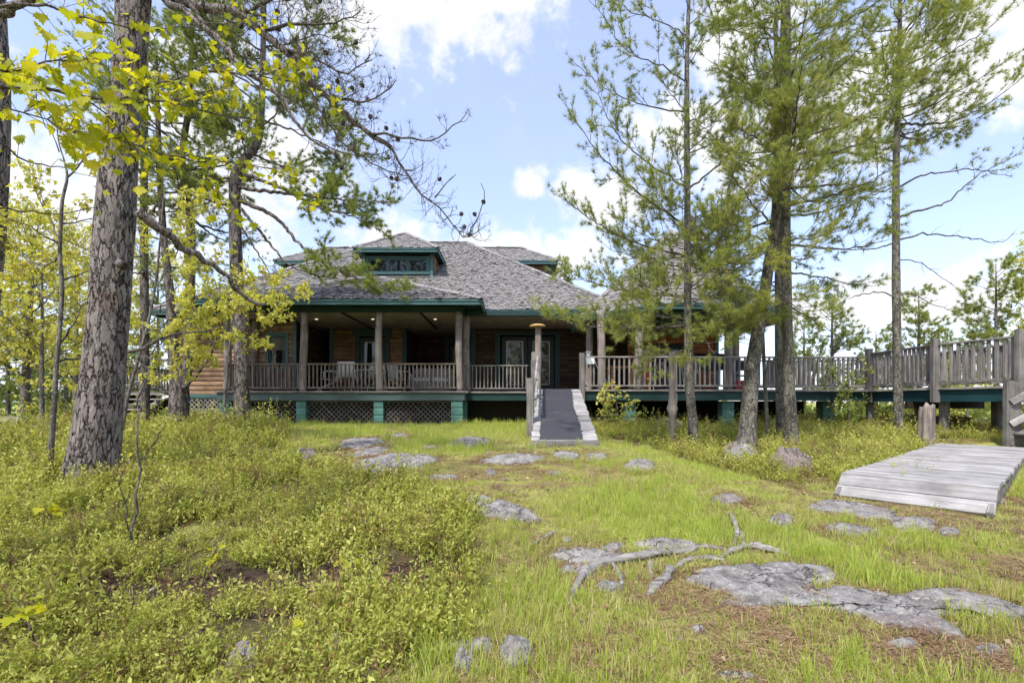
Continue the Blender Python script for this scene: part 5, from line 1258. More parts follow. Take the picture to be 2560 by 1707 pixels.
class Tree:
    def __init__(self, name, label, base, cat='tree', group=None, bark='pine_bark', twig='twig_bark', seed=1):
        self.o = thing(name, label, cat, tuple(base), group); self.bark, self.twig = bark, twig
        self.r = np.random.default_rng(seed); self.tufts = []; self.leaves = []; self.tw = MB(); self.cones = []
    def trunk(self, ctrl, k=16, name='trunk', mat=None, flare=0.0, n=60, rough=0.05, smooth=True):
        """ctrl rows: x, y, z, radius"""
        q = spline(ctrl, n); rad = q[:, 3].copy()
        if flare: rad = rad * (1 + flare * np.exp(-(q[:, 2] - q[0, 2]) / (rad[0] * 2.2)))
        v, f4, f3 = tube(q[:, :3], rad, k); c = np.repeat(q[:, :3], k, 0); d = v - c; th = np.tile(np.arange(k) * 2 * math.pi / k, n)
        rel = (v[:, 2] - q[0, 2]) / max(rad[0], .05)
        lob = flare * 0.35 * np.exp(-rel / 2.0) * np.sin(th * 5 + 1.3)
        v = c + d * (1 + rough * fbm(np.stack([np.cos(th) * 2, np.sin(th) * 2, v[:, 2] * 2.0], -1), 4, 3) + lob)[:, None]
        mb = MB(); mb.both(v, f3, f4); self.path = q
        return mb.build(name, M_[mat or self.bark], self.o, smooth)
    def branch(self, ctrl, r0, r1=0.006, name='branch', k=7, leafy=True, jit=0.012, **kw):
        c = np.array(ctrl, float); L = np.linalg.norm(np.diff(c, axis=0), axis=1).sum(); n = max(8, int(L / 0.09))
        q = spline(c, n); q[1:-1] += self.r.normal(0, jit, (n - 2, 3)) * min(1, L)
        t = np.linspace(0, 1, n); rad = r0 + (r1 - r0) * t ** 0.8
        mb = MB(); mb.tube(q, rad, k); mb.build(name, M_[self.bark if r0 > 0.03 else self.twig], self.o, True)
        if leafy: self.twigs(q, L, **kw)
        return q
    def twigs(self, q, L, start=0.25, tl=0.55, dens=7.0, ang=(35, 65), lift=0.18, curl=0.0, tuft=1.0, ts=0.085, tint=0.5, sub=3, flat=0.55, mode='needle', tr=0.006, tubes=True, ls=0.05, lp=4, cone=0.0, endgrow=True, spread=0.9):
        r = self.r; m = len(q); tg = np.gradient(q, axis=0); tg /= np.linalg.norm(tg, axis=1)[:, None] + 1e-9
        cnt = max(2, int(L * (1 - start) * dens))
        for i in range(cnt):
            s = start + (1 - start) * (i + r.random()) / cnt; j = min(m - 1, int(s * (m - 1))); p, t = q[j], tg[j]
            side = (1 if i % 2 else -1); lat = unit(np.cross(t, UP)) * side; nrm = np.cross(lat, t) * side
            phi = r.normal(0, flat); a = R(r.uniform(*ang)); d = unit(t * math.cos(a) + (lat * math.cos(phi) + nrm * math.sin(phi)) * math.sin(a) + UP * lift * r.random())
            l = tl * (1.05 - 0.62 * s) * r.uniform(0.55, 1.2)
            self.twig_one(p, d, l, tr, curl, tuft, ts, tint, sub, mode, tubes, ls, lp, cone, lift, spread)
        if endgrow: self.twig_one(q[-1], tg[-1], tl * 0.25, tr * .7, curl, tuft, ts, tint, 1, mode, tubes, ls, lp, cone, lift, spread)
    def twig_one(self, p, d, l, r0, curl, tuft, ts, tint, sub, mode, tubes, ls, lp, cone, lift, spread):
        r = self.r; n = 4 if curl == 0 else 8
        if curl:
            pts = [p]; dd = d.copy(); bend = unit(r.normal(0, 1, 3)) * curl
            for k in range(n - 1):
                bend = unit(bend + r.normal(0, .55, 3) + UP * 0.25) * curl; dd = unit(dd + bend * 0.42); pts.append(pts[-1] + dd * l / (n - 1))
            pts = np.array(pts)
        else:
            s = np.linspace(0, 1, n)[:, None]; w = r.normal(0, .12, 3); pts = p + d * l * s + (UP * lift * 0.9 + w) * l * s ** 2
        if tubes: self.tw.tube(pts, np.linspace(r0, r0 * .35, n), 3, cap=False)
        if mode == 'needle':
            if tuft > 0:
                k = max(1, int(l / 0.045 * tuft * (0.6 if curl else 1)))
                for _ in range(k):
                    if curl and r.random() > tuft * 1.5: continue
                    s = 1 - r.random() ** 1.6 * 0.68; x = s * (n - 1); j = min(n - 2, int(x)); pos = pts[j] + (pts[j + 1] - pts[j]) * (x - j)
                    dr = unit(unit(pts[j + 1] - pts[j]) + r.normal(0, .38, 3) * spread + UP * .2); self.tufts.append((*pos, *dr, ts * r.uniform(.75, 1.2), np.clip(tint + r.normal(0, .17), 0, 1)))
        else:
            k = max(1, int(lp * (0.5 + r.random())))
            for _ in range(k):
                s = 1 - r.random() * .6; x = s * (n - 1); j = min(n - 2, int(x)); pos = pts[j] + (pts[j + 1] - pts[j]) * (x - j) + r.normal(0, ls * .35, 3)
                self.leaves.append((*pos, *unit(r.normal(0, 1, 3) * .8 + np.array([0, 0, -.75]) + d * .4), ls * r.uniform(.6, 1.25), np.clip(tint + r.normal(0, .22), 0, 1)))
        if cone and r.random() < cone: self.cones.append(pts[-1])
        for _ in range(int(sub * l / 0.45 + r.random()) if sub else 0):
            s = r.uniform(.25, .9); x = s * (n - 1); j = min(n - 2, int(x)); pos = pts[j] + (pts[j + 1] - pts[j]) * (x - j); t = unit(pts[j + 1] - pts[j])
            d2 = unit(t + unit(np.cross(t, r.normal(0, 1, 3))) * r.uniform(.6, 1.1)); self.twig_one(pos, d2, l * r.uniform(.25, .5), r0 * .6, curl, tuft, ts, tint, 0, mode, tubes, ls, lp, cone, lift, spread)
    def finish(self, nn=16, nw=0.0042, mat='needles', leafmat_='spring_leaf', crown='crown', twigname='twigs', simple=False):
        if self.tw.n: self.tw.build(twigname, M_[self.twig], self.o, kind='stuff')
        if self.tufts: needles_mesh(np.array(self.tufts), nn, nw, self.r, crown, M_[mat], self.o)
        if self.leaves: leaves_mesh(np.array(self.leaves), self.r, 'foliage' if self.tufts else crown, M_[leafmat_], self.o, *((LEAF_O, LEAF_OF) if simple else (LEAF_A, LEAF_F)))
        if self.cones:
            me = cone_mesh()
            for p in self.cones[:40]:
                Mx = Matrix.Translation(Vector(p)) @ Matrix.Rotation(self.r.uniform(0, 6.3), 4, 'Z') @ Matrix.Rotation(self.r.uniform(-.8, .8), 4, 'X'); inst('pine_cone', me, self.o, Mx)
        return self.o

_cone = []
def cone_mesh():
    if not _cone:
        n, k = 9, 10; V = []
        for i in range(n):
            t = i / (n - 1); r = 0.022 * math.sin(math.pi * (0.12 + 0.86 * t)) ** .7
            V += [(r * (1.25 if (j + i) % 2 else .8) * math.cos(j * 2 * math.pi / k), r * (1.25 if (j + i) % 2 else .8) * math.sin(j * 2 * math.pi / k), (t - .3) * .055) for j in range(k)]
        i = np.arange(n - 1)[:, None] * k; j = np.arange(k)[None]; jn = (j + 1) % k
        _cone.append(mesh_np('pine_cone', V, None, np.stack([i + j, i + jn, i + k + jn, i + k + j], -1).reshape(-1, 4), False, None, M_['twig_bark']))
    return _cone[0]

def needles_mesh(T, nn, w, r, name, mat, parent):
    """every tuft becomes nn slender needles fanned about its direction"""
    N = len(T); pos = np.repeat(T[:, 0:3], nn, 0); d = np.repeat(T[:, 3:6], nn, 0); ln = np.repeat(T[:, 6], nn) * r.uniform(.7, 1.15, N * nn)
    d = d + r.normal(0, .62, (N * nn, 3)); d /= np.linalg.norm(d, axis=1)[:, None]
    sd_ = np.cross(d, r.normal(0, 1, (N * nn, 3))); sd_ /= np.linalg.norm(sd_, axis=1)[:, None] + 1e-9
    base = pos + d * (ln * .04)[:, None]; tip = pos + d * ln[:, None]; tip[:, 2] -= ln * .10
    V = np.stack([base - sd_ * w * .5, base + sd_ * w * .5, tip], 1).reshape(-1, 3); t = np.repeat(np.repeat(T[:, 7], nn) + r.normal(0, .08, N * nn), 3)
    me = mesh_np(name, V - org(parent), np.arange(len(V)).reshape(-1, 3), None, False, np.clip(t, 0, 1), mat)
    return link(bpy.data.objects.new(name, me), parent)

LEAF_A = np.array([(0, 0), (.16, .10), (.47, .34), (.24, .46), (.0, 1.0), (-.24, .46), (-.47, .34), (-.16, .10), (0, .34)], float)
LEAF_F = np.array([[8, i, (i + 1) % 8] for i in range(8)])
LEAF_O = np.array([(0, 0), (.26, .30), (.22, .66), (0, 1.0), (-.22, .66), (-.26, .30)], float)
LEAF_OF = np.array([[0, 1, 2], [0, 2, 3], [0, 3, 4], [0, 4, 5]])
def leaves_mesh(T, r, name, mat, parent, tmpl=LEAF_A, faces=LEAF_F, fold=0.22):
    N = len(T); d = T[:, 3:6] / np.linalg.norm(T[:, 3:6], axis=1)[:, None]; s = np.cross(d, r.normal(0, 1, (N, 3))); s /= np.linalg.norm(s, axis=1)[:, None] + 1e-9; n_ = np.cross(s, d)
    k = len(tmpl); x, y = tmpl[:, 0], tmpl[:, 1]
    z = fold * np.abs(x) - 0.22 * y ** 2
    V = T[:, None, 0:3] + T[:, 6][:, None, None] * (x[None, :, None] * s[:, None] + y[None, :, None] * d[:, None] + z[None, :, None] * n_[:, None])
    Fc = (np.arange(N)[:, None, None] * k + faces[None]).reshape(-1, 3)
    me = mesh_np(name, V.reshape(-1, 3) - org(parent), Fc, None, False, np.repeat(T[:, 7], k), mat)
    return link(bpy.data.objects.new(name, me), parent)

def tctrl(rows, D, dD=0.0):
    """trunk control rows from (u, v, width in pixels) at depth D (leaning by dD metres from first to last)"""
    out = []
    for i, (u, v, w) in enumerate(rows):
        d = D + dD * i / max(1, len(rows) - 1); out.append((*P(u, v, d), w * 0.5 * d / F / math.hypot(1, (u - U0) / F)))     # a trunk off the axis shows wider
    return np.array(out)

def pine_whorls(T, z0, z1, n, L0, L1, elev0, elev1, r0, az=None, **kw):
    """regular branches round the trunk path of tree T between heights z0 and z1"""
    r = T.r; q = T.path
    for i in range(n):
        t = (i + r.random() * .6) / n; z = z0 + (z1 - z0) * t; j = int(np.argmin(np.abs(q[:, 2] - z))); p = q[j, :3]
        a = r.uniform(0, 2 * math.pi) if az is None else az(r); L = (L0 + (L1 - L0) * t) * r.uniform(.7, 1.15); e = R(elev0 + (elev1 - elev0) * t + r.normal(0, 8))
        d = np.array([math.cos(a) * math.cos(e), math.sin(a) * math.cos(e), math.sin(e)])
        T.branch([p, p + d * L * .35 - UP * .02 * L, p + d * L * .72 + UP * .02 * L, p + d * L + UP * (.08 + .08 * r.random()) * L], r0 * (1 - .5 * t), .004, **kw)

def ground_base(D, u, dz=-0.08):
    x = (u - U0) / F * D; return np.array([x, D, gz(x, D) + dz])

# --- big red pine at the left
def big_pine():
    D = 4.95; T = Tree('red_pine', 'thick red pine trunk with plated bark nearest the camera', ground_base(D, 230), bark='red_pine_bark', seed=11)
    rows = [(222, 1240, 150), (228, 1190, 138), (236, 1134, 131), (252, 1000, 116), (258, 943, 112), (271, 790, 107), (287, 560, 104), (296, 430, 96), (308, 300, 84), (320, 200, 80), (328, 110, 82), (334, 0, 88), (340, -120, 86), (350, -420, 70), (356, -800, 46), (360, -1100, 20)]
    T.trunk(tctrl(rows, D), k=120, n=420, flare=0.10, rough=0.025)
    PB = lambda L: [P(u, v, d) for u, v, d in L]
    bare = dict(tl=.62, dens=16, curl=.85, tuft=.16, ts=.07, tint=.35, sub=4, flat=1.2, tr=.0042, cone=.02, ang=(30, 80), lift=.1, start=.16)
    # the long overhanging limb: bare curling twigs, few needles, cones
    T.branch(PB([(352, -60, 4.95), (455, 2, 5.0), (536, 20, 5.05), (597, 36, 5.1), (650, 77, 5.15), (708, 126, 5.2), (765, 191, 5.25), (815, 240, 5.3), (857, 285, 5.3), (921, 336, 5.35), (977, 368, 5.4)]), .056, .017, k=10, **{**bare, 'dens': 40, 'tl': .8})
    T.branch(PB([(977, 368, 5.4), (1000, 411, 5.4), (1044, 470, 5.45), (1087, 514, 5.45), (1127, 553, 5.5), (1151, 589, 5.5), (1174, 594, 5.5), (1194, 573, 5.5), (1200, 555, 5.5)]), .015, .005, **{**bare, 'tl': .5, 'dens': 48, 'start': .02, 'tuft': .03})
    T.branch(PB([(921, 336, 5.35), (1000, 345, 5.3), (1090, 350, 5.3), (1130, 320, 5.3), (1165, 285, 5.3)]), .016, .005, **{**bare, 'tl': .34, 'dens': 9, 'tuft': .5, 'ts': .08})
    T.branch(PB([(1087, 495, 5.45), (1115, 460, 5.4), (1138, 438, 5.4)]), .009, .004, **{**bare, 'tl': .12, 'dens': 5, 'sub': 0})
    T.branch(PB([(1174, 590, 5.5), (1198, 530, 5.5), (1212, 490, 5.5), (1203, 460, 5.5)]), .009, .004, **{**bare, 'tl': .12, 'dens': 5, 'sub': 0, 'cone': .5})
    T.branch(PB([(815, 240, 5.3), (900, 250, 5.2), (965, 235, 5.2), (990, 200, 5.2)]), .018, .005, **{**bare, 'tl': .4, 'dens': 34, 'tuft': .35})
    T.branch(PB([(708, 126, 5.2), (790, 150, 5.1), (860, 180, 5.1), (930, 150, 5.1)]), .02, .005, **{**bare, 'tl': .6, 'dens': 38, 'tuft': .4})
    T.branch(PB([(650, 77, 5.15), (740, 60, 5.2), (830, 60, 5.2), (900, 30, 5.2)]), .022, .005, **{**bare, 'tl': .65, 'dens': 38, 'tuft': .35})
    T.branch(PB([(600, 30, 5.1), (690, 5, 5.1), (780, -10, 5.2), (880, -5, 5.2)]), .022, .005, **{**bare, 'tl': .6, 'dens': 38, 'tuft': .4})
    T.branch(PB([(765, 191, 5.25), (800, 280, 5.3), (850, 350, 5.4), (940, 410, 5.5), (1010, 440, 5.5)]), .016, .004, **{**bare, 'tl': .5, 'dens': 26, 'tuft': .06})
    # second limb and stubs
    T.branch(PB([(372, -30, 4.95), (430, 15, 4.9), (497, 55, 4.85), (566, 122, 4.8), (620, 186, 4.8), (690, 230, 4.9), (760, 330, 5.0), (850, 400, 5.1)]), .034, .006, k=9, **{**bare, 'tl': .6, 'dens': 7, 'tuft': .05, 'start': .45})
    T.branch(PB([(480, 15, 4.9), (500, 50, 4.88), (512, 62, 4.85)]), .028, .02, leafy=False)
    T.branch(PB([(345, 528, 4.9), (380, 560, 5.0), (436, 602, 5.2), (478, 628, 5.4), (555, 680, 5.7), (589, 722, 5.9), (628, 750, 6.1), (660, 762, 6.2)]), .046, .014, k=10, **{**bare, 'tl': .5, 'dens': 5, 'tuft': 0, 'start': .5, 'curl': .3})
    T.branch(PB([(320, 880, 4.95), (370, 862, 5.1), (420, 842, 5.3), (520, 822, 5.6), (600, 800, 5.9)]), .017, .005, **{**bare, 'tl': .3, 'dens': 4, 'tuft': 0, 'curl': .2})
    for u, v in ((330, 322), (300, 660)): 
        p = P(u, v, 4.95 - .16); mb = MB(); mb.tube([p + (0, .06, 0), p + (0, -.02, 0), p + (0, -.035, 0)], [.05, .042, .018], 10); mb.build('knot', M_['pine_bark'], T.o, True)
    T.finish(14, .0032, 'needles_dull')
big_pine()

def edge_pine():
    D = 5.6; T = Tree('red_pine', 'pine trunk leaning in at the left edge of the picture', ground_base(D, -140), bark='red_pine_bark', seed=12)
    rows = [(-150, 1160, 96), (-95, 1000, 92), (-50, 790, 90), (-30, 600, 88), (-18, 400, 86), (-14, 230, 84), (-22, 60, 82), (-30, -200, 76), (-40, -700, 50), (-50, -1000, 20)]
    T.trunk(tctrl(rows, D), k=70, n=200, flare=0.15, rough=0.025)
    T.branch([P(-10, 40, 5.6), P(40, 15, 5.5), P(90, -10, 5.4), P(170, -60, 5.3)], .05, .02, leafy=False)
    T.finish()
edge_pine()

# --- pine in front of the porch with branches sweeping right over the roof
def porch_pine():
    D = 11.0; T = Tree('pine_tree', 'dark barked pine standing before the porch with limbs sweeping over the roof', ground_base(D, 600), bark='pine_bark', seed=13)
    T.trunk(tctrl([(600, 1092, 50), (603, 1050, 42), (605, 1000, 39), (604, 905, 38), (600, 800, 37), (594, 730, 36), (589, 600, 33), (587, 500, 31), (590, 440, 30), (615, 395, 24), (645, 355, 20), (654, 268, 17), (657, 150, 15), (660, 20, 12), (662, -120, 7)], D), k=22, n=90, flare=.35)
    nd = dict(tl=1.1, dens=8.5, tuft=1.35, ts=.105, tint=.42, sub=4, flat=.5, lift=.22, start=.36)
    PB = lambda L: [P(u, v, d) for u, v, d in L]
    T.branch(PB([(598, 470, 11), (680, 480, 10.8), (770, 490, 10.6), (860, 500, 10.4), (975, 505, 10.2)]), .05, .008, **nd)
    T.branch(PB([(600, 430, 11), (700, 470, 10.9), (800, 520, 10.8), (900, 545, 10.7), (955, 570, 10.6)]), .05, .008, **nd)
    T.branch(PB([(600, 500, 11), (690, 545, 10.7), (760, 620, 10.4), (860, 680, 10.2), (990, 735, 10.0)]), .055, .008, **{**nd, 'tint': .5, 'start': .5})
    T.branch(PB([(600, 520, 11), (660, 590, 10.9), (720, 660, 10.8), (800, 690, 10.7), (900, 705, 10.6)]), .04, .007, **{**nd, 'start': .6, 'dens': 4.5})
    T.branch(PB([(598, 560, 11), (650, 640, 11.2), (690, 720, 11.3), (700, 770, 11.3)]), .025, .006, **{**nd, 'tuft': .15, 'tl': .6})
    T.branch(PB([(590, 520, 11), (520, 500, 10.8), (450, 480, 10.7), (395, 490, 10.6)]), .06, .01, **{**nd, 'tuft': .5})
    T.branch(PB([(655, 300, 11), (740, 330, 10.9), (830, 370, 10.8), (900, 395, 10.7)]), .03, .006, **nd)
    T.branch(PB([(655, 220, 11), (730, 250, 11), (800, 300, 11), (880, 330, 11)]), .028, .006, **nd)
    T.branch(PB([(650, 340, 11), (590, 300, 11), (530, 280, 11), (470, 270, 11)]), .028, .006, **nd)
    T.branch(PB([(655, 230, 11), (590, 190, 11), (520, 170, 11), (430, 170, 11)]), .028, .006, **nd)
    T.branch(PB([(657, 130, 11), (590, 90, 11), (510, 70, 11), (440, 60, 11)]), .025, .006, **nd)
    T.branch(PB([(658, 120, 11), (720, 110, 11), (790, 90, 11), (850, 100, 11)]), .025, .006, **nd)
    pine_whorls(T, 6.6, 11.0, 22, 2.0, 1.1, 5, 25, .03, **nd)
    T.finish(15, .0078, 'needles')
porch_pine()

def twin_pine():
    D = 11.2; T = Tree('pine_tree', 'twin stemmed pine forking low down at the left of the house', ground_base(D, 446), bark='pine_bark', seed=14)
    T.trunk(tctrl([(446, 1092, 58), (446, 1050, 52), (449, 990, 50), (448, 940, 46), (434, 890, 30), (428, 800, 26), (424, 720, 23), (410, 600, 20), (400, 450, 17), (395, 300, 13), (390, 120, 8)], D), k=20, n=90, flare=.25)
    p2 = T.path
    T.trunk(tctrl([(455, 960, 40), (468, 915, 30), (472, 830, 28), (476, 700, 26), (478, 600, 24), (470, 520, 22), (455, 400, 19), (470, 280, 16), (478, 150, 12), (480, 20, 8)], D + .05), k=16, n=70, name='trunk')
    nd = dict(tl=.9, dens=5.5, tuft=.95, ts=.105, tint=.42, sub=4, flat=.6, lift=.2, start=.3)
    pine_whorls(T, 5.6, 10.6, 34, 2.2, 1.2, 0, 30, .035, **nd)
    T.path = p2; pine_whorls(T, 6.0, 9.5, 12, 1.8, .9, 0, 30, .03, **nd)
    T.branch([P(452, 975, 11.1), P(490, 940, 11.0), P(525, 890, 10.9), P(545, 835, 10.8)], .04, .02, leafy=False)
    T.branch([P(440, 992, 11.1), P(400, 975, 11.0), P(365, 945, 10.9), P(320, 905, 10.8)], .035, .02, leafy=False)
    T.finish(14, .008)
twin_pine()

def thin_left_pine():
    D = 12.2; T = Tree('pine_tree', 'slim straight pine trunk rising in front of the left steps', ground_base(D, 362), bark='pine_bark', seed=15)
    T.trunk(tctrl([(363, 1085, 30), (363, 1040, 26), (362, 900, 24), (361, 700, 23), (360, 500, 21), (362, 300, 18), (365, 100, 13), (366, -50, 8)], D), k=16, n=60, flare=.2)
    nd = dict(tl=.8, dens=5.0, tuft=.8, ts=.095, tint=.42, sub=4, flat=.6, lift=.15, start=.3)
    pine_whorls(T, 4.8, 11.0, 32, 2.1, 1.2, -5, 25, .03, **nd)
    T.finish(13, .0085)
thin_left_pine()

# --- white pines on the right
PB = lambda L: [P(u, v, d) for u, v, d in L]
def slender_white_pine():
    D = 8.5; T = Tree('white_pine', 'slender white pine with open tiered branches right of the ramp', ground_base(D, 1737), bark='white_pine_bark', seed=21)
    T.trunk(tctrl([(1738, 1128, 30), (1735, 1100, 25), (1730, 1040, 24), (1724, 960, 23), (1721, 850, 21), (1719, 740, 19), (1719, 640, 18), (1718, 450, 16), (1717, 245, 13), (1718, 120, 11), (1722, 0, 9), (1725, -150, 5)], D), k=16, n=90, flare=.22)
    nd = dict(tl=.66, dens=9.0, tuft=1.05, ts=.105, tint=.58, sub=3.4, flat=.6, lift=.30, start=.30)
    for L, r in (([(1716, 566, 8.5), (1660, 528, 8.3), (1580, 469, 8.1), (1478, 359, 7.9), (1413, 253, 7.8)], .022),
                 ([(1718, 473, 8.5), (1670, 440, 8.5), (1609, 400, 8.4), (1527, 314, 8.3), (1490, 205, 8.2)], .020),
                 ([(1714, 640, 8.5), (1650, 625, 8.4), (1584, 604, 8.3), (1482, 551, 8.1), (1392, 482, 8.0)], .022),
                 ([(1716, 281, 8.5), (1650, 272, 8.5), (1584, 257, 8.5), (1515, 222, 8.5), (1437, 159, 8.5)], .016),
                 ([(1716, 205, 8.5), (1650, 165, 8.4), (1588, 139, 8.3), (1555, 112, 8.2), (1515, 49, 8.1), (1478, 8, 8.1)], .014),
                 ([(1718, 90, 8.5), (1640, 50, 8.5), (1560, 25, 8.5), (1500, -20, 8.5)], .012),
                 ([(1720, 473, 8.5), (1788, 420, 8.2), (1870, 339, 8.0), (1911, 298, 7.9), (2000, 204, 7.7)], .020),
                 ([(1719, 385, 8.5), (1790, 355, 8.7), (1860, 325, 8.9)], .014),
                 ([(1716, 560, 8.5), (1770, 530, 8.8), (1850, 520, 9.0)], .016)):
        T.branch(PB(L), r, .004, **nd)
    nd2 = {**nd, 'dens': 11, 'tl': .8, 'tint': .68}
    for L, r in (([(1716, 746, 8.5), (1630, 735, 8.3), (1540, 723, 8.1), (1470, 705, 8.0), (1401, 687, 7.9)], .018),
                 ([(1718, 812, 8.5), (1640, 818, 8.2), (1540, 819, 7.9), (1450, 812, 7.7), (1360, 785, 7.5)], .018),
                 ([(1718, 800, 8.5), (1660, 790, 8.0), (1600, 800, 7.7), (1540, 860, 7.5)], .014),
                 ([(1722, 723, 8.5), (1760, 690, 8.2), (1790, 640, 8.0), (1830, 590, 7.9)], .016),
                 ([(1722, 830, 8.5), (1780, 800, 8.2), (1850, 770, 8.0), (1900, 760, 7.8)], .016),
                 ([(1722, 868, 8.5), (1700, 880, 8.0), (1660, 905, 7.7), (1640, 930, 7.6)], .012),
                 ([(1722, 840, 8.5), (1740, 850, 8.0), (1770, 860, 7.6), (1790, 890, 7.4)], .012)):
        T.branch(PB(L), r, .004, **nd2)
    pine_whorls(T, 3.6, 9.6, 24, 1.15, .8, 12, 40, .014, **{**nd, 'tint': .45, 'sub': 3})
    pine_whorls(T, 2.75, 4.6, 15, 1.75, 1.3, -4, 12, .016, **{**nd2, 'tint': .66, 'start': .3})
    pine_whorls(T, 2.7, 5.2, 6, 1.2, 1.0, 0, 20, .014, az=lambda r: r.normal(-math.pi / 2, .9), **{**nd2, 'tint': .68, 'start': .2})
    T.finish(15, .0056)
slender_white_pine()

def leaning_white_pine():
    D = 8.3; T = Tree('white_pine', 'leaning pine with lichened bark and yellowish sprays, left of the paired trunks', ground_base(D, 1866), bark='white_pine_bark', seed=22)
    T.trunk(tctrl([(1864, 1118, 52), (1868, 1085, 44), (1872, 1030, 42), (1880, 930, 38), (1889, 865, 35), (1904, 776, 32), (1918, 690, 29), (1930, 600, 26), (1938, 540, 23), (1944, 420, 20), (1950, 280, 17), (1955, 120, 13), (1960, -60, 8)], D, .3), k=18, n=80, flare=.22)
    nd = dict(tl=.8, dens=9, tuft=.95, ts=.115, tint=.78, sub=4, flat=.7, lift=.28, start=.25)
    for L, r in (([(1935, 560, 8.4), (1890, 520, 8.0), (1850, 470, 7.7), (1815, 400, 7.5)], .022), ([(1932, 600, 8.4), (1880, 590, 8.0), (1830, 560, 7.6), (1800, 520, 7.4)], .02), ([(1938, 520, 8.4), (1960, 440, 8.0), (1975, 350, 7.7), (1985, 260, 7.5)], .02),
                 ([(1930, 620, 8.4), (1900, 640, 8.0), (1860, 660, 7.7), (1810, 690, 7.5)], .02), ([(1925, 640, 8.4), (1960, 640, 8.0), (2000, 650, 7.7), (2040, 640, 7.5)], .018), ([(1946, 400, 8.5), (1900, 350, 8.1), (1860, 330, 7.8), (1830, 300, 7.6)], .018),
                 ([(1944, 430, 8.5), (1990, 380, 8.1), (2030, 360, 7.8), (2060, 330, 7.6)], .018), ([(1912, 720, 8.4), (1870, 740, 8.0), (1830, 760, 7.6), (1800, 800, 7.4)], .018), ([(1915, 700, 8.4), (1950, 730, 8.0), (1990, 770, 7.8), (2030, 800, 7.6)], .016)):
        T.branch(PB(L), r, .005, **nd)
    pine_whorls(T, 4.6, 10.0, 15, 1.7, 1.0, 5, 35, .022, **{**nd, 'tint': .5, 'start': .35})
    pine_whorls(T, 4.0, 9.2, 9, 1.35, 1.0, 10, 35, .018, az=lambda r: r.normal(-math.pi / 2, .75), **{**nd, 'tint': .74, 'dens': 11, 'start': .2})
    T.finish(15, .0058)
leaning_white_pine()

def tall_white_pine():
    D = 8.6; T = Tree('white_pine', 'tallest straight white pine, right trunk of the pair behind the pinkish boulder', ground_base(D, 1980), bark='white_pine_bark', seed=23)
    T.trunk(tctrl([(1981, 1122, 44), (1979, 1085, 36), (1976, 1030, 34), (1971, 950, 31), (1969, 860, 29), (1966, 700, 27), (1964, 571, 26), (1966, 400, 23), (1967, 250, 20), (1968, 122, 18), (1969, 0, 15), (1970, -200, 8)], D), k=18, n=90, flare=.2)
    nd = dict(tl=.9, dens=6.5, tuft=.85, ts=.115, tint=.56, sub=4, flat=.6, lift=.2, start=.3)
    for L, r in (([(1968, 380, 8.6), (2052, 384, 8.4), (2135, 368, 8.2), (2200, 320, 8.0), (2240, 260, 7.9)], .034), ([(1967, 470, 8.6), (2060, 465, 8.4), (2140, 460, 8.2), (2200, 475, 8.1)], .03), ([(1966, 540, 8.6), (2040, 535, 8.5), (2110, 510, 8.4), (2190, 480, 8.3)], .025),
                 ([(1966, 612, 8.6), (2050, 620, 8.4), (2120, 622, 8.3), (2220, 600, 8.2)], .025), ([(1968, 240, 8.6), (2030, 215, 8.5), (2100, 170, 8.4), (2160, 110, 8.3)], .026), ([(1968, 130, 8.6), (2030, 100, 8.6), (2090, 40, 8.6), (2110, -20, 8.6)], .022),
                 ([(1966, 245, 8.6), (1900, 225, 8.8), (1830, 190, 9.0), (1770, 150, 9.1)], .022), ([(1967, 110, 8.6), (1920, 85, 8.6), (1890, 30, 8.6), (1870, -30, 8.6)], .022), ([(1966, 160, 8.6), (1900, 180, 8.4), (1830, 200, 8.3)], .018),
                 ([(1965, 680, 8.6), (2040, 690, 8.9), (2110, 705, 9.1), (2180, 715, 9.3)], .02), ([(1966, 760, 8.6), (2030, 800, 8.8), (2080, 830, 8.9), (2110, 850, 9.0)], .016)):
        T.branch(PB(L), r, .005, **nd)
    pine_whorls(T, 5.0, 11.2, 20, 2.1, 1.3, 0, 30, .026, **nd)
    pine_whorls(T, 4.4, 9.6, 6, 1.3, 1.0, 8, 32, .018, az=lambda r: r.normal(-math.pi / 2, .8), **{**nd, 'tint': .68, 'dens': 10, 'start': .2})
    T.finish(14, .0060)
tall_white_pine()

def paired_pine():
    D = 10.3; T = Tree('white_pine', 'thinner back trunk of the pair behind the pinkish boulder', ground_base(D, 1954), bark='white_pine_bark', seed=24)
    T.trunk(tctrl([(1955, 1092, 30), (1953, 1050, 25), (1949, 950, 23), (1947, 800, 21), (1946, 600, 19), (1944, 400, 16), (1940, 200, 12), (1940, 0, 7)], D), k=14, n=60, flare=.2)
    pine_whorls(T, 3.9, 10.0, 26, 1.9, 1.0, -2, 25, .02, tl=.8, dens=5.0, tuft=.6, ts=.11, tint=.46, sub=4, flat=.6, lift=.15, start=.3)
    T.finish(14, .0075)
    D = 9.6; T = Tree('young_pine', 'pole thin young trunk between the leaning pine and the paired trunks', ground_base(D, 1918), bark='white_pine_bark', seed=25)
    T.trunk(tctrl([(1919, 1085, 13), (1916, 1030, 11), (1911, 930, 10), (1908, 860, 9), (1906, 780, 7), (1905, 700, 5)], D), k=10, n=40)
    pine_whorls(T, 2.4, 4.0, 8, .7, .4, 0, 20, .008, tl=.4, dens=6, tuft=.8, ts=.09, tint=.5, sub=2)
    T.finish(14, .0052)
paired_pine()

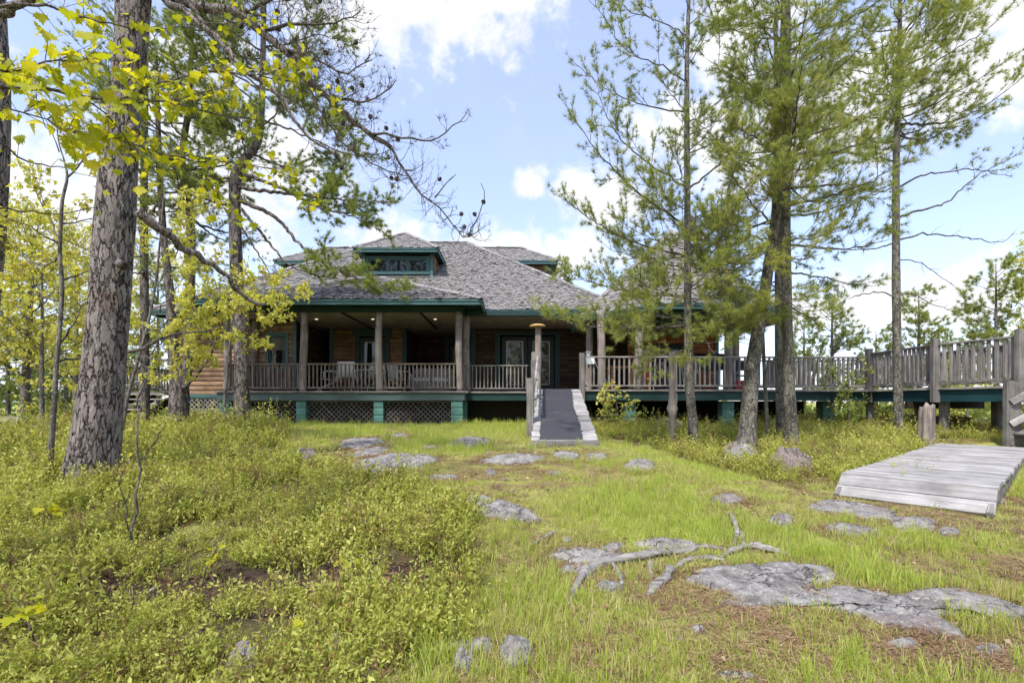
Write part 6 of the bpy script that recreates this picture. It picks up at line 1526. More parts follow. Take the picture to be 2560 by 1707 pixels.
def far_right_pine():
    D = 10.6; T = Tree('white_pine', 'straight single pine in front of the raised walkway with a bare lower branch', ground_base(D, 2247), bark='white_pine_bark', seed=26)
    T.trunk(tctrl([(2249, 1100, 34), (2247, 1070, 28), (2245, 1000, 26), (2243, 880, 24), (2241, 760, 23), (2240, 640, 22), (2240, 480, 20), (2241, 380, 18), (2245, 250, 15), (2248, 130, 13), (2250, 0, 11), (2252, -150, 6)], D), k=16, n=90, flare=.2)
    nd = dict(tl=.95, dens=6.0, tuft=.9, ts=.12, tint=.68, sub=4, flat=.6, lift=.2, start=.22)
    thin = {**nd, 'tuft': .5, 'start': .5, 'tl': .6}
    for L, r, kw in (([(2243, 547, 10.6), (2300, 525, 10.5), (2365, 506, 10.4), (2430, 449, 10.3), (2490, 416, 10.2), (2540, 390, 10.2)], .028, thin),
                     ([(2243, 470, 10.6), (2300, 440, 10.5), (2370, 430, 10.4), (2430, 424, 10.3), (2520, 440, 10.3)], .024, thin),
                     ([(2245, 310, 10.6), (2320, 310, 10.5), (2389, 302, 10.4), (2470, 260, 10.3), (2560, 192, 10.2)], .03, nd), ([(2245, 340, 10.6), (2310, 350, 10.5), (2380, 320, 10.4), (2450, 300, 10.3)], .024, nd),
                     ([(2246, 270, 10.6), (2310, 250, 10.5), (2370, 200, 10.4), (2430, 150, 10.3)], .024, nd), ([(2243, 405, 10.6), (2190, 395, 10.6), (2130, 385, 10.6), (2080, 400, 10.6)], .022, nd),
                     ([(2243, 300, 10.6), (2190, 295, 10.4), (2130, 290, 10.2), (2080, 270, 10.1)], .024, nd), ([(2242, 470, 10.6), (2200, 480, 10.6), (2150, 500, 10.6), (2090, 510, 10.6)], .018, thin),
                     ([(2240, 605, 10.6), (2190, 620, 10.5), (2120, 625, 10.4), (2040, 615, 10.3)], .02, thin)):
        T.branch(PB(L), r, .005, **kw)
    dead = dict(tl=.4, dens=5, curl=.25, tuft=0, sub=1, tr=.006, flat=1.0, start=.3)
    T.branch(PB([(2240, 604, 10.6), (2295, 588, 10.5), (2369, 588, 10.4), (2440, 597, 10.3), (2503, 604, 10.3), (2536, 580, 10.3)]), .022, .006, **dead)
    T.branch(PB([(2240, 650, 10.6), (2300, 655, 10.5), (2350, 690, 10.4), (2385, 715, 10.3)]), .014, .005, **dead)
    T.branch(PB([(2240, 740, 10.6), (2280, 735, 10.5), (2330, 760, 10.4), (2390, 780, 10.4)]), .014, .005, **dead)
    T.branch(PB([(2240, 745, 10.6), (2200, 730, 10.5), (2140, 740, 10.4), (2070, 770, 10.3)]), .016, .005, **dead)
    pine_whorls(T, 7.2, 11.6, 32, 1.9, .8, 8, 38, .024, **nd)
    pine_whorls(T, 7.0, 10.5, 5, 1.3, 1.0, 12, 35, .018, az=lambda r: r.normal(-math.pi / 2, .8), **{**nd, 'dens': 9, 'start': .2})
    T.finish(14, .0072)
far_right_pine()

# --- leafy saplings and understorey at the left
def sapling(name, label, rows, D, limbs, seed, n_leaf=3, ls=.055, tint=.5, dens=6, bark='smooth_bark', mat='spring_leaf', group=None, dD=0.0, tl=.5):
    T = Tree(name, label, ground_base(D, rows[0][0]), group=group, bark=bark, seed=seed)
    T.trunk(tctrl(rows, D, dD), k=12, n=60, rough=.04)
    for L, r in limbs: T.branch(PB(L), r, .003, mode='leaf', lp=n_leaf, ls=ls, tint=tint, tl=tl, dens=dens, sub=3, flat=1.0, lift=.15, start=.25, tr=.004)
    return T
T = sapling('maple_sapling', 'slender grey sapling with yellow spring leaves just left of the thick pine', [(118, 1225, 22), (124, 1170, 19), (127, 1134, 17), (136, 1000, 15), (142, 900, 14), (149, 828, 13), (155, 720, 13), (150, 640, 12), (152, 560, 11), (156, 500, 10), (168, 444, 8), (160, 400, 5), (148, 360, 4), (140, 300, 3)], 5.0,
            [([(168, 444, 5), (190, 425, 5), (215, 390, 5), (255, 375, 4.9)], .010), ([(150, 610, 5), (110, 590, 4.9), (60, 560, 4.8), (10, 550, 4.7)], .010), ([(155, 560, 5), (190, 555, 5.2), (230, 545, 5.4), (300, 520, 5.5)], .009), ([(152, 700, 5), (190, 690, 5.1), (230, 672, 5.2)], .012),
             ([(147, 860, 5), (175, 820, 5.1), (200, 770, 5.2), (240, 735, 5.3)], .012), ([(143, 905, 5), (180, 898, 5.1), (230, 890, 5.2), (300, 860, 5.4)], .012), ([(150, 600, 5), (120, 540, 5.2), (90, 480, 5.3), (60, 420, 5.4)], .01), ([(152, 640, 5), (110, 660, 5.3), (60, 640, 5.5), (0, 600, 5.6)], .01),
             ([(148, 380, 5), (120, 320, 5), (80, 260, 5), (50, 180, 5)], .006), ([(149, 750, 5), (100, 740, 5.4), (50, 720, 5.6), (0, 735, 5.8)], .01)], 31, 8, .058, .5, 9)
T.finish()
T = sapling('maple_tree', 'young maple with yellow green leaves between the thick pine and the house', [(300, 1110, 12), (318, 1000, 10), (345, 900, 9), (372, 800, 8), (390, 700, 7), (400, 600, 5), (410, 480, 3)], 8.4,
            [([(335, 930, 8.4), (380, 880, 8.3), (440, 830, 8.2), (520, 790, 8.1), (610, 770, 8.0)], .014), ([(350, 880, 8.4), (420, 800, 8.3), (500, 740, 8.2), (600, 700, 8.1), (700, 690, 8.0)], .014), ([(365, 820, 8.4), (430, 730, 8.4), (500, 660, 8.4), (570, 620, 8.4)], .012),
             ([(380, 740, 8.4), (430, 650, 8.4), (480, 580, 8.4), (500, 520, 8.4)], .01), ([(340, 900, 8.4), (390, 930, 8.2), (450, 930, 8.1), (530, 900, 8.0)], .01), ([(385, 720, 8.4), (360, 650, 8.5), (350, 560, 8.6)], .01), ([(345, 890, 8.4), (430, 900, 8.2), (520, 850, 8.1), (640, 830, 8.0), (700, 780, 8.0)], .012),
             ([(360, 840, 8.4), (450, 790, 8.2), (560, 760, 8.0), (680, 740, 7.9), (760, 735, 7.8)], .012), ([(395, 650, 8.4), (450, 560, 8.4), (500, 470, 8.4)], .008), ([(350, 870, 8.4), (330, 820, 8.6), (310, 760, 8.7)], .01)], 32, 10, .07, .65, 10, tl=.62)
T.finish()
T = sapling('maple_tree', 'young maple in front of the porch pine trunk with drooping yellow sprays', [(560, 1095, 9), (562, 1000, 8), (572, 900, 7), (580, 800, 6), (590, 720, 4)], 9.6,
            [([(570, 920, 9.6), (600, 880, 9.5), (640, 840, 9.4)], .008), ([(575, 850, 9.6), (620, 790, 9.5), (680, 750, 9.4), (740, 740, 9.3)], .009), ([(580, 800, 9.6), (560, 740, 9.5), (520, 700, 9.4)], .008), ([(583, 770, 9.6), (640, 720, 9.5), (700, 700, 9.4)], .008), ([(572, 900, 9.6), (530, 870, 9.5), (490, 860, 9.4)], .008)], 33, 6, .085, .6, 6)
T.finish()
def bg_tree(u, D, h, label, seed, mat='spring_leaf', tint=.5, spread=2.2, pine=False, group='trees in the wood at the left', z0=.25, w=.10, lean=0.0):
    b = ground_base(D, u); T = Tree('pine_tree' if pine else 'leafy_tree', label, b, group=group, bark='pine_bark' if pine else 'smooth_bark', seed=seed)
    T.trunk(np.array([(b[0], b[1], b[2], w), (b[0] + lean * .3, b[1], b[2] + h * .35, w * .8), (b[0] + lean * .8, b[1], b[2] + h * .75, w * .45), (b[0] + lean, b[1], b[2] + h, w * .12)]), k=10, n=36, flare=.2)
    if pine: pine_whorls(T, b[2] + h * z0, b[2] + h * .98, int(h * 5.5), spread, spread * .25, -2, 35, w * .3, tl=.85, dens=6, tuft=1.0, ts=.16, tint=tint, sub=3, flat=.6, lift=.2, start=.25, tubes=False); T.finish(10, .018)
    else: pine_whorls(T, b[2] + h * z0, b[2] + h * .98, int(h * 4.5), spread, spread * .5, 20, 55, w * .3, mode='leaf', lp=6, ls=.105, tint=tint, tl=.95, dens=6, sub=3, flat=1.1, lift=.15, start=.2, tr=.006, tubes=True); T.finish(leafmat_=mat, simple=True)
    return T.o
bg_tree(60, 15, 6.0, 'dark slim trunk with yellow leaves left of the sapling, in the wood', 41, tint=.5, z0=.25, w=.13, lean=.3)
bg_tree(-90, 13, 6.5, 'leafy yellow tree at the left border of the wood', 42, tint=.45, z0=.2)
bg_tree(190, 18, 7.0, 'yellow leaved tree seen beside the thick pine, in the wood', 43, tint=.55, z0=.15)
bg_tree(300, 21, 7.5, 'yellow leaved tree behind the left steps', 44, tint=.5, z0=.12)
bg_tree(20, 24, 6.0, 'dark green pine at the far left of the wood', 45, pine=True, tint=.35, spread=2.4, z0=.05)
bg_tree(130, 27, 5.5, 'dark green pine behind the slender sapling, in the wood', 46, pine=True, tint=.3, spread=2.6, z0=.03)
bg_tree(255, 30, 8.0, 'green pine behind the thick pine trunk, in the wood', 47, pine=True, tint=.35, spread=2.6, z0=.05)
bg_tree(395, 27, 9.0, 'green pine beyond the left end of the house', 48, pine=True, tint=.35, spread=2.4, z0=.1)
bg_tree(-30, 19, 4.0, 'low green leafy bush at the far left of the wood', 49, 'green_leaf', .5, 2.0, z0=.05)
bg_tree(165, 23, 3.6, 'low green leafy bush under the sapling, in the wood', 50, 'green_leaf', .6, 2.2, z0=.04)
bg_tree(330, 24, 3.2, 'low leafy bush behind the left steps', 51, 'green_leaf', .6, 2.0, z0=.04)
# beyond the walkway
G2 = 'trees beyond the raised walkway'
bg_tree(2297, 22, 5.9, 'pointed green pine beyond the walkway right of the single trunk', 61, pine=True, tint=.62, spread=1.9, group=G2, z0=.05)
bg_tree(2190, 24, 4.4, 'rounded green pine beyond the walkway left of the single trunk', 62, pine=True, tint=.6, spread=2.0, group=G2, z0=.03)
bg_tree(2080, 21, 5.0, 'bushy pine behind the walkway corner', 63, pine=True, tint=.5, spread=2.0, group=G2, z0=.03)
bg_tree(2490, 17, 5.6, 'tall airy pine above the walkway at the right edge', 64, pine=True, tint=.66, spread=1.7, group=G2, z0=.25, w=.08)
bg_tree(2600, 18, 6.0, 'yellow green leafy tree half cut by the right edge', 65, 'spring_leaf', .7, 1.8, group=G2, z0=.2)
bg_tree(2010, 25, 5.0, 'green pine seen between the paired trunks and the walkway', 66, pine=True, tint=.5, spread=2.0, group=G2, z0=.05)
bg_tree(2370, 26, 4.6, 'wide green pine low behind the walkway railing', 73, pine=True, tint=.55, spread=2.3, group=G2, z0=.02)
bg_tree(2530, 30, 5.0, 'dark green pine low behind the railing at the right edge', 74, pine=True, tint=.45, spread=2.4, group=G2, z0=.02)
bg_tree(105, 11.5, 4.6, 'yellow leaved understorey tree in front of the wood at the left', 75, tint=.55, spread=1.7, z0=.12, w=.05)
bg_tree(1400, 34, 11.2, 'green pine top showing above the right side dormer', 67, pine=True, tint=.6, spread=1.6, group='trees behind the house', z0=.6)
bg_tree(1330, 36, 11.0, 'small pine tip showing above the roof behind the right side dormer', 68, pine=True, tint=.6, spread=1.2, group='trees behind the house', z0=.7)
bg_tree(2420, 15, 1.6, 'low yellow green bush under the walkway', 69, 'spring_leaf', .7, .9, group=G2, z0=.05, w=.03)
bg_tree(2120, 12.0, 1.35, 'leafy green bush growing against the walkway beam', 70, 'green_leaf', .85, .36, group='bushes by the deck', z0=.05, w=.02)
bg_tree(1540, 11.6, .75, 'small leafy shrub in front of the middle deck pier', 71, 'spring_leaf', .85, .22, group='bushes by the deck', z0=.3, w=.012)
bg_tree(1492, 11.2, .5, 'green shrub tucked beside the right edge of the ramp', 72, 'green_leaf', .9, .22, group='bushes by the deck', z0=.05, w=.012)

def mirrored_woods():
    # the wood behind the viewer, which the house windows mirror: copies of trees already built, parts and all
    src = [o for o in bpy.data.objects if o.parent is None and o.name.startswith(('pine_tree', 'leafy_tree')) and o.get('group') in ('trees in the wood at the left', 'trees beyond the raised walkway')]
    src = [o for o in src if o.location.y > 16][:8]; r = np.random.default_rng(3)
    for i in range(16):
        s0 = src[i % len(src)]; c = s0.copy(); COL.objects.link(c); x = -22 + i * 2.9 + r.normal(0, .8); y = -r.uniform(9, 20); c.location = (x, y, gz(x, y) - .05); c.rotation_euler = (0, 0, r.uniform(0, 6)); sc_ = r.uniform(1.1, 1.6); c.scale = (sc_,) * 3
        c['label'] = 'tree of the wood behind the viewer, seen only mirrored in the windows'; c['group'] = 'wood behind the viewer'
        for ch in s0.children:
            if ch.name.split('.')[0] in ('trunk', 'crown', 'twigs'):
                q = ch.copy(); COL.objects.link(q); q.parent = c
mirrored_woods()

def treeline():
    r = np.random.default_rng(5); n = 11000
    a = R(1) * r.uniform(-66, 66, n); D = r.uniform(48, 95, n); x = D * np.tan(a); y = np.where(r.random(n) < .8, D, -D * .6)
    hmax = np.where(x < -12, 5.2, 3.3) + 2.2 * n2(x, y, .07, 3, 3); z = g(x, y) + r.random(n) ** .8 * np.maximum(.6, hmax)
    T = np.column_stack([x, y, z, r.normal(0, 1, (n, 3)) + UP * .5, r.uniform(.5, 1.2, n), np.clip(r.normal(.4, .2, n), 0, 1)])
    o = leaves_mesh(T, r, 'treeline', M_['green_leaf'], None, LEAF_O, LEAF_OF); o['kind'] = 'stuff'
treeline()

# --- maple boughs reaching in from the upper left, each near leaf its own piece
MAPLE = [(0, 0), (.07, .02), (.30, -.10), (.27, .06), (.56, .06), (.46, .20), (.62, .36), (.40, .40), (.42, .52), (.22, .50), (.24, .70), (.12, .68), (0, 1.0)]
def maple_leaf_mesh(seed):
    r = np.random.default_rng(seed); half = np.array(MAPLE); full = np.vstack([half, (half[1:-1] * [-1, 1])[::-1]])
    full = full + r.normal(0, .012, full.shape); c = np.array([[0, .30]]); xy = np.vstack([full, c]); k = len(full)
    fold, droop, tw = r.uniform(.12, .4), r.uniform(.15, .5), r.normal(0, .12)
    z = fold * np.abs(xy[:, 0]) - droop * xy[:, 1] ** 2 * .6 + tw * xy[:, 0] - .12 * xy[:, 0] ** 2
    V = np.column_stack([xy, z]); F3 = [[k, i, (i + 1) % k] for i in range(k)]
    # petiole
    pv, p4, p3 = tube(np.array([(0, 0, 0), (0.01, -.25, .03), (0, -.5, .12)]), [.012, .01, .01], 3, False)
    Vx = np.vstack([V, pv]); F4 = p4 + len(V)
    return mesh_np('leaf', Vx, F3, F4, False, np.full(len(Vx), float(np.clip(r.normal(.55, .25), 0, 1))), M_['maple_leaf'])
def maple_boughs():
    b = np.array([-3.3, 2.6, gz(-3.3, 2.6)]); T = Tree('maple_tree', 'maple reaching in from the left with large bright yellow green leaves', b, bark='smooth_bark', seed=77)
    T.trunk(np.array([(*(b - (0, 0, .1)), .10), (b[0] - .05, b[1], 1.5, .085), (b[0], b[1] + .05, 3.2, .07), (b[0] + .1, b[1], 5.0, .04), (b[0] + .1, b[1], 6.0, .015)]), k=14, n=50, flare=.3)
    t0 = np.array([b[0], b[1], 2.6])
    boughs = [([t0 + (0, 0, .25), P(-60, 208, 2.5), P(0, 214, 2.6), P(115, 226, 2.7), P(191, 237, 2.75), P(287, 253, 2.85), P(421, 253, 3.05), P(498, 233, 3.2), P(582, 214, 3.4)], .017, 1.0),
              ([P(287, 253, 2.85), P(380, 215, 3.0), P(470, 190, 3.2), P(560, 178, 3.4), P(650, 190, 3.6), P(740, 140, 3.8)], .008, 1.1),
              ([t0 + (0, 0, .1), P(-80, 268, 2.2), P(0, 275, 2.25), P(60, 285, 2.3), P(120, 300, 2.4), P(170, 330, 2.5)], .011, 1.3),
              ([t0 + (0, .1, .45), P(-60, 170, 2.2), P(20, 190, 2.2), P(110, 160, 2.3), P(200, 150, 2.5), P(280, 150, 2.7)], .010, 1.3),
              ([P(170, 330, 2.5), P(250, 335, 2.8), P(345, 365, 3.1), P(460, 398, 3.4), P(575, 408, 3.6), P(660, 420, 3.8), P(740, 450, 4.0), P(790, 485, 4.2)], .009, 1.0),
              ([P(191, 237, 2.75), P(260, 280, 2.8), P(310, 340, 2.9), P(340, 400, 3.0), P(360, 450, 3.0)], .006, .9),
              ([P(421, 253, 3.05), P(480, 270, 3.2), P(560, 290, 3.4), P(640, 300, 3.5)], .007, 1.1),
              ([P(400, 385, 3.3), P(480, 430, 3.5), P(540, 480, 3.6), P(570, 540, 3.7)], .006, .8),
              ([t0 + (.1, 0, 1.0), P(60, 10, 2.6), P(170, 30, 3.0), P(270, 60, 3.4), P(400, 75, 3.6), P(520, 60, 3.9), P(690, 50, 4.2)], .010, .55),
              ([P(650, 190, 3.6), P(760, 210, 3.9), P(840, 240, 4.1), P(870, 262, 4.2)], .005, .6),
              ([t0 + (0, .1, -.15), P(-40, 360, 2.9), P(60, 400, 3.2), P(150, 420, 3.6), P(240, 400, 3.9)], .010, .15),
              ([t0 + (0, .1, -.35), P(-40, 530, 2.9), P(60, 528, 3.2), P(150, 535, 3.5), P(260, 515, 3.8)], .010, .1)]
    spots = []
    for ctrl, r0, dens in boughs:
        q = T.branch(ctrl, r0, .0025, leafy=False, k=6, jit=.006); seg = np.linalg.norm(np.diff(q, axis=0), axis=1); L = seg.sum()
        inview = [i for i in range(len(q)) if q[i][0] > -1.09 * q[i][1]]
        if not inview: continue
        cnt = int(len(inview) / len(q) * L * 38 * dens)
        for _ in range(cnt):
            i = inview[min(len(inview) - 1, int(T.r.random() ** .85 * len(inview)))]; p = q[i]; tg = unit(q[min(i + 1, len(q) - 1)] - q[max(i - 1, 0)])
            d = unit(tg * .6 + T.r.normal(0, .6, 3)); l = T.r.uniform(.04, .16); e = p + d * l + UP * .02
            T.tw.tube([p, p + d * l * .5 + UP * .012, e], [.0022, .0018, .0014], 3, cap=False)
            for _k in range(T.r.choice([1, 2, 2, 3])): spots.append(e + T.r.normal(0, .018, 3))
    mes = [maple_leaf_mesh(s) for s in range(10)]
    T.r.shuffle(spots); rest = []
    for i, p in enumerate(spots):
        r = T.r; s = r.uniform(.036, .074) * (.95 if p[1] > 2.9 else 1.12); yaw = r.uniform(0, 6.28); pitch = R(r.normal(-38, 26)); roll = r.normal(0, .5)
        Mx = Matrix.Translation(Vector(p)) @ Matrix.Rotation(yaw, 4, 'Z') @ Matrix.Rotation(pitch, 4, 'X') @ Matrix.Rotation(roll, 4, 'Y') @ Matrix.Translation((0, .4 * s, -.1 * s)) @ Matrix.Scale(s, 4)
        if i < 300: inst('leaf', mes[i % 10], T.o, Mx)
        else: rest.append((Mx, i % 10))
    if rest:
        V, F3, F4, Tn, n = [], [], [], [], 0
        for Mx, k in rest:
            me = mes[k]; co = np.empty(len(me.vertices) * 3); me.vertices.foreach_get('co', co); co = np.column_stack([co.reshape(-1, 3), np.ones(len(me.vertices))]) @ np.array(Mx).T; V.append(co[:, :3])
            for pl in me.polygons: (F3 if len(pl.vertices) == 3 else F4).append([v + n for v in pl.vertices])
            n += len(co); Tn.append(np.full(len(co), T.r.random()))
        me = mesh_np('leaves', np.vstack(V) - org(T.o), F3, F4, False, np.concatenate(Tn), M_['maple_leaf']); o = link(bpy.data.objects.new('leaves', me), T.o); o['kind'] = 'stuff'
    print('maple leaves', len(spots))
    T.finish()
maple_boughs()

# seedlings standing in the shrubs
def seedling(u, v, h, label, seed, n=8, ls=.07, tint=.6, lean=(0.1, 0)):
    p = G(u, v); T = Tree('maple_seedling', label, p, cat='seedling', group='maple seedlings in the shrubs', bark='twig_bark', seed=seed); r = T.r
    q = T.trunk(np.array([(*(p - (0, 0, .03)), .005), (p[0] + lean[0] * .4, p[1] + lean[1] * .4, p[2] + h * .5, .004), (p[0] + lean[0], p[1] + lean[1], p[2] + h, .002)]), k=6, n=14, name='stem', mat='twig_bark')
    mes = [maple_leaf_mesh(300 + s) for s in range(3)] if not SEEDM else SEEDM
    if not SEEDM: SEEDM.extend(mes)
    for i in range(n):
        z = r.uniform(.55, 1.0); e = np.array([p[0] + lean[0] * z, p[1] + lean[1] * z, p[2] + h * z]); a = r.uniform(0, 6.28); s = ls * r.uniform(.7, 1.2); o_ = e + np.array([math.cos(a), math.sin(a), .2]) * r.uniform(.02, .09)
        T.tw.tube([e, o_], [.0016, .0012], 3, cap=False)
        Mx = Matrix.Translation(Vector(o_)) @ Matrix.Rotation(a - math.pi / 2, 4, 'Z') @ Matrix.Rotation(R(r.normal(-18, 18)), 4, 'X') @ Matrix.Rotation(r.normal(0, .35), 4, 'Y') @ Matrix.Scale(s, 4); inst('leaf', mes[i % 3], T.o, Mx)
    T.finish()
SEEDM = []
seedling(150, 1345, .22, 'seedling with a fan of yellow leaves left of the bare stem, below the thick pine', 81, 9, .06, lean=(-.12, 0))
seedling(500, 1470, .26, 'seedling with pale leaves above the dark hollow in the shrubs', 82, 9, .045, lean=(.12, 0))
seedling(860, 1490, .24, 'seedling with drooping pale leaves near the tall grass', 83, 9, .05, lean=(.02, .05))
seedling(100, 1640, .24, 'seedling with broad leaves at the bottom left corner', 84, 6, .06, lean=(-.1, 0))
seedling(790, 1620, .14, 'single yellow green rosette seedling by the leaf litter', 85, 5, .045, lean=(0, 0))
def bare_stem():
    T = Tree('bare_sapling', 'dark bare crooked stem in the shrubs right of the thick pine', G(318, 1400), cat='sapling', bark='twig_bark', seed=90); D = G(318, 1400)[1]
    T.branch([P(318, 1395, D), P(325, 1330, D), P(338, 1240, D), P(352, 1150, D + .1), P(340, 1080, D + .1), P(352, 1000, D + .2), P(372, 930, D + .2)], .011, .004, name='stem', mode='leaf', lp=1, ls=.045, tint=.6, tl=.22, dens=4, sub=0, start=.5, tr=.003)
    T.branch([P(352, 1150, D + .1), P(385, 1105, D + .1), P(415, 1060, D + .1)], .006, .003, mode='leaf', lp=1, ls=.04, tint=.6, tl=.15, dens=4, sub=0, tr=.002)
    T.branch([P(325, 1330, D), P(312, 1270, D), P(300, 1200, D), P(330, 1140, D)], .005, .002, mode='leaf', lp=2, ls=.04, tint=.6, tl=.15, dens=4, sub=0, tr=.002)
    T.finish()
bare_stem()
# ------------------------------------------------------------------ ground cover (uncountable)
def in_poly(px, py, poly):
    inside = np.zeros(len(px), bool); n = len(poly); j = n - 1
    for i in range(n):
        xi, yi = poly[i]; xj, yj = poly[j]
        c = ((yi > py) != (yj > py)) & (px < (xj - xi) * (py - yi) / (yj - yi + 1e-12) + xi); inside ^= c; j = i
    return inside

def blocked(x, y, rocks=True):
    b = np.zeros(len(x), bool)
    if rocks:
        for rk in ROCKS:
            lo, hi = rk.min(0), rk.max(0); m = (x > lo[0]) & (x < hi[0]) & (y > lo[1]) & (y < hi[1])
            if m.any():
                c = rk.mean(0); idx = np.nonzero(m)[0]; b[idx] |= in_poly(x[idx], y[idx], c + (rk - c) * 1.0)
    d = np.stack([x - LAND[0][0], y - LAND[0][1]], -1); a, bb = d @ LDIR, d @ LNOR
    b |= (a > -.30) & (a < LLEN) & (bb > -.01) & (bb < LWID + .01)
    t = (y - 7.86) / 4.54; xl_ = .31 + .34 * t; b |= (y > 7.8) & (y < 12.6) & (x > xl_) & (x < xl_ + 1.09)
    b |= (y > 14.25) & (x > -8.9) & (x < -1.3); b |= (y > 15.0) & (x > -11.2) & (x < 9.3); b |= (y > 13.6) & (x > .5) & (x < 9)
    b |= np.hypot(x + 4.3, y - 4.95) < .33
    return b

def sample(n, x0, x1, y0, y1, dens, seed):
    """n candidate points, thinned by dens(x, y) and by distance so the picture is covered evenly"""
    r = np.random.default_rng(seed); y = y0 * (y1 / y0) ** r.random(n) if y0 > .5 else r.uniform(y0, y1, n); half = 1.12
    lo = np.maximum(x0, -half * y - 1.3); hi = np.minimum(x1, half * y + 1.3); x = lo + (hi - lo) * r.random(n)
    k = (hi > lo) & (r.random(n) < dens(x, y)); x, y = x[k], y[k]; k = ~blocked(x, y); return x[k], y[k], r

def scatter(name, protos, pts, rot, scl, idx, kind='stuff'):
    me = bpy.data.meshes.new(name); me.vertices.add(len(pts)); me.vertices.foreach_set('co', np.asarray(pts, np.float32).ravel())
    a = me.attributes.new('rot', 'FLOAT_VECTOR', 'POINT'); a.data.foreach_set('vector', np.asarray(rot, np.float32).ravel())
    a = me.attributes.new('scl', 'FLOAT', 'POINT'); a.data.foreach_set('value', np.asarray(scl, np.float32))
    a = me.attributes.new('idx', 'INT', 'POINT'); a.data.foreach_set('value', np.asarray(idx, np.int32))
    o = link(bpy.data.objects.new(name, me)); o['kind'] = kind
    ng = bpy.data.node_groups.new(name + '_nodes', 'GeometryNodeTree'); ng.interface.new_socket('Geometry', in_out='INPUT', socket_type='NodeSocketGeometry'); ng.interface.new_socket('Geometry', in_out='OUTPUT', socket_type='NodeSocketGeometry')
    N = ng.nodes; Lk = ng.links.new; gi = N.new('NodeGroupInput'); go = N.new('NodeGroupOutput'); ip = N.new('GeometryNodeInstanceOnPoints'); jn = N.new('GeometryNodeJoinGeometry')
    for p in reversed(protos):
        oi = N.new('GeometryNodeObjectInfo'); oi.inputs['Object'].default_value = p; oi.inputs['As Instance'].default_value = True; Lk(oi.outputs['Geometry'], jn.inputs[0])
    def attr(nm, t):
        n = N.new('GeometryNodeInputNamedAttribute'); n.data_type = t; n.inputs['Name'].default_value = nm; return n.outputs['Attribute']
    Lk(gi.outputs[0], ip.inputs['Points']); Lk(jn.outputs[0], ip.inputs['Instance']); ip.inputs['Pick Instance'].default_value = True
    Lk(attr('idx', 'INT'), ip.inputs['Instance Index']); Lk(attr('rot', 'FLOAT_VECTOR'), ip.inputs['Rotation']); Lk(attr('scl', 'FLOAT'), ip.inputs['Scale']); Lk(ip.outputs[0], go.inputs[0])
    md = o.modifiers.new('scatter', 'NODES'); md.node_group = ng
    return o

def proto(name, V, F3, tint, mat):
    return bpy.data.objects.new(name, mesh_np(name, V, F3, None, False, tint, M_[mat]))

def sprig(seed, h=.20, nst=5, nl=13, ls=.029, mat='berry_leaf'):
    r = np.random.default_rng(seed); V, Fc, T, n = [], [], [], 0
    def leaf(p, d, s, t):
        nonlocal n
        sd_ = unit(np.cross(d, r.normal(0, 1, 3))); nn = np.cross(sd_, d); w = .21 * s
        V.extend([p, p + d * s * .5 + sd_ * w + nn * w * .3, p + d * s, p + d * s * .5 - sd_ * w + nn * w * .3]); Fc.extend([[n, n + 1, n + 2], [n, n + 2, n + 3]]); T.extend([t] * 4); n += 4
    for _ in range(nst):
        a = r.uniform(0, 6.28); lean = r.uniform(.1, .85); hh = h * r.uniform(.55, 1.1); b = np.array([r.normal(0, .025), r.normal(0, .025), -.02]); e = b + np.array([math.cos(a) * lean * hh, math.sin(a) * lean * hh, hh])
        sd_ = unit(np.cross(e - b, r.normal(0, 1, 3))) * .0012; V.extend([b - sd_, b + sd_, e]); Fc.append([n, n + 1, n + 2]); T.extend([0.02] * 3); n += 3
        for k in range(nl):
            t = .28 + .72 * (k + r.random()) / nl; p = b + (e - b) * t + r.normal(0, .008, 3); d = unit(unit(e - b) * .55 + r.normal(0, .62, 3) + UP * .12); leaf(p, d, ls * r.uniform(.7, 1.25), float(np.clip(r.normal(.20 + .55 * t, .16), .06, 1)))
    return proto('berry_sprig', np.array(V), np.array(Fc), np.array(T), mat)

def dead_twig(seed):
    r = np.random.default_rng(seed); V, Fc, T, n = [], [], [], 0
    for _ in range(4):
        a = r.uniform(0, 6.28); h = r.uniform(.14, .34); b = np.array([r.normal(0, .02), r.normal(0, .02), -.02]); e = b + np.array([math.cos(a) * .35 * h, math.sin(a) * .35 * h, h])
        segs = [(b, e, .003)] + [(b + (e - b) * t, b + (e - b) * t + unit(r.normal(0, 1, 3) + UP * .8) * h * .4, .0018) for t in r.uniform(.3, .9, 4)]
        for p, q, w in segs:
            sd_ = unit(np.cross(q - p, r.normal(0, 1, 3))) * w; s2 = unit(np.cross(q - p, sd_)) * w; V.extend([p - sd_, p + sd_, q, p - s2, p + s2]); Fc.extend([[n, n + 1, n + 2], [n + 3, n + 4, n + 2]]); T.extend([.25] * 5); n += 5
    return proto('dead_twig', np.array(V), np.array(Fc), np.array(T), 'litter')

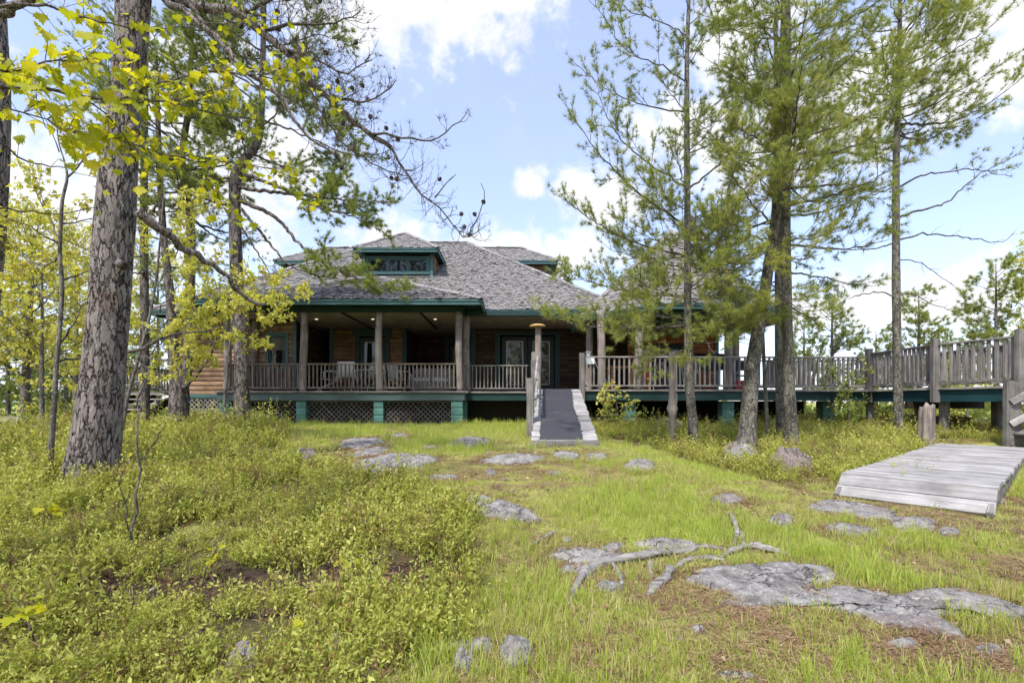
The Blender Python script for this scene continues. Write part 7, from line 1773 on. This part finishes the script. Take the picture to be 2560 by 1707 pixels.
def tuft(seed, h, nb, w, spread, dry=.15, mat='grass_blade', rad=.03):
    r = np.random.default_rng(seed); V, Fc, T, n = [], [], [], 0
    for _ in range(nb):
        a = r.uniform(0, 6.28); hh = h * r.uniform(.45, 1.15); d = np.array([math.cos(a), math.sin(a), 0]) * spread * r.uniform(.2, 1); b = np.array([r.normal(0, rad), r.normal(0, rad), -.01]); sd_ = np.array([-math.sin(a + r.normal(0, .8)), math.cos(a), 0]); sd_ = unit(sd_) * w / 2
        m = b + d * hh * .35 + UP * hh * .6; e = b + d * hh + UP * hh * r.uniform(.65, 1.0); t = float(np.clip(r.normal(.62, .16), .35, 1)) if r.random() > dry else r.uniform(0, .2)
        V.extend([b - sd_, b + sd_, m + sd_ * .7, m - sd_ * .7, e]); Fc.extend([[n, n + 1, n + 2], [n, n + 2, n + 3], [n + 3, n + 2, n + 4]]); T.extend([t] * 5); n += 5
    return proto('grass_tuft', np.array(V), np.array(Fc), np.array(T), mat)

def stalks(seed):
    # thin sedge stalks with dark seed heads
    r = np.random.default_rng(900 + seed); V, Fc, T, n = [], [], [], 0
    for _ in range(5):
        b = np.array([r.normal(0, .04), r.normal(0, .04), -.01]); h = r.uniform(.14, .26); e = b + np.array([r.normal(0, .03), r.normal(0, .03), h]); m = b + (e - b) * .82
        for p, q, w, t in ((b, m, .0016, .55), (m, e, .0026, .10)):
            sd_ = unit(np.cross(q - p, r.normal(0, 1, 3))) * w; V.extend([p - sd_, p + sd_, q + sd_ * .4, q - sd_ * .4]); Fc.extend([[n, n + 1, n + 2], [n, n + 2, n + 3]]); T.extend([t] * 4); n += 4
    return proto('sedge_stalk', np.array(V), np.array(Fc), np.array(T), 'sedge')

def pebble(seed):
    r = np.random.default_rng(seed); V = []; k = 7
    for z, q in ((-.3, .8), (.1, 1.0), (.45, .6)): V += [(q * math.cos(a) * r.uniform(.75, 1.2), q * .8 * math.sin(a) * r.uniform(.75, 1.2), z * .6 + r.normal(0, .04)) for a in np.arange(k) * 2 * math.pi / k]
    V.append((0, 0, .34)); F3 = []
    for i in range(2):
        for j in range(k): a, b = i * k + j, i * k + (j + 1) % k; F3 += [[a, b, b + k], [a, b + k, a + k]]
    F3 += [[2 * k + j, 2 * k + (j + 1) % k, 3 * k] for j in range(k)]
    return proto('pebble', np.array(V), np.array(F3), np.full(len(V), .5), 'granite')

def litter(seed, kind):
    r = np.random.default_rng(seed); V, Fc, T, n = [], [], [], 0
    for _ in range(46 if kind == 'needle' else 5):
        a = r.uniform(0, 6.28); c = np.array([r.normal(0, .06), r.normal(0, .06), r.uniform(.002, .014)]); L = r.uniform(.03, .075); w = .0022
        if kind == 'leaf': L, w = r.uniform(.02, .04), r.uniform(.012, .025)
        d = np.array([math.cos(a), math.sin(a), r.normal(0, .18)]) * L / 2; s = np.array([-math.sin(a), math.cos(a), r.normal(0, .3)]) * w / 2; t = float(np.clip(r.normal(.5, .25), 0, 1))
        V.extend([c - d - s, c - d + s, c + d + s, c + d - s] if kind == 'needle' else [c - d, c + s, c + d, c - s + (0, 0, .01)]); Fc.extend([[n, n + 1, n + 2], [n, n + 2, n + 3]]); T.extend([t] * 4); n += 4
    return proto('litter_patch', np.array(V), np.array(Fc), np.array(T), 'litter')

def cover():
    # blueberry shrubs
    pr = [sprig(s) for s in range(6)] + [sprig(20 + s, .34, 3, 16, .034) for s in range(2)] + [dead_twig(40 + s) for s in range(2)] + [sprig(30, .20, 4, 12, .026, 'red_leaf')]
    x, y, r = sample(60000, -14, 12, 1.35, 16, lambda x, y: berry_mask(x, y) * np.interp(y, [1.3, 3, 6, 16], [.62, .62, .9, 1.0]) * np.clip(.95 + 1.4 * n2(x, y, 2.2, 71, 3), .06, 1), 1)
    s = r.uniform(.6, 1.2, len(x)) * np.interp(y, [1.3, 3, 6, 10, 16], [.72, .85, 1.1, 1.5, 1.9]) * (1 + .55 * n2(x, y, 1.9, 51, 3))
    m = x > 1.5; s[m] *= .78
    pts = np.column_stack([x, y, g(x, y)]); rot = np.column_stack([r.normal(0, .22, len(x)), r.normal(0, .22, len(x)), r.uniform(0, 6.28, len(x))])
    print('berry', len(x)); scatter('blueberry_undergrowth', pr, pts, rot, np.clip(s, .3, 3), r.choice(11, len(x), p=[.115] * 6 + [.07] * 2 + [.07] * 2 + [.03]))
    # grass
    def gm(x, y): return np.clip(1 - 1.15 * berry_mask(x, y), 0.02, 1) * (1 - .93 * left_mask(x, y))
    pr = [tuft(s, .07, 14, .0042, .65, .34) for s in range(4)] + [tuft(10 + s, .15, 16, .0042, .40, .10) for s in range(3)] + [stalks(s) for s in range(2)]
    def dry(x, y): return np.exp(-(((x + .9) / 2.2) ** 2 + ((y - 6.3) / .9) ** 2)) + .9 * np.exp(-(((x - 2.4) / 1.6) ** 2 + ((y - 3.1) / .45) ** 2)) + .7 * np.exp(-(((x - 3.6) / 1.6) ** 2 + ((y - 3.4) / .9) ** 2)) + .6 * np.exp(-(((x - 1.6) / 1.2) ** 2 + ((y - 2.1) / .35) ** 2)) + .8 * np.exp(-(((x - .75) / 1.0) ** 2 + ((y - 7.3) / .5) ** 2))
    def dens(x, y): return gm(x, y) * np.clip(.62 + 1.1 * n2(x, y, .9, 61, 3) + .5 * n2(x, y, 3.5, 62, 2) - .40 * dry(x, y), .06, 1)
    x, y, r = sample(108000, -9, 12, 1.35, 14.5, dens, 2)
    lush = np.clip(n2(x, y, .8, 63, 3) * 1.3 + .15 + 1.2 * np.exp(-(((x + .05) / .32) ** 2 + ((y - 3.2) / .9) ** 2)), 0, 1)
    tall = r.random(len(x)) < lush * .42; idx = np.where(tall, 4 + r.integers(0, 3, len(x)), r.integers(0, 4, len(x)))
    st = (r.random(len(x)) < .011) & (y < 4.2) & (x > .2); idx = np.where(st, 7 + r.integers(0, 2, len(x)), idx)
    s = r.uniform(.5, 1.35, len(x)) * np.interp(y, [1.3, 4, 8, 14], [.72, .95, 1.25, 1.6]); pts = np.column_stack([x, y, g(x, y)]); rot = np.column_stack([r.normal(0, .15, len(x)), r.normal(0, .15, len(x)), r.uniform(0, 6.28, len(x))])
    print('grass', len(x)); scatter('grass', pr, pts, rot, s, idx)
    # needles and leaf litter
    pr = [litter(s, 'needle') for s in range(4)] + [litter(9, 'leaf')]
    x, y, r = sample(18000, -9, 12, 1.35, 12, lambda x, y: np.clip(.30 - .7 * n2(x, y, .9, 61, 3) + .25 * dry(x, y), .05, 1), 3)
    keep = r.random(len(x)) > .75 * left_mask(x, y); x, y = x[keep], y[keep]
    ex, ey = [], []
    for rk in ROCKS:
        c = rk.mean(0); per = np.linalg.norm(np.diff(rk, axis=0), axis=1).sum()
        for _ in range(int(per * 14)): q = c + (rk[r.integers(len(rk))] - c) * r.uniform(.94, 1.05); q = q + (q - c) / (np.linalg.norm(q - c) + .01) * r.uniform(0, .10); ex.append(q[0]); ey.append(q[1])
    x = np.concatenate([x, ex]); y = np.concatenate([y, ey])
    idx = np.where(r.random(len(x)) < .06, 4, r.integers(0, 4, len(x))); pts = np.column_stack([x, y, g(x, y) + .004]); rot = np.column_stack([0 * x, 0 * x, r.uniform(0, 6.28, len(x))])
    print('litter', len(x)); scatter('needle_litter', pr, pts, rot, r.uniform(.7, 1.3, len(x)) * np.interp(y, [1.3, 5, 12], [.8, 1.1, 1.8]), idx)
    pr = [pebble(s) for s in range(4)]
    x, y, r = sample(900, -3, 8, 1.4, 9, lambda x, y: np.clip(.25 + .5 * dry(x, y) + .5 * n2(x, y, 1.5, 91, 2), 0, 1) * (1 - .8 * left_mask(x, y)), 4)
    print('pebbles', len(x)); scatter('pebbles', pr, np.column_stack([x, y, g(x, y)]), np.column_stack([r.normal(0, .3, len(x)), r.normal(0, .3, len(x)), r.uniform(0, 6.28, len(x))]), .010 + .028 * r.random(len(x)) ** 2.5 * np.interp(y, [1.4, 9], [1, 1.8]), r.integers(0, 4, len(x)))
    # weeds rooted in the gaps of the boardwalk
    pr = [sprig(70 + s, .10, 3, 7, .020) for s in range(2)]; r = np.random.default_rng(8); q = [(.25, .5), (.9, .35), (.95, .28), (1.1, .22), (1.2, .45), (.85, .62), (1.9, .35), (2.4, .5), (1.5, .3)]
    pts = np.array([[*(LAND[0] + LDIR * a + LNOR * b), LZ] for a, b in q]); scatter('boardwalk_weeds', pr, pts, np.column_stack([np.zeros((len(q), 2)), r.uniform(0, 6, len(q))]), r.uniform(.7, 1.2, len(q)), r.integers(0, 2, len(q)))
cover()
print('script seconds', round(time.time() - T0, 1), 'objects', len(bpy.data.objects))
